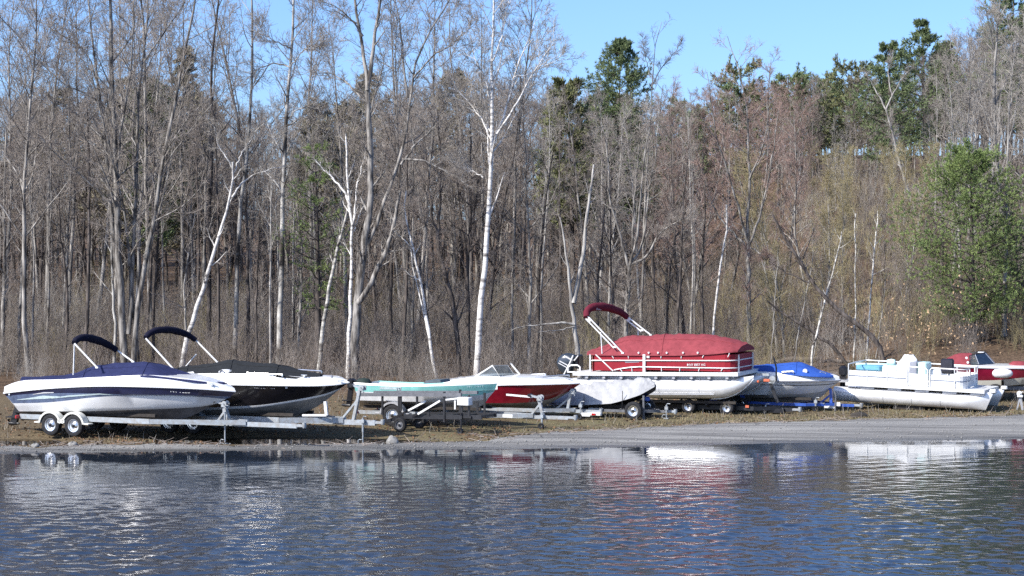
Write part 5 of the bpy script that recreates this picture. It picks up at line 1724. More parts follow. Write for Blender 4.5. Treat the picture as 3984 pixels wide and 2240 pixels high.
# ------------------------------------------------------------------ stones, earth heap on the shore
def lump(name, pix, r, m, label, cat, seed=1, sq=0.7, z=0.1, group=None):
    w = gp(pix[0], pix[1], z)
    rg = np.random.default_rng(seed)
    rows = []
    ph = rg.uniform(0, 6.3, 6)
    for i in range(8):
        th = math.pi * 0.62 * i / 7
        row = []
        for k in range(17):
            a = 2 * math.pi * k / 16
            q = r * (1 + 0.10 * math.sin(2 * a + ph[0]) + 0.08 * math.sin(3 * a + ph[1] + th * 2) + 0.05 * math.sin(5 * a + ph[2] + 3 * th))
            row.append((q * math.sin(th) * math.cos(a), q * math.sin(th) * math.sin(a), q * math.cos(th) * sq))
        rows.append(row)
    o = MB().grid(rows).build(name, m, None, 60)
    o.location = (w.x, w.y, gz(w.x, w.y) + 0.02)
    return tag(o, label, cat, group)


lump('rock', (1526, 1722), 0.19, 'stone', 'round pale stone half sunk in the puddle below the teal boat', 'stone', 1, 1.0, 0.08)
lump('rock', (138, 1738), 0.12, 'stone', 'pale stone at the gravel edge below the hindmost wheel on the left', 'stone', 2, 0.7, 0.08)
lump('rock', (284, 1734), 0.14, 'stone', 'larger pale stone at the gravel edge below the front wheel on the left', 'stone', 3, 0.7, 0.08)
lump('rock', (1058, 1720), 0.10, 'stone', 'small wet stone in the puddle below the black bowrider', 'stone', 4, 0.7, 0.08)
lump('earth_heap', (3342, 1622), 0.34, 'earth', 'small heap of dark earth beside the blue trailer tongue', 'earth heap', 5, 0.42, 0.2)

# ------------------------------------------------------------------ trees
def nrm(a):
    return a / np.maximum(np.linalg.norm(a, axis=-1, keepdims=True), 1e-9)


def grow(S, D, Ln, R0, R1, n, wander, up, rg):
    """vectorised branches: start, direction, length, radii -> points (B, n+1, 3), radii (B, n+1)"""
    B = len(S)
    P = np.zeros((B, n + 1, 3))
    P[:, 0] = S
    d = nrm(D)
    for i in range(n):
        d = d + rg.normal(0, wander, (B, 3))
        d[:, 2] += up
        d = nrm(d)
        P[:, i + 1] = P[:, i] + d * (Ln / n)[:, None]
    t = np.linspace(0, 1, n + 1)[None, :]
    return P, R0[:, None] * (1 - t) + R1[:, None] * t


def kids(P, Rr, k, t0, t1, ang, ratio, rg, taper=0.55, rfac=0.55, plen=None, tpow=1.0, flat=0.0):
    """k children on each parent branch"""
    B, n1, _ = P.shape
    t = t0 + (t1 - t0) * (np.arange(k)[None, :] + rg.uniform(0, 1, (B, k))) / k
    t = np.clip(t, 0, 0.999) ** tpow
    f = t * (n1 - 1)
    i = f.astype(int)
    w = (f - i)[..., None]
    bi = np.arange(B)[:, None]
    S = P[bi, i] * (1 - w) + P[bi, i + 1] * w
    r = Rr[bi, i] * (1 - w[..., 0]) + Rr[bi, i + 1] * w[..., 0]
    T = nrm(P[bi, i + 1] - P[bi, i])
    az = (np.arange(k)[None, :] * 2.4 + rg.uniform(0, 6.28, (B, 1)) + rg.normal(0, 0.5, (B, k)))
    ref = np.where(np.abs(T[..., 2:3]) < 0.9, np.array([0, 0, 1.0]), np.array([1.0, 0, 0]))
    a = nrm(np.cross(T, ref))
    b = np.cross(T, a)
    side = a * np.cos(az)[..., None] + b * np.sin(az)[..., None]
    an = rg.normal(ang, 0.17, (B, k))[..., None]
    D = T * np.cos(an) + side * np.sin(an)
    D[..., 2] -= flat
    if plen is None:
        plen = np.linalg.norm(np.diff(P, axis=1), axis=2).sum(1)
    L = plen[:, None] * ratio * (1 - taper * t) * rg.uniform(0.65, 1.25, (B, k))
    return S.reshape(-1, 3), D.reshape(-1, 3), L.ravel(), (r * rfac).ravel()


class TB:
    """collects tubes as arrays"""

    def __init__(self):
        self.V, self.Q, self.n = [], [], 0

    def add(self, P, Rr, s):
        B, N, _ = P.shape
        if B == 0:
            return
        T = np.gradient(P, axis=1)
        T = nrm(T)
        ref = nrm(np.cross(T.mean(1), np.where(np.abs(T.mean(1)[:, 2:3]) < 0.9, np.array([0, 0, 1.0]), np.array([1.0, 0, 0]))))[:, None, :]
        a = nrm(ref - T * (ref * T).sum(-1, keepdims=True))
        b = np.cross(T, a)
        an = np.arange(s) * 2 * math.pi / s
        ring = P[:, :, None, :] + (a[:, :, None, :] * np.cos(an)[None, None, :, None] + b[:, :, None, :] * np.sin(an)[None, None, :, None]) * Rr[:, :, None, None]
        self.V.append(ring.reshape(-1, 3))
        base = self.n + (np.arange(B)[:, None, None] * N + np.arange(N - 1)[None, :, None]) * s
        k = np.arange(s)[None, None, :]
        k2 = (k + 1) % s
        q = np.stack([base + k, base + k2, base + s + k2, base + s + k], -1)
        self.Q.append(q.reshape(-1, 4))
        self.n += B * N * s

    def mesh(self, name, m, smooth=True):
        if not self.V:
            return None
        return mesh_np(name, np.concatenate(self.V), np.concatenate(self.Q), m, smooth)


def stem_arrays(stems, n, rg, jitter=0.02):
    """stems: list of (points, r0, r1) -> arrays resampled to n+1 points"""
    P, Rr = [], []
    for (pts, r0, r1) in stems:
        q = np.array([tuple(v) for v in smooth_pts(resample(pts, n + 1), 1)])
        q[1:-1] += rg.normal(0, jitter, (n - 1, 3))
        t = np.linspace(0, 1, n + 1)
        P.append(q)
        Rr.append(r0 * (1 - t) + r1 * t)
    return np.array(P), np.array(Rr)


def flare(Rr, P):
    """root flare on the lowest half metre"""
    z = P[..., 2] - P[:, :1, 2]
    return Rr * (1 + 0.55 * np.exp(-z / 0.25))


def bare(seed, stems=None, H=13.0, r=0.11, limbs=16, t_limb=(0.32, 0.97), ang=0.75, ratio=0.30, k2=6, k3=5, k4=3, up=0.10, tw_r=0.006, limb_up=0.06, spread=1.0, n0=14, sides=8,
         lean=0.0, wander=0.05, limb_taper=0.65, fine_len=1.0, first_min=0.0):
    """bare deciduous tree -> (trunk TB, crown TB)"""
    rg = np.random.default_rng(seed)
    tr, cr = TB(), TB()
    if stems is None:
        S = np.array([[0, 0, -0.2]])
        P, Rr = grow(S, np.array([[rg.normal(0, 0.03) + lean, rg.normal(0, 0.03), 1.0]]), np.array([H]), np.array([r]), np.array([r * 0.10]), n0, wander, 0.06, rg)
    else:
        P, Rr = stem_arrays(stems, n0, rg)
    tr.add(P, flare(Rr, P) if stems is None else Rr, sides)
    plen = np.linalg.norm(np.diff(P, axis=1), axis=2).sum(1)
    S, D, L, r1 = kids(P, Rr, limbs, t_limb[0], t_limb[1], ang, ratio, rg, limb_taper, 0.50, plen)
    L = np.maximum(L, first_min)
    r1 = np.clip(r1, tw_r * 1.6, 0.075)
    P1, R1 = grow(S, D, L * spread, r1, np.full(len(L), tw_r * 1.1), 7, 0.09, limb_up, rg)
    tr.add(P1, R1, 5)
    S, D, L, r2 = kids(P1, R1, k2, 0.2, 0.99, 0.70, 0.46, rg, 0.5, 0.6)
    r2 = np.clip(r2, tw_r * 1.15, 0.03)
    P2, R2 = grow(S, D, L, r2, np.full(len(L), tw_r * 0.9), 5, 0.11, limb_up * 0.8, rg)
    cr.add(P2, R2, 3)
    S, D, L, r3 = kids(P2, R2, k3, 0.15, 0.99, 0.65, 0.55, rg, 0.4, 0.7)
    r3 = np.clip(r3, tw_r * 0.85, 0.012)
    P3, R3 = grow(S, D, np.maximum(L, 0.22) * fine_len, r3, np.full(len(L), tw_r * 0.7), 2, 0.12, 0.05, rg)
    cr.add(P3, R3, 3)
    if k4:
        S, D, L, r4 = kids(P3, R3, k4, 0.2, 0.99, 0.6, 0.6, rg, 0.3, 0.8)
        P4, R4 = grow(S, D, np.maximum(L, 0.16) * fine_len, np.clip(r4, tw_r * 0.7, 0.008), np.full(len(L), tw_r * 0.55), 1, 0.12, 0.05, rg)
        cr.add(P4, R4, 3)
    return tr, cr


class LB:
    """needle tufts: thin triangles"""

    def __init__(self):
        self.V, self.n, self.T = [], 0, []

    def tufts(self, C, D, k, ln, wd, spread, rg):
        B = len(C)
        d = nrm(np.repeat(D[:, None, :], k, 1) + rg.normal(0, spread, (B, k, 3)))
        side = nrm(np.cross(d, rg.normal(0, 1, (B, k, 3))))
        l = ln * rg.uniform(0.6, 1.3, (B, k, 1))
        o = C[:, None, :] + rg.normal(0, ln * 0.15, (B, k, 3))
        w = wd * rg.uniform(0.6, 1.3, (B, k, 1))
        V = np.stack([o - side * w * 0.3, o + d * l * 0.45 - side * w, o + d * l, o + d * l * 0.45 + side * w], 2)
        self.V.append(V.reshape(-1, 3))
        b = self.n + np.arange(B * k)[:, None] * 4
        self.T.append(np.concatenate([b, b + 1, b + 2, b + 3], 1))
        self.n += B * k * 4

    def mesh(self, name, m):
        return mesh_np(name, np.concatenate(self.V), np.concatenate(self.T), m, False)


def pine(seed, H=14.0, r=0.18, base=0.25, width=2.6, whorl=0.55, per=5, k2=5, tuft=0.30, tw=0.055, k=7, droop=-0.02, crown_pow=0.8, ragged=0.35):
    """conifer with whorled limbs and needle tufts -> trunk TB, foliage LB"""
    rg = np.random.default_rng(seed)
    tr, fo = TB(), LB()
    P, Rr = grow(np.array([[0, 0, -0.2]]), np.array([[rg.normal(0, 0.02), rg.normal(0, 0.02), 1.0]]), np.array([H]), np.array([r]), np.array([0.015]), 12, 0.012, 0.05, rg)
    tr.add(P, flare(Rr, P), 8)
    zs, S, D, L, rr = np.arange(base * H, H - 0.2, whorl), [], [], [], []
    for z in zs:
        u = (z - base * H) / (H * (1 - base))
        env = width * ((1 - u) ** crown_pow) * min(1.0, 0.45 + 2.2 * u) + 0.22
        a0 = rg.uniform(0, 6.28)
        for j in range(per):
            if rg.uniform() < 0.14:
                continue
            a = a0 + j * 2 * math.pi / per + rg.normal(0, 0.3)
            f = (z + 0.2) / H * 12
            i = min(int(f), 11)
            S.append(P[0, i] * (1 - f + i) + P[0, i + 1] * (f - i))
            D.append([math.cos(a), math.sin(a), 0.10 + 0.50 * u * u + rg.normal(0, 0.10)])
            L.append(env * rg.uniform(1 - ragged, 1 + ragged * 0.6))
            rr.append(0.012 + 0.03 * (1 - u))
    S, D, L, rr = np.array(S), np.array(D), np.array(L), np.array(rr)
    P1, R1 = grow(S, D, L, rr, np.full(len(L), 0.006), 5, 0.07, 0.035, rg)
    tr.add(P1, R1, 4)
    S2, D2, L2, r2 = kids(P1, R1, k2, 0.30, 0.99, 0.8, 0.42, rg, 0.35, 0.6)
    P2, R2 = grow(S2, D2, np.clip(L2, 0.2, 1.1), np.clip(r2, 0.005, 0.012), np.full(len(L2), 0.004), 3, 0.10, 0.05, rg)
    tr.add(P2, R2, 3)
    for (Pq, m_) in ((P2, 3), (P1, 5)):
        T = nrm(np.diff(Pq, axis=1))
        for i in range(1 if Pq is P2 else 2, m_ + 1):
            fo.tufts(Pq[:, i], T[:, i - 1] + np.array([0, 0, 0.35]), k, tuft, tw, 0.62, rg)
    return tr, fo


TREE_N = 0


def put_tree(name, tm, cm, loc, rz=0.0, sc=1.0, label='', group=None, cname='crown', cat='tree', tilt=(0, 0)):
    e = bpy.data.objects.new(name, None)
    e.empty_display_size = 0.4
    e.location = loc
    e.rotation_euler = (tilt[0], tilt[1], rz)
    e.scale = (sc, sc, sc)
    COL.objects.link(e)
    tag(e, label, cat, group)
    if tm:
        link('trunk', tm, e)
    if cm:
        link(cname, cm, e)
    return e


def local(pts, Y, org, depth_wob=0.0, rg=None, dy=0.0):
    """photo pixels -> points relative to org, on depth Y with some front-to-back sway"""
    out = []
    for i, q in enumerate(pts):
        w = at(q[0], q[1], Y + (dy * i / max(1, len(pts) - 1)) + (depth_wob * math.sin(i * 1.7 + Y) if i else 0))
        out.append(w - org)
    return out


def traced(name, label, Y, stems, bark, twig, seed, base=None, group=None, **kw):
    """A tree whose stems follow the photo; limbs, branches and twigs grow from them. stems: (pixels, r0, r1, dy)"""
    b0 = base or stems[0][0][0]
    w = at(b0[0], b0[1], Y)
    org = Vector((w.x, Y, gz(w.x, Y)))
    st = []
    for (pix, r0, r1, *dy) in stems:
        L = local(pix, Y, org, 0.12, dy=dy[0] if dy else 0.0)
        if pix is stems[0][0]:
            L[0] = Vector((L[0].x, L[0].y, min(L[0].z, -0.15)))
            if L[0].z > -0.14 or True:
                L[0].z = -0.15
        st.append((L, r0, r1))
    args = dict(limbs=12, t_limb=(0.35, 0.98), k2=5, k3=5, k4=3)
    args.update(kw)
    tr, cr = bare(seed, st, **args)
    return put_tree(name, tr.mesh('trunk', M[bark]), cr.mesh('crown', M[twig]), org, label=label, group=group)


# ---- trees that can be told apart in the photo (source pixels)
traced('maple_tree', 'tall clump of grey maple stems rising from one base behind the navy bowrider', 88.0, [
    ([(490, 1420), (478, 1327), (469, 1085), (457, 892), (452, 747), (450, 560), (445, 400), (435, 242), (430, 48), (424, -120), (420, -300)], 0.185, 0.04),
    ([(478, 1250), (450, 1040), (447, 940), (428, 800), (416, 650), (406, 483), (377, 314), (358, 145), (343, 0), (330, -180)], 0.105, 0.025, 1.0),
    ([(520, 1430), (522, 1346), (532, 1182), (565, 1012), (590, 940), (614, 722), (640, 590), (667, 483), (701, 290), (739, 121), (765, -40), (790, -200)], 0.13, 0.03, -1.0),
    ([(500, 1300), (508, 1133), (522, 940), (527, 771), (532, 620), (534, 483), (536, 338), (561, 242), (575, 48), (580, -150)], 0.11, 0.025, 1.5),
    ([(462, 620), (464, 532), (488, 411), (512, 242), (522, 0), (530, -140)], 0.06, 0.015, -0.8),
    ([(580, 980), (612, 870), (640, 740), (668, 610), (690, 480), (730, 330), (770, 180)], 0.05, 0.012, 1.2),
    ([(418, 780), (338, 700), (217, 604), (160, 532), (97, 483)], 0.045, 0.008, -0.8),
    ([(400, 540), (330, 470), (271, 420), (184, 367), (120, 330)], 0.04, 0.008, 1.0),
    ([(390, 400), (330, 362), (242, 324), (145, 232), (100, 164)], 0.04, 0.008, -1.0),
    ([(380, 330), (340, 200), (200, 110), (63, 30)], 0.04, 0.008, 1.2),
    ([(560, 240), (620, 150), (700, 40), (760, -80)], 0.04, 0.008, 0.8),
    ([(630, 660), (700, 560), (790, 440), (900, 330)], 0.035, 0.008, 0.8),
], 'bark_grey', 'twig_grey', 11, limbs=12, k2=5, k3=4, k4=2, t_limb=(0.3, 0.98), ratio=0.22, first_min=0.7)
traced('birch_tree', 'white birch leaning to the right behind the black bowrider', 86.0, [
    ([(700, 1420), (715, 1341), (754, 1244), (793, 1109), (841, 959), (870, 853), (899, 761), (913, 680), (905, 630)], 0.125, 0.035),
    ([(903, 766), (920, 735), (942, 708), (1000, 674), (1060, 655), (1095, 648)], 0.045, 0.012, 0.4),
    ([(908, 660), (880, 610), (850, 570), (835, 500), (817, 470)], 0.035, 0.008, -0.4),
    ([(910, 670), (935, 600), (968, 560), (985, 520)], 0.03, 0.008, 0.4),
], 'bark_birch', 'twig_pale', 12, limbs=7, k2=4, k3=3, k4=2, ratio=0.16, t_limb=(0.45, 0.97))
traced('birch_tree', 'slender tall birch, white above and dark below, left of the yellow-green young pine', 90.0, [
    ([(1082, 1420), (1085, 1350), (1090, 1133), (1098, 940), (1101, 747), (1104, 600), (1114, 411), (1130, 242), (1145, 0), (1150, -250)], 0.135, 0.035),
    ([(1128, 262), (1110, 252), (1060, 245), (1000, 270), (960, 305)], 0.04, 0.008, 0.8),
    ([(1130, 262), (1160, 220), (1180, 195), (1230, 170)], 0.035, 0.008, -0.6),
    ([(1130, 186), (1110, 180), (1050, 150), (1000, 110)], 0.035, 0.008, -0.6),
    ([(1116, 460), (1150, 430), (1200, 415), (1250, 415)], 0.03, 0.007, 0.5),
], 'bark_halfbirch', 'twig_grey', 13, limbs=16, k2=5, k3=4, k4=3, ratio=0.15, t_limb=(0.35, 0.98), first_min=1.0)
traced('maple_tree', 'thick grey forked maple with a dark crotch behind the stern of the teal boat', 85.0, [
    ([(1382, 1480), (1384, 1350), (1390, 1182), (1406, 1037), (1418, 964), (1432, 880), (1445, 747), (1445, 650), (1440, 560), (1435, 483), (1430, 340)], 0.205, 0.10),
    ([(1430, 350), (1420, 260), (1411, 193), (1396, 97), (1382, 0), (1375, -140), (1370, -250)], 0.085, 0.03, 0.5),
    ([(1430, 340), (1440, 270), (1450, 217), (1464, 97), (1480, 0), (1500, -160)], 0.095, 0.03, -0.5),
    ([(1392, 1180), (1411, 1160), (1454, 1075), (1503, 979), (1520, 930), (1546, 820), (1557, 740)], 0.13, 0.06, -0.5),
    ([(1432, 945), (1483, 834), (1510, 722), (1556, 640), (1568, 560), (1585, 483), (1604, 314), (1628, 193), (1667, 121), (1754, 0), (1800, -100)], 0.085, 0.02, 0.8),
    ([(1560, 640), (1600, 580), (1652, 532), (1725, 459), (1760, 440)], 0.05, 0.012, 0.5),
    ([(1565, 620), (1640, 622), (1700, 650), (1780, 690), (1850, 740)], 0.045, 0.01, -0.5),
    ([(1430, 400), (1400, 380), (1350, 320), (1280, 280), (1180, 270)], 0.045, 0.01, 0.8),
    ([(1412, 140), (1380, 90), (1330, 40), (1250, 0)], 0.045, 0.01, -0.6),
    ([(1440, 440), (1470, 330), (1490, 260), (1492, 200)], 0.045, 0.012, 0.6),
    ([(1585, 380), (1570, 260), (1560, 100), (1535, 0), (1530, -100)], 0.05, 0.012, 0.6),
    ([(1610, 300), (1680, 220), (1760, 170), (1840, 100)], 0.04, 0.01, -0.8),
], 'bark_grey', 'twig_grey', 14, limbs=9, k2=5, k3=4, k4=3, ratio=0.22, t_limb=(0.3, 0.98), first_min=0.8, sides=10)
traced('birch_tree', 'thin white birch touching the left side of the forked maple', 85.6, [
    ([(1355, 1470), (1358, 1350), (1362, 1133), (1370, 940), (1372, 882), (1360, 800), (1348, 700), (1345, 520)], 0.095, 0.03),
    ([(1366, 800), (1340, 750), (1300, 698), (1251, 650), (1225, 620)], 0.055, 0.015, 0.3),
    ([(1374, 880), (1382, 771), (1390, 698), (1411, 650), (1420, 590)], 0.045, 0.012, -0.3),
    ([(1378, 900), (1400, 830), (1420, 790)], 0.03, 0.008, 0.3),
], 'bark_birch', 'twig_pale', 15, limbs=6, k2=3, k3=3, k4=2, ratio=0.15, t_limb=(0.5, 0.97))
traced('birch_tree', 'slanting white birch dashed with dark patches left of the forked maple', 87.0, [
    ([(1238, 1460), (1246, 1350), (1271, 1182), (1290, 1075), (1314, 964), (1333, 882), (1353, 810), (1368, 740)], 0.105, 0.045)],
    'bark_birch_dash', 'twig_pale', 16, limbs=4, k2=3, k3=3, k4=2, ratio=0.14, t_limb=(0.6, 0.98))
traced('birch_tree', 'pale thin birch leaning left above the teal boat with its tip bent over', 86.0, [
    ([(1702, 1480), (1677, 1350), (1662, 1230), (1633, 1085), (1604, 964), (1590, 882), (1570, 819), (1566, 780), (1580, 742)], 0.075, 0.025),
    ([(1606, 965), (1570, 930), (1535, 900)], 0.025, 0.008, 0.3),
    ([(1672, 1330), (1640, 1180), (1605, 1040), (1596, 960)], 0.04, 0.015, 0.6)],
    'bark_birch', 'twig_pale', 17, limbs=5, k2=3, k3=3, k4=2, ratio=0.14, t_limb=(0.5, 0.98))
traced('birch_tree', 'tallest white birch with a spreading crown against the sky behind the red runabout', 86.0, [
    ([(1850, 1480), (1865, 1350), (1868, 1230), (1872, 1133), (1889, 988), (1899, 843), (1908, 700), (1917, 532), (1913, 387), (1909, 242), (1920, 145), (1921, 30), (1925, -120)], 0.15, 0.03),
    ([(1922, 560), (1936, 500), (1967, 435), (2000, 290), (2030, 215), (2060, 150), (2090, 60)], 0.06, 0.012, 0.8),
    ([(1934, 520), (1990, 440), (2058, 314), (2103, 240), (2160, 150)], 0.05, 0.01, -0.8),
    ([(1910, 540), (1880, 470), (1851, 435), (1822, 391), (1760, 340)], 0.04, 0.01, 0.6),
    ([(1911, 400), (1895, 330), (1850, 230), (1830, 130)], 0.04, 0.008, -0.6),
    ([(1905, 640), (1900, 560), (1895, 470), (1880, 380)], 0.04, 0.008, 0.5),
    ([(1915, 240), (1950, 150), (1960, 60), (2010, -40)], 0.035, 0.008, 0.5),
    ([(1880, 690), (1850, 670), (1805, 640)], 0.03, 0.008, 0.3),
    ([(2000, 300), (2060, 290), (2130, 250), (2200, 230)], 0.03, 0.007, 0.6),
], 'bark_birch', 'twig_pale', 18, limbs=10, k2=5, k3=5, k4=3, ratio=0.22, t_limb=(0.35, 0.98), first_min=0.9, sides=10)
traced('maple_tree', 'dark leaning maple with a knotted fork above the bow of the teal boat', 87.5, [
    ([(1790, 1460), (1783, 1350), (1754, 1133), (1715, 1012), (1702, 916)], 0.115, 0.09),
    ([(1703, 920), (1712, 800), (1715, 650), (1710, 540), (1700, 420)], 0.07, 0.02, 0.5),
    ([(1700, 915), (1676, 820), (1668, 700), (1655, 560)], 0.06, 0.015, -0.5),
    ([(1700, 915), (1660, 880), (1618, 834), (1560, 780)], 0.05, 0.012, 0.6)],
    'bark_brown', 'twig_brown', 19, limbs=9, k2=5, k3=4, k4=3, ratio=0.28, t_limb=(0.3, 0.98))
traced('maple_tree', 'dark upright maple forking low between the leaning maple and the tallest birch', 88.5, [
    ([(1822, 1470), (1822, 1350), (1820, 1085), (1822, 930), (1832, 795), (1835, 650), (1830, 480)], 0.11, 0.03),
    ([(1820, 1000), (1795, 880), (1782, 760), (1780, 620)], 0.055, 0.012, 0.6),
    ([(1824, 930), (1850, 800), (1860, 700)], 0.045, 0.012, -0.6)],
    'bark_brown', 'twig_brown', 20, limbs=12, k2=5, k3=4, k4=3, ratio=0.25, t_limb=(0.4, 0.98))
traced('dead_tree', 'pale rotten trunk with dark holes and a broken limb beside the outboard motor', 80.5, [
    ([(2262, 1480), (2246, 1350), (2227, 1206), (2215, 1085), (2198, 980), (2190, 900), (2179, 843)], 0.125, 0.02),
    ([(2232, 1180), (2248, 1109), (2270, 964), (2290, 795), (2300, 722), (2310, 640)], 0.10, 0.035, 0.6),
    ([(2236, 1262), (2180, 1255), (2120, 1262), (2040, 1268), (1990, 1285)], 0.055, 0.012, -0.6),
    ([(2236, 1270), (2160, 1285), (2080, 1292)], 0.03, 0.01, -0.9)],
    'bark_pale', 'twig_grey', 21, limbs=4, k2=3, k3=3, k4=2, ratio=0.2, t_limb=(0.5, 0.98))
traced('maple_tree', 'grey maple with four upswept stems behind the red sun top', 86.0, [
    ([(2436, 1440), (2436, 1300), (2442, 1120), (2450, 1040)], 0.10, 0.085),
    ([(2446, 1050), (2425, 960), (2400, 890), (2372, 780), (2372, 650), (2350, 520), (2310, 400)], 0.06, 0.015, 0.5),
    ([(2450, 1040), (2470, 960), (2484, 860), (2500, 700), (2510, 560), (2540, 420)], 0.06, 0.015, -0.5),
    ([(2455, 1020), (2500, 980), (2512, 850), (2530, 700), (2548, 640), (2560, 480), (2580, 330)], 0.045, 0.012, 0.7),
    ([(2455, 1030), (2520, 995), (2545, 940), (2580, 890), (2640, 860), (2690, 832)], 0.06, 0.012, -0.6),
    ([(2460, 960), (2464, 800), (2478, 640), (2490, 480)], 0.05, 0.012, 0.9)],
    'bark_grey', 'twig_grey', 22, limbs=10, k2=5, k3=4, k4=3, ratio=0.26, t_limb=(0.35, 0.98))
traced('birch_tree', 'very thin white birch rising from behind the red mooring cover', 88.0, [
    ([(2765, 1420), (2773, 1298), (2785, 1180), (2793, 1109), (2817, 964), (2828, 880), (2826, 795)], 0.062, 0.03)],
    'bark_birch', 'twig_pale', 23, limbs=4, k2=3, k3=3, k4=2, ratio=0.16, t_limb=(0.7, 0.98))
traced('maple_tree', 'broad maple with a black forked crotch and reddish buds right of the red pontoon boat', 90.0, [
    ([(2915, 1440), (2913, 1200), (2912, 1061), (2909, 964)], 0.105, 0.09),
    ([(2910, 970), (2905, 892), (2914, 760), (2918, 650), (2909, 435), (2890, 330), (2870, 250), (2830, 140)], 0.075, 0.012, 0.5),
    ([(2912, 960), (2945, 880), (2965, 800), (2990, 700), (3010, 560), (3030, 420)], 0.06, 0.012, -0.6),
    ([(2905, 965), (2880, 930), (2850, 905), (2800, 850), (2760, 760), (2720, 640)], 0.055, 0.012, 0.6),
    ([(2908, 940), (2880, 840), (2850, 720), (2800, 580), (2770, 420), (2750, 280)], 0.055, 0.012, -0.9),
    ([(2915, 700), (2960, 600), (2985, 500), (2990, 360), (3000, 230)], 0.045, 0.01, 0.6),
    ([(2918, 960), (2955, 985), (3000, 1030)], 0.04, 0.01, -0.3)],
    'bark_grey', 'twig_red', 24, limbs=10, k2=5, k3=5, k4=2, ratio=0.26, t_limb=(0.35, 0.98))
for i, (pix, r_, lab) in enumerate((
        ([(3150, 1440), (3163, 1350), (3201, 1206), (3226, 1109), (3259, 988), (3275, 900)], 0.062, 'white birch leaning right, brightest of those above the blue cover'),
        ([(3085, 1440), (3098, 1350), (3129, 1182), (3153, 1070), (3165, 980)], 0.042, 'thin pale birch leaning right, over the middle of the blue cover'),
        ([(3318, 1440), (3322, 1350), (3329, 1182), (3327, 1037), (3325, 940), (3330, 830)], 0.046, 'straight thin white birch above the outboard end of the old pontoon boat'),
        ([(3368, 1440), (3375, 1350), (3385, 1157), (3404, 940), (3415, 820)], 0.050, 'thin white birch leaning slightly right above the blue bench'),
        ([(3405, 1440), (3418, 1330), (3435, 1180), (3450, 1060)], 0.032, 'greyish sapling stem just right of the birches above the blue bench'),
        ([(2998, 1440), (3005, 1300), (3020, 1100), (3030, 950)], 0.036, 'thin pale stem above the left end of the blue cover'),
        ([(3160, 1430), (3180, 1300), (3198, 1160)], 0.034, 'short pale stem crossing the brightest leaning birch'))):
    traced('birch_tree', lab, 84.5 + 0.5 * i, [(pix, r_ * 0.78, r_ * 0.4)], 'bark_birch_dash' if i in (0, 2, 3) else 'bark_pale', 'twig_olive', 30 + i, limbs=6, k2=4, k3=3, k4=2, ratio=0.20, t_limb=(0.55, 0.98), group='thin birches on the right-hand bank')
traced('leaning_tree', 'dark dead trunk leaning far over to the left above the old pontoon boat', 83.8, [
    ([(3450, 1370), (3419, 1317), (3322, 1254), (3187, 1143), (3129, 1046), (3060, 930), (3003, 834)], 0.115, 0.045),
    ([(3150, 1100), (3060, 1060), (2990, 1010)], 0.035, 0.012, 0.4)], 'bark_brown', 'twig_brown', 40, limbs=5, k2=3, k3=3, k4=2, ratio=0.14, t_limb=(0.5, 0.98))
traced('birch_tree', 'white forked birch in front of the dark pines at upper right', 112.0, [
    ([(3640, 1250), (3580, 950), (3545, 780), (3516, 690), (3500, 640), (3487, 580), (3470, 500), (3458, 459), (3446, 420)], 0.10, 0.05),
    ([(3446, 425), (3425, 380), (3404, 348), (3385, 310), (3361, 275)], 0.05, 0.02, 0.5),
    ([(3448, 425), (3467, 377), (3496, 329), (3520, 290), (3554, 261)], 0.05, 0.015, -0.5),
    ([(3470, 372), (3465, 338), (3456, 300), (3455, 265), (3475, 210)], 0.045, 0.012, 0.5)],
    'bark_pale', 'twig_pale', 41, limbs=5, k2=4, k3=4, k4=2, ratio=0.12, t_limb=(0.6, 0.98))
traced('birch_tree', 'pale many-branched birch filling the top right corner above the green pine', 104.0, [
    ([(3925, 1250), (3905, 900), (3880, 650), (3871, 520), (3869, 387), (3869, 193), (3888, 60), (3895, -60)], 0.15, 0.03),
    ([(3872, 405), (3900, 340), (3925, 290), (3960, 200)], 0.06, 0.012, 0.8),
    ([(3868, 190), (3850, 110), (3835, 20)], 0.045, 0.012, -0.5),
    ([(3872, 520), (3830, 420), (3780, 380), (3740, 330)], 0.05, 0.012, 0.8),
    ([(3880, 640), (3840, 480), (3800, 300), (3770, 160)], 0.05, 0.012, -0.8),
    ([(3890, 700), (3940, 500), (3960, 350), (3990, 200)], 0.06, 0.012, 0.8)],
    'bark_pale', 'twig_pale', 42, limbs=11, k2=5, k3=4, k4=3, ratio=0.25, t_limb=(0.3, 0.98), first_min=1.0)
traced('maple_tree', 'spindly maple with one tall bare top standing above the skyline right of the pine', 100.0, [
    ([(2490, 1350), (2505, 900), (2515, 677), (2530, 520), (2533, 400), (2540, 330), (2530, 220), (2560, 150), (2575, 85)], 0.085, 0.012),
    ([(2533, 340), (2560, 280), (2620, 210), (2660, 150)], 0.03, 0.007, 0.6),
    ([(2532, 300), (2510, 220), (2500, 140)], 0.025, 0.006, -0.6)],
    'bark_grey', 'twig_grey', 43, limbs=12, k2=4, k3=3, k4=2, ratio=0.14, t_limb=(0.3, 0.98))
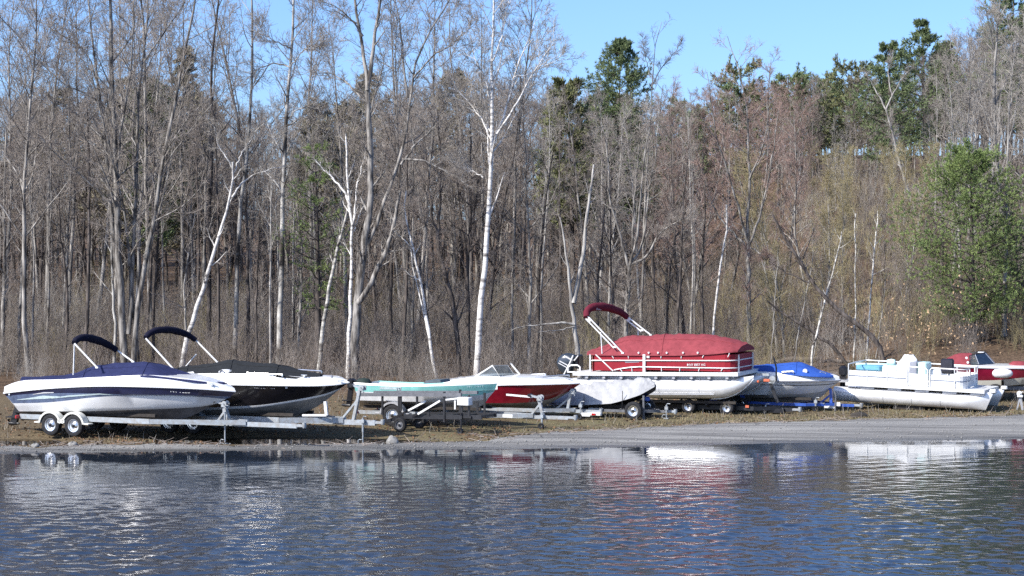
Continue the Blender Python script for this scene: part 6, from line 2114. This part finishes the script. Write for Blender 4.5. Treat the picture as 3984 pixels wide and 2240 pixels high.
for i, (pix, r_, bk, lab) in enumerate((
        ([(330, 1420), (335, 1300), (345, 1000), (348, 800), (345, 640), (340, 420)], 0.11, 'bark_brown', 'dark straight trunk left of the grey maple clump'),
        ([(252, 1420), (260, 1150), (262, 1080), (240, 950), (232, 880), (228, 700)], 0.095, 'bark_brown', 'dark bent trunk above the folded navy sun top'),
        ([(5, 1420), (15, 1250), (10, 1150), (20, 1050), (15, 800), (25, 500)], 0.12, 'bark_grey', 'grey trunk cut by the left edge of the photo'),
        ([(440, 1420), (448, 1280), (436, 1060), (430, 900), (420, 700)], 0.085, 'bark_halfbirch', 'whitish trunk half hidden behind the grey maple clump'),
        ([(595, 1420), (598, 1180), (612, 1000), (620, 830), (650, 600)], 0.09, 'bark_brown', 'dark trunk just right of the grey maple clump'),
        ([(815, 1420), (817, 1278), (812, 1000), (812, 860), (822, 650), (831, 483), (817, 290), (846, 48), (855, -100)], 0.12, 'bark_brown', 'tall dark trunk crossed by the leaning white birch'),
        ([(848, 1420), (850, 1250), (848, 1000), (850, 800), (838, 640), (836, 400)], 0.09, 'bark_brown', 'reddish dark trunk beside the tall one crossed by the leaning birch'),
        ([(912, 1420), (918, 1278), (922, 1000), (928, 843), (952, 690), (968, 520), (975, 387), (985, 193), (980, 0), (985, -150)], 0.115, 'bark_halfbirch', 'tall mottled birch right of the leaning white one'),
        ([(962, 1420), (965, 1200), (962, 950), (958, 800), (965, 560)], 0.10, 'bark_brown', 'dark trunk right of the tall mottled birch'),
        ([(1000, 1420), (995, 1180), (1005, 960), (1015, 760)], 0.07, 'bark_brown', 'slim brown trunk, next left of the slender tall birch but one'),
        ([(1523, 1450), (1520, 1230), (1525, 1040), (1522, 930), (1550, 780), (1560, 560)], 0.10, 'bark_brown', 'dark trunk behind the right limb of the forked maple'),
        ([(1137, 1420), (1145, 1210), (1150, 1150), (1165, 1090)], 0.05, 'bark_brown', 'short dark trunk below the yellow-green young pine'),
        ([(2085, 1450), (2095, 1200), (2100, 1000), (2120, 800), (2150, 600)], 0.09, 'bark_brown', 'dark trunk above the bow of the red runabout'),
        ([(2318, 1430), (2325, 1200), (2330, 1040), (2345, 900), (2360, 700)], 0.085, 'bark_brown', 'dark trunk between the rotten trunk and the four-stemmed maple'),
        ([(2590, 1430), (2598, 1150), (2605, 1060), (2622, 960), (2630, 800)], 0.075, 'bark_brown', 'dark stem behind the middle of the red mooring cover'),
        ([(2732, 1430), (2735, 1240), (2730, 1100), (2740, 900), (2745, 700)], 0.08, 'bark_brown', 'dark stem left of the very thin white birch'),
        ([(3420, 1400), (3428, 1200), (3440, 1050), (3445, 950)], 0.06, 'bark_brown', 'slim dark stem right of the birches above the blue bench'),
        ([(1600, 1430), (1608, 1200), (1610, 960), (1606, 700), (1600, 480)], 0.07, 'bark_grey', 'slim grey trunk left of the leaning pale birch'),
        ([(2000, 1430), (1990, 1150), (2005, 900), (2010, 660)], 0.075, 'bark_grey', 'grey trunk right of the tallest birch'),
        ([(70, 1420), (80, 1150), (92, 900), (100, 640), (110, 420)], 0.085, 'bark_grey', 'grey trunk near the left edge above the stern of the navy bowrider'),
        ([(180, 1420), (190, 1150), (195, 900), (200, 660), (190, 450)], 0.07, 'bark_grey', 'slender grey trunk left of the dark bent trunk'),
        ([(725, 1420), (720, 1200), (715, 1120), (735, 980), (760, 820)], 0.07, 'bark_grey', 'curved grey trunk behind the foot of the leaning white birch'))):
    traced('forest_tree', lab, 88.5 + (i * 1.7) % 5, [(pix, r_, r_ * 0.3)], bk, 'twig_grey' if i % 2 else 'twig_brown', 60 + i, limbs=10, k2=4, k3=4, k4=2, ratio=0.22, t_limb=(0.4, 0.98), first_min=0.9,
           group='single trunks standing along the wood edge')

# ---- conifers
def conifer(name, label, pix_top, Y, base_z_pix, mat_n, seed, group='conifers rising out of the bare wood', bark='bark_brown', **kw):
    top = at(pix_top[0], pix_top[1], Y)
    g = gz(top.x, Y)
    H = top.z - g
    tr, fo = pine(seed, H=H, **kw)
    return put_tree(name, tr.mesh('trunk', M[bark]), fo.mesh('foliage', M[mat_n]), (top.x, Y, g), label=label, group=group, cname='foliage')


conifer('pine_tree', 'large dark pine standing above the skyline in the middle', (2395, 165), 122, 0, 'needle_dark', 101, base=0.34, width=5.0, whorl=0.5, per=7, k2=8, tuft=0.20, tw=0.020, k=13, crown_pow=0.85, ragged=0.35)
conifer('pine_tree', 'tall dark pine behind the white forked birch', (3600, 85), 126, 0, 'needle_dark', 102, base=0.30, width=3.6, whorl=0.62, per=6, k2=8, tuft=0.20, tw=0.021, k=12, crown_pow=0.95, ragged=0.4)
conifer('pine_tree', 'dark pine just left of the tallest right-hand pine', (3470, 165), 121, 0, 'needle_dark', 103, base=0.28, width=3.4, whorl=0.62, per=6, k2=8, tuft=0.20, tw=0.021, k=12, crown_pow=0.95, ragged=0.4)
conifer('pine_tree', 'dark pine cut by the top right corner', (3935, -90), 122, 0, 'needle_dark', 104, base=0.45, width=2.8, whorl=0.65, per=6, k2=5, tuft=0.26, tw=0.032, k=10, crown_pow=0.6)
conifer('pine_tree', 'rounded pine top behind the reddish maples', (2880, 262), 138, 0, 'needle_olive', 105, base=0.2, width=3.6, whorl=0.7, per=6, k2=5, tuft=0.26, tw=0.032, k=10, crown_pow=0.45)
conifer('pine_tree', 'low broad pine crest at the right skyline, nearest to the tall dark pines', (3310, 270), 140, 0, 'needle_olive', 106, base=0.15, width=4.0, whorl=0.7, per=6, k2=5, tuft=0.26, tw=0.032, k=10, crown_pow=0.45)
conifer('pine_tree', 'low pine crest at the right skyline, left of the broad one', (3190, 300), 144, 0, 'needle_dark', 107, base=0.15, width=3.8, whorl=0.7, per=6, k2=5, tuft=0.26, tw=0.032, k=10, crown_pow=0.5)
conifer('pine_tree', 'small dark pine tip between the red maples and the right skyline', (3030, 275), 136, 0, 'needle_dark', 108, base=0.2, width=2.6, whorl=0.7, per=5, k2=5, tuft=0.26, tw=0.032, k=10, crown_pow=0.7)
conifer('spruce_tree', 'pointed brownish conifer behind the grey maple clump', (700, 180), 132, 0, 'needle_far', 109, base=0.25, width=3.4, whorl=0.62, per=6, k2=5, tuft=0.26, tw=0.032, k=10, crown_pow=0.9)
conifer('spruce_tree', 'conifer tip behind the left stems of the grey maple clump', (465, 290), 138, 0, 'needle_far', 110, base=0.25, width=2.8, whorl=0.65, per=6, k2=5, tuft=0.26, tw=0.032, k=10, crown_pow=0.9)
conifer('pine_tree', 'green pine showing low between the stems of the grey maple clump', (600, 318), 118, 0, 'needle_dark', 111, base=0.35, width=2.6, whorl=0.62, per=6, k2=5, tuft=0.30, tw=0.038, k=10, crown_pow=0.6)
conifer('spruce_tree', 'brownish conifer at the left skyline beside the photo edge', (250, 350), 142, 0, 'needle_far', 112, base=0.3, width=2.8, whorl=0.65, per=6, k2=5, tuft=0.26, tw=0.032, k=10, crown_pow=0.7)
conifer('pine_tree', 'conifer crest on the skyline behind the forked maple', (1400, 290), 142, 0, 'needle_far', 113, base=0.4, width=2.8, whorl=0.65, per=6, k2=5, tuft=0.26, tw=0.032, k=10, crown_pow=0.6)
conifer('pine_tree', 'conifer crest on the skyline left of the tallest birch', (1800, 290), 140, 0, 'needle_far', 114, base=0.4, width=3.0, whorl=0.65, per=6, k2=5, tuft=0.26, tw=0.032, k=10, crown_pow=0.6)
conifer('pine_tree', 'conifer crest on the skyline right of the slender tall birch', (1250, 400), 138, 0, 'needle_far', 115, base=0.4, width=2.6, whorl=0.65, per=6, k2=5, tuft=0.26, tw=0.032, k=10, crown_pow=0.6)
conifer('pine_tree', 'young yellow-green pine in the shade left of the dashed birch', (1235, 560), 89.5, 0, 'needle_bright', 116, base=0.30, width=1.6, whorl=0.42, per=4, k2=6, tuft=0.11, tw=0.010, k=11, crown_pow=0.5, ragged=0.7)
conifer('pine_tree', 'small green pine behind the skirt of the large middle pine', (2235, 300), 119, 0, 'needle_olive', 117, base=0.4, width=2.2, whorl=0.6, per=6, k2=5, tuft=0.30, tw=0.038, k=10, crown_pow=0.6)
conifer('pine_tree', 'full bright green pine above the old white pontoon boat', (3785, 600), 88.0, 0, 'needle_bright', 118, base=0.12, width=3.6, whorl=0.40, per=7, k2=15, tuft=0.12, tw=0.011, k=14, crown_pow=0.55, ragged=0.55)
conifer('pine_tree', 'darker green pine partly hidden behind the full bright green one', (3960, 850), 92.0, 0, 'needle_dark', 119, base=0.10, width=2.0, whorl=0.34, per=6, k2=8, tuft=0.12, tw=0.012, k=14, crown_pow=0.5)

# ---- prototypes for the crowded wood
PROTO = {}


def proto(key, bark, twig, n, seed0, **kw):
    PROTO[key] = []
    for i in range(n):
        tr, cr = bare(seed0 + i, **kw)
        PROTO[key].append((tr.mesh('trunk', M[bark]), cr.mesh('crown', M[twig]), tr, cr))


proto('grey', 'bark_grey', 'twig_grey', 2, 200, H=13.0, r=0.11, limbs=22, t_limb=(0.22, 0.98), k2=6, k3=5, k4=3, ratio=0.24, ang=0.7, first_min=0.8)
proto('brown', 'bark_brown', 'twig_brown', 2, 220, H=12.0, r=0.10, limbs=22, t_limb=(0.18, 0.98), k2=6, k3=5, k4=3, ratio=0.22, ang=0.75, first_min=0.8)
proto('pale', 'bark_pale', 'twig_pale', 2, 240, H=12.0, r=0.09, limbs=20, t_limb=(0.25, 0.98), k2=6, k3=5, k4=3, ratio=0.22, ang=0.6, first_min=0.8)
proto('red', 'bark_grey', 'twig_red', 2, 260, H=11.5, r=0.09, limbs=24, t_limb=(0.25, 0.98), k2=6, k3=5, k4=4, ratio=0.27, ang=0.65, first_min=0.9, tw_r=0.007)
proto('olive', 'bark_pale', 'twig_olive', 2, 280, H=8.0, r=0.05, limbs=24, t_limb=(0.10, 0.98), k2=6, k3=5, k4=3, ratio=0.24, ang=0.45, first_min=0.7, limb_up=0.14)
proto('sapling', 'bark_grey', 'twig_brown', 2, 300, H=6.0, r=0.035, limbs=16, t_limb=(0.12, 0.98), k2=5, k3=4, k4=2, ratio=0.28, ang=0.6, first_min=0.6)

rg = np.random.default_rng(77)
proto('tall', 'bark_grey', 'twig_grey', 2, 320, H=13.0, r=0.085, limbs=24, t_limb=(0.30, 0.99), k2=6, k3=5, k4=4, ratio=0.26, ang=0.62, first_min=1.1, limb_up=0.05, limb_taper=0.5)
proto('pole', 'bark_pale', 'twig_pale', 2, 340, H=12.0, r=0.062, limbs=14, t_limb=(0.42, 0.99), k2=5, k3=4, k4=2, ratio=0.17, ang=0.55, first_min=0.7, limb_up=0.10, wander=0.035)
proto('dark_pole', 'bark_brown', 'twig_brown', 2, 350, H=13.0, r=0.10, limbs=14, t_limb=(0.42, 0.99), k2=5, k3=4, k4=2, ratio=0.18, ang=0.65, first_min=0.8, wander=0.03)
LAB = {'pole': ('slim pale straight stem among the crowded trunks behind the boats', 'slim pale stems of the wood'), 'dark_pole': ('dark straight bare trunk among the crowded trunks behind the boats', 'dark straight trunks of the wood'), 'tall': ('tall thin grey tree whose bare crown rises above the left-hand skyline', 'tall bare trees rising above the wood'), 'grey': ('grey bare tree in the crowd of trunks behind the boats', 'bare grey trees of the wood'),
       'brown': ('brown bare tree in the crowd of trunks behind the boats', 'bare brown trees of the wood'),
       'pale': ('pale-stemmed bare tree in the crowd behind the boats', 'pale-stemmed trees of the wood'),
       'red': ('red-budded maple in the rosy haze right of the middle pine', 'red-budded maples of the wood'),
       'olive': ('olive-twigged young tree in the thicket left of the bright green pine', 'olive-twigged young trees'),
       'sapling': ('thin brown sapling at the foot of the wood', 'thin saplings at the foot of the wood')}


def wood_kind(pxx, Y):
    u = rg.uniform()
    if 2560 < pxx < 3150 and Y > 97:
        return 'red' if u < 0.66 else ('pole' if u < 0.85 else 'grey')
    if 3000 < pxx < 3580 and Y < 113:
        return 'olive' if u < 0.86 else ('sapling' if u < 0.92 else 'pale')
    if pxx > 3100:
        return 'pale' if u < 0.40 else ('pole' if u < 0.65 else ('grey' if u < 0.88 else 'dark_pole'))
    return 'grey' if u < 0.24 else ('brown' if u < 0.42 else ('pale' if u < 0.52 else ('pole' if u < 0.74 else ('dark_pole' if u < 0.94 else 'sapling'))))


# height of the skyline (photo pixels, top) that the wood fills up to
_SKY = [(-400, 330), (0, 330), (150, 360), (300, 300), (500, 330), (700, 330), (900, 380), (1150, 400), (1300, 370), (1500, 310), (1700, 300), (1900, 260), (2050, 270), (2250, 330),
        (2500, 370), (2700, 330), (2850, 290), (3000, 330), (3150, 330), (3300, 330), (3450, 280), (3600, 180), (3800, 60), (4000, 10), (4400, 0)]
count = 0
for Y in np.arange(89.5, 124, 3.6):
    half = Y * 0.25 + 7.5
    n = int(2 * half / 3.9)
    for j in range(n):
        x = -half + 2 * half * (j + rg.uniform(0.1, 0.9)) / n
        y = Y + rg.uniform(-1.5, 1.5)
        pxx = CX + FPX * x / y
        k = wood_kind(pxx, y)
        tm, cm, *_ = PROTO[k][rg.integers(len(PROTO[k]))]
        top = at(pxx, np.interp(pxx, [q[0] for q in _SKY], [q[1] for q in _SKY]) + rg.uniform(-10, 170), y).z
        base_h = {'pole': 12.0, 'dark_pole': 13.0, 'grey': 13.0, 'brown': 12.0, 'pale': 12.0, 'red': 11.5, 'olive': 8.0, 'sapling': 6.0}[k]
        if pxx < 2150 and k in ('grey', 'pale', 'brown') and rg.uniform() < 0.55:
            top = at(pxx, rg.uniform(-220, 200), y).z
            k = 'tall'
            tm, cm, *_ = PROTO[k][rg.integers(len(PROTO[k]))]
        g = gz(x, y)
        sc = (top - g) / base_h
        if k in ('olive', 'sapling'):
            sc = rg.uniform(0.75, 1.25)
            if k == 'olive':
                sc = min(sc, (at(pxx, 560, y).z - g) / 8.0)
        sc = float(np.clip(sc, 0.45, 1.7))
        put_tree({'olive': 'young_tree', 'sapling': 'sapling', 'red': 'maple_tree'}.get(k, 'forest_tree'), tm, cm, (x, y, g), rg.uniform(0, 6.28), sc, LAB[k][0], LAB[k][1], tilt=(rg.normal(0, 0.03), rg.normal(0, 0.04)))
        count += 1


# ---- the far wood and the undergrowth: uncountable masses, instanced by geometry nodes
def scatter(name, label, protos, P, rot, sc, idx, cat=None):
    """one 'stuff' object: a point mesh whose points carry prototype meshes"""
    pc = bpy.data.collections.new(name + '_pieces')
    for i, me in enumerate(protos):
        ob = bpy.data.objects.new('%s_piece_%02d' % (name, i), me)
        pc.objects.link(ob)
    me = bpy.data.meshes.new(name)
    me.vertices.add(len(P))
    me.vertices.foreach_set('co', np.asarray(P, np.float32).ravel())
    for (nm, ty, arr) in (('rot', 'FLOAT_VECTOR', rot), ('sc', 'FLOAT', sc), ('idx', 'INT', idx)):
        at_ = me.attributes.new(nm, ty, 'POINT')
        at_.data.foreach_set('vector' if ty == 'FLOAT_VECTOR' else 'value', np.asarray(arr, np.int32 if ty == 'INT' else np.float32).ravel())
    ob = link(name, me)
    ng = bpy.data.node_groups.new(name, 'GeometryNodeTree')
    ng.interface.new_socket('Geometry', in_out='INPUT', socket_type='NodeSocketGeometry')
    ng.interface.new_socket('Geometry', in_out='OUTPUT', socket_type='NodeSocketGeometry')
    n, L = ng.nodes, ng.links.new
    gi, go = n.new('NodeGroupInput'), n.new('NodeGroupOutput')
    ci = n.new('GeometryNodeCollectionInfo')
    ci.inputs['Collection'].default_value = pc
    ci.inputs['Separate Children'].default_value = True
    ci.inputs['Reset Children'].default_value = True
    iop = n.new('GeometryNodeInstanceOnPoints')
    iop.inputs['Pick Instance'].default_value = True

    def attr(nm, ty):
        a = n.new('GeometryNodeInputNamedAttribute')
        a.data_type = ty
        a.inputs['Name'].default_value = nm
        return a.outputs['Attribute']
    e2r = n.new('FunctionNodeEulerToRotation')
    L(attr('rot', 'FLOAT_VECTOR'), e2r.inputs[0])
    L(gi.outputs[0], iop.inputs['Points'])
    L(ci.outputs[0], iop.inputs['Instance'])
    L(attr('idx', 'INT'), iop.inputs['Instance Index'])
    L(e2r.outputs[0], iop.inputs['Rotation'])
    L(attr('sc', 'FLOAT'), iop.inputs['Scale'])
    L(iop.outputs[0], go.inputs[0])
    md = ob.modifiers.new('scatter', 'NODES')
    md.node_group = ng
    return tag(ob, label, cat, kind='stuff')


def joined(tr, cr, mb_, mc_):
    V = tr.V + cr.V
    n0_ = tr.n
    Q = tr.Q + [q + n0_ for q in cr.Q]
    nq = sum(len(q) for q in tr.Q)
    Qa = np.concatenate(Q)
    mi = np.zeros(len(Qa), int)
    mi[nq:] = 1
    return mesh_np('wood_piece', np.concatenate(V), Qa, [mb_, mc_], True, mi=mi)


far_protos, far_key = [], []
for key, bk, tw, n_, kw in (('grey', 'bark_grey', 'twig_grey', 2, dict(H=13, r=0.11, limbs=22, k2=6, k3=5, k4=2, tw_r=0.0085, ratio=0.24, first_min=0.9)),
                        ('brown', 'bark_brown', 'twig_brown', 2, dict(H=13, r=0.11, limbs=22, k2=6, k3=5, k4=2, tw_r=0.0085, ratio=0.24, first_min=0.9)),
                        ('red', 'bark_grey', 'twig_red', 1, dict(H=13, r=0.11, limbs=22, k2=6, k3=5, k4=2, tw_r=0.0085, ratio=0.26, first_min=0.9))):
    for i in range(n_):
        tr, cr = bare(400 + len(far_protos), t_limb=(0.2, 0.98), **kw)
        far_protos.append(joined(tr, cr, M[bk], M[tw]))
        far_key.append(key)
for i, mt in enumerate(('needle_far', 'needle_dark', 'needle_olive')):
    tr, fo = pine(450 + i, H=13, base=0.3, width=2.8, whorl=0.7, per=5, k2=5, tuft=0.34, tw=0.05, k=9, crown_pow=0.65)
    n0_ = tr.n
    Qa = np.concatenate(tr.Q + [t + n0_ for t in fo.T])
    mi = np.zeros(len(Qa), int)
    mi[sum(len(q) for q in tr.Q):] = 1
    far_protos.append(mesh_np('wood_piece', np.concatenate(tr.V + fo.V), Qa, [M['bark_brown'], M[mt]], False, mi=mi))
    far_key.append('pine')
order = ['far_wood_piece_%02d' % i for i in range(len(far_protos))]
P, ro, sc_, ix = [], [], [], []
for Y in np.concatenate([np.arange(125, 182, 3.4), [126.5, 130, 133.5, 137]]):
    half = Y * 0.25 + 11
    n = int(2 * half / 3.2)
    for j in range(n):
        x = -half + 2 * half * (j + rg.uniform(0, 1)) / n
        y = Y + rg.uniform(-1.8, 1.8)
        pxx = CX + FPX * x / y
        if Y in (126.5, 130, 133.5, 137) and pxx < 2900:
            continue
        u = rg.uniform()
        if u < (0.05 if pxx < 2300 else 0.12):
            i = 5 if pxx < 2300 else int(rg.integers(6, 8))
        elif 2550 < pxx < 3150:
            i = 4 if u < 0.75 else 0
        else:
            i = int(rg.integers(0, 4))
        top = at(pxx, np.interp(pxx, [q[0] for q in _SKY], [q[1] for q in _SKY]) + rg.uniform(5, 120), y).z
        g = gz(x, y)
        s = float(np.clip((top - g) / 13.0, 0.5, 1.9))
        P.append((x, y, g))
        ro.append((rg.normal(0, 0.02), rg.normal(0, 0.03), rg.uniform(0, 6.28)))
        sc_.append(s)
        ix.append(i)
scatter('far_wood', 'far grey-brown wood rising in a mass behind the single trees', far_protos, P, ro, sc_, ix)

# undergrowth clumps
brush = []
for i in range(5):
    r_ = np.random.default_rng(500 + i)
    tb = TB()
    B = 34
    S = np.stack([r_.normal(0, 0.8, B), r_.normal(0, 0.8, B), np.full(B, -0.1)], 1)
    D = np.stack([r_.normal(0, 0.16, B), r_.normal(0, 0.16, B), np.ones(B)], 1)
    Hh = r_.uniform(1.2, 4.2, B)
    P0, R0 = grow(S, D, Hh, r_.uniform(0.008, 0.018, B), np.full(B, 0.004), 6, 0.07, 0.04, r_)
    tb.add(P0, R0, 3)
    s_, d_, l_, q_ = kids(P0, R0, 7, 0.15, 0.98, 0.55, 0.35, r_, 0.4, 0.7)
    P1_, R1_ = grow(s_, d_, l_, np.clip(q_, 0.004, 0.009), np.full(len(l_), 0.0035), 3, 0.12, 0.08, r_)
    tb.add(P1_, R1_, 3)
    s_, d_, l_, q_ = kids(P1_, R1_, 3, 0.2, 0.98, 0.55, 0.5, r_, 0.3, 0.8)
    P2_, R2_ = grow(s_, d_, l_, np.full(len(l_), 0.0045), np.full(len(l_), 0.003), 2, 0.14, 0.08, r_)
    tb.add(P2_, R2_, 3)
    brush.append(tb.mesh('brush_piece', M[('brush', 'twig_brown', 'brush_pale', 'twig_olive', 'twig_grey')[i]]))
P, ro, sc_, ix = [], [], [], []
for Y in np.arange(80.5, 124, 1.9):
    half = Y * 0.25 + 7
    n = int(2 * half / (2.0 if Y < 100 else 2.6))
    for j in range(n):
        x = -half + 2 * half * (j + rg.uniform(0, 1)) / n
        y = Y + rg.uniform(-0.9, 0.9)
        if y < 80.5 + 2.5 * math.sin(x * 0.35) + 1.5:
            continue
        pxx = CX + FPX * x / y
        i = int(rg.choice(5, p=[0.36, 0.26, 0.08, 0.06, 0.24] if pxx < 2900 else [0.25, 0.18, 0.15, 0.30, 0.12]))
        P.append((x, y, gz(x, y)))
        ro.append((rg.normal(0, 0.06), rg.normal(0, 0.06), rg.uniform(0, 6.28)))
        edge = 0.55 + 0.6 * min(1, max(0, (y - 82) / 10))
        sc_.append(rg.uniform(0.35, 0.85) * edge)
        ix.append(i)
scatter('undergrowth', 'dry brown brush and thin stems at the foot of the wood', brush, P, ro, sc_, ix)

# dead beech leaves on a low bush at the right
lb = LB()
r_ = np.random.default_rng(9)
w = at(3600, 1200, 85.0)
C = np.stack([w.x + r_.normal(0, 1.5, 420), 85.0 + r_.normal(0, 0.7, 420), gz(w.x, 85) + np.abs(r_.normal(1.3, 0.9, 420))], 1)
lb.tufts(C, r_.normal(0, 1, (420, 3)), 1, 0.11, 0.035, 0.8, r_)
dl = link('dead_leaves', lb.mesh('dead_leaves', M['dead_leaf']))
tag(dl, 'pale dead leaves still hanging in the brush below the bright green pine', None, kind='stuff')

# fallen logs on the right-hand bank
for (p_, q_, Y, r0, lab) in (((3060, 1330), (3420, 1395), 83.0, 0.13, 'dark fallen log lying on the bank above the blue cover'),
                             ((3330, 1345), (3560, 1330), 84.0, 0.10, 'fallen log on the bank behind the old pontoon boat'),
                             ((3010, 1225), (3200, 1330), 88.0, 0.11, 'fallen log slanting down the bank, uppermost of those above the blue cover'),
                             ((3180, 1300), (3330, 1330), 86.0, 0.08, 'short fallen log on the bank between the thin birches')):
    a_, c_ = at(p_[0], p_[1], Y), at(q_[0], q_[1], Y - 0.5)
    a_.z, c_.z = gz(a_.x, a_.y) + 0.25, gz(c_.x, c_.y) + 0.15
    o = (a_ + c_) / 2
    lo = MB().tube([a_ - o, (a_ - o) * 0.3 + Vector((0, 0, 0.06)), (c_ - o) * 0.4, c_ - o], [r0 * 0.7, r0, r0, r0 * 0.8], 9).build('fallen_log', 'log', None, 50)
    lo.location = o
    tag(lo, lab, 'log')

# second leaning trunk, sticks and weeds
traced('leaning_tree', 'shorter dark trunk leaning left below the long leaning one above the blue cover', 84.5, [
    ([(3330, 1400), (3240, 1345), (3120, 1265), (3040, 1215), (2985, 1170)], 0.085, 0.035)], 'bark_brown', 'twig_brown', 47, limbs=4, k2=3, k3=3, k4=2, ratio=0.14, t_limb=(0.5, 0.98))
tb = TB()
B = 420
x = rg.uniform(-17, 19, B)
y = lerp_tab(_GE, x) + rg.normal(0.1, 0.35, B)
S = np.stack([x, y, ground_z(x, y) + 0.012], 1)
D = np.stack([rg.normal(0, 1, B), rg.normal(0, 0.6, B), np.abs(rg.normal(0, 0.06, B))], 1)
P_, R_ = grow(S, D, rg.uniform(0.12, 0.7, B), rg.uniform(0.005, 0.013, B), np.full(B, 0.004), 3, 0.1, 0.0, rg)
tb.add(P_, R_, 4)
tag(link('debris', tb.mesh('debris', M['twig_brown'])), 'washed-up sticks along the edge of the gravel', None, kind='stuff')
tb = TB()
B = 900
x = rg.uniform(-18, 20, B)
lo_ = lerp_tab(_GE, x)
y = lo_ + 0.6 + (81.5 - lo_) * rg.uniform(0, 1, B) ** 0.9
S = np.stack([x, y, ground_z(x, y)], 1)
ok = S[:, 2] > 0.07
S = S[ok]
B = len(S)
D = np.stack([rg.normal(0, 0.22, B), rg.normal(0, 0.22, B), np.ones(B)], 1)
P_, R_ = grow(S, D, rg.uniform(0.12, 0.42, B) * (1 + 0.8 * (S[:, 1] > 74)), np.full(B, 0.006), np.full(B, 0.003), 3, 0.12, 0.0, rg)
tb.add(P_, R_, 3)
tag(link('weeds', tb.mesh('weeds', M['brush_pale'])), 'dry weed stalks standing between the trailers', None, kind='stuff')

# loose stones on the gravel
N = 2600
x = rg.uniform(-18, 20, N)
sh_, ge_ = lerp_tab(_SH, x), lerp_tab(_GE, x)
y = sh_ + 0.15 + (ge_ - sh_) * rg.uniform(0, 1, N)
r_s = 0.010 + 0.034 * rg.uniform(0, 1, N) ** 3
c = np.stack([x, y, ground_z(x, y) + 0.006 + r_s * 0.3], 1)
o6 = np.array([[1, 0, 0], [0, 1, 0], [-1, 0, 0], [0, -1, 0], [0, 0, 0.7], [0, 0, -0.7]], float)
V = c[:, None, :] + o6[None] * r_s[:, None, None] * rg.uniform(0.6, 1.3, (N, 6, 1))
f8 = np.array([[0, 1, 4], [1, 2, 4], [2, 3, 4], [3, 0, 4], [1, 0, 5], [2, 1, 5], [3, 2, 5], [0, 3, 5]])
T_ = (np.arange(N)[:, None, None] * 6 + f8[None]).reshape(-1, 3)
tag(link('gravel', mesh_np('gravel', V.reshape(-1, 3), None, M['stone'], False, T=T_)), 'loose small stones on the gravel ramp', None, kind='stuff')

# grass: short tufts over the shore strip
lb = LB()
N = 6500
x = np.concatenate([rg.uniform(-18, 20, 3000), rg.uniform(3, 20, 3500)])
lo_ = lerp_tab(_GE, x)
y = lo_ + 0.05 + (82 - lo_) * rg.uniform(0, 1, N) ** 1.7
z = ground_z(x, y)
ok = z > 0.09
C = np.stack([x, y, z], 1)[ok]
lb.tufts(C, np.tile(np.array([[0, 0, 1.0]]), (len(C), 1)), 3, 0.085, 0.012, 0.5, rg)
tag(link('grass', lb.mesh('grass', M['grass'])), 'short dry grass along the shore', None, kind='stuff')
lb = LB()
N = 7000
x = np.concatenate([rg.uniform(-18, 0, 4500), rg.uniform(-18, 20, 2500)])
lo_ = lerp_tab(_GE, x)
y = lo_ - 0.05 + (80 - lo_) * rg.uniform(0, 1, N) ** 1.8
z = ground_z(x, y)
ok = z > 0.075
C = np.stack([x, y, z + 0.012], 1)[ok]
dd = rg.normal(0, 1, (len(C), 3))
dd[:, 2] *= 0.25
lb.tufts(C, dd, 1, 0.10, 0.032, 0.1, rg)
tag(link('leaf_litter', lb.mesh('leaf_litter', M['leaf_litter'])), 'brown fallen leaves scattered over the shore', None, kind='stuff')
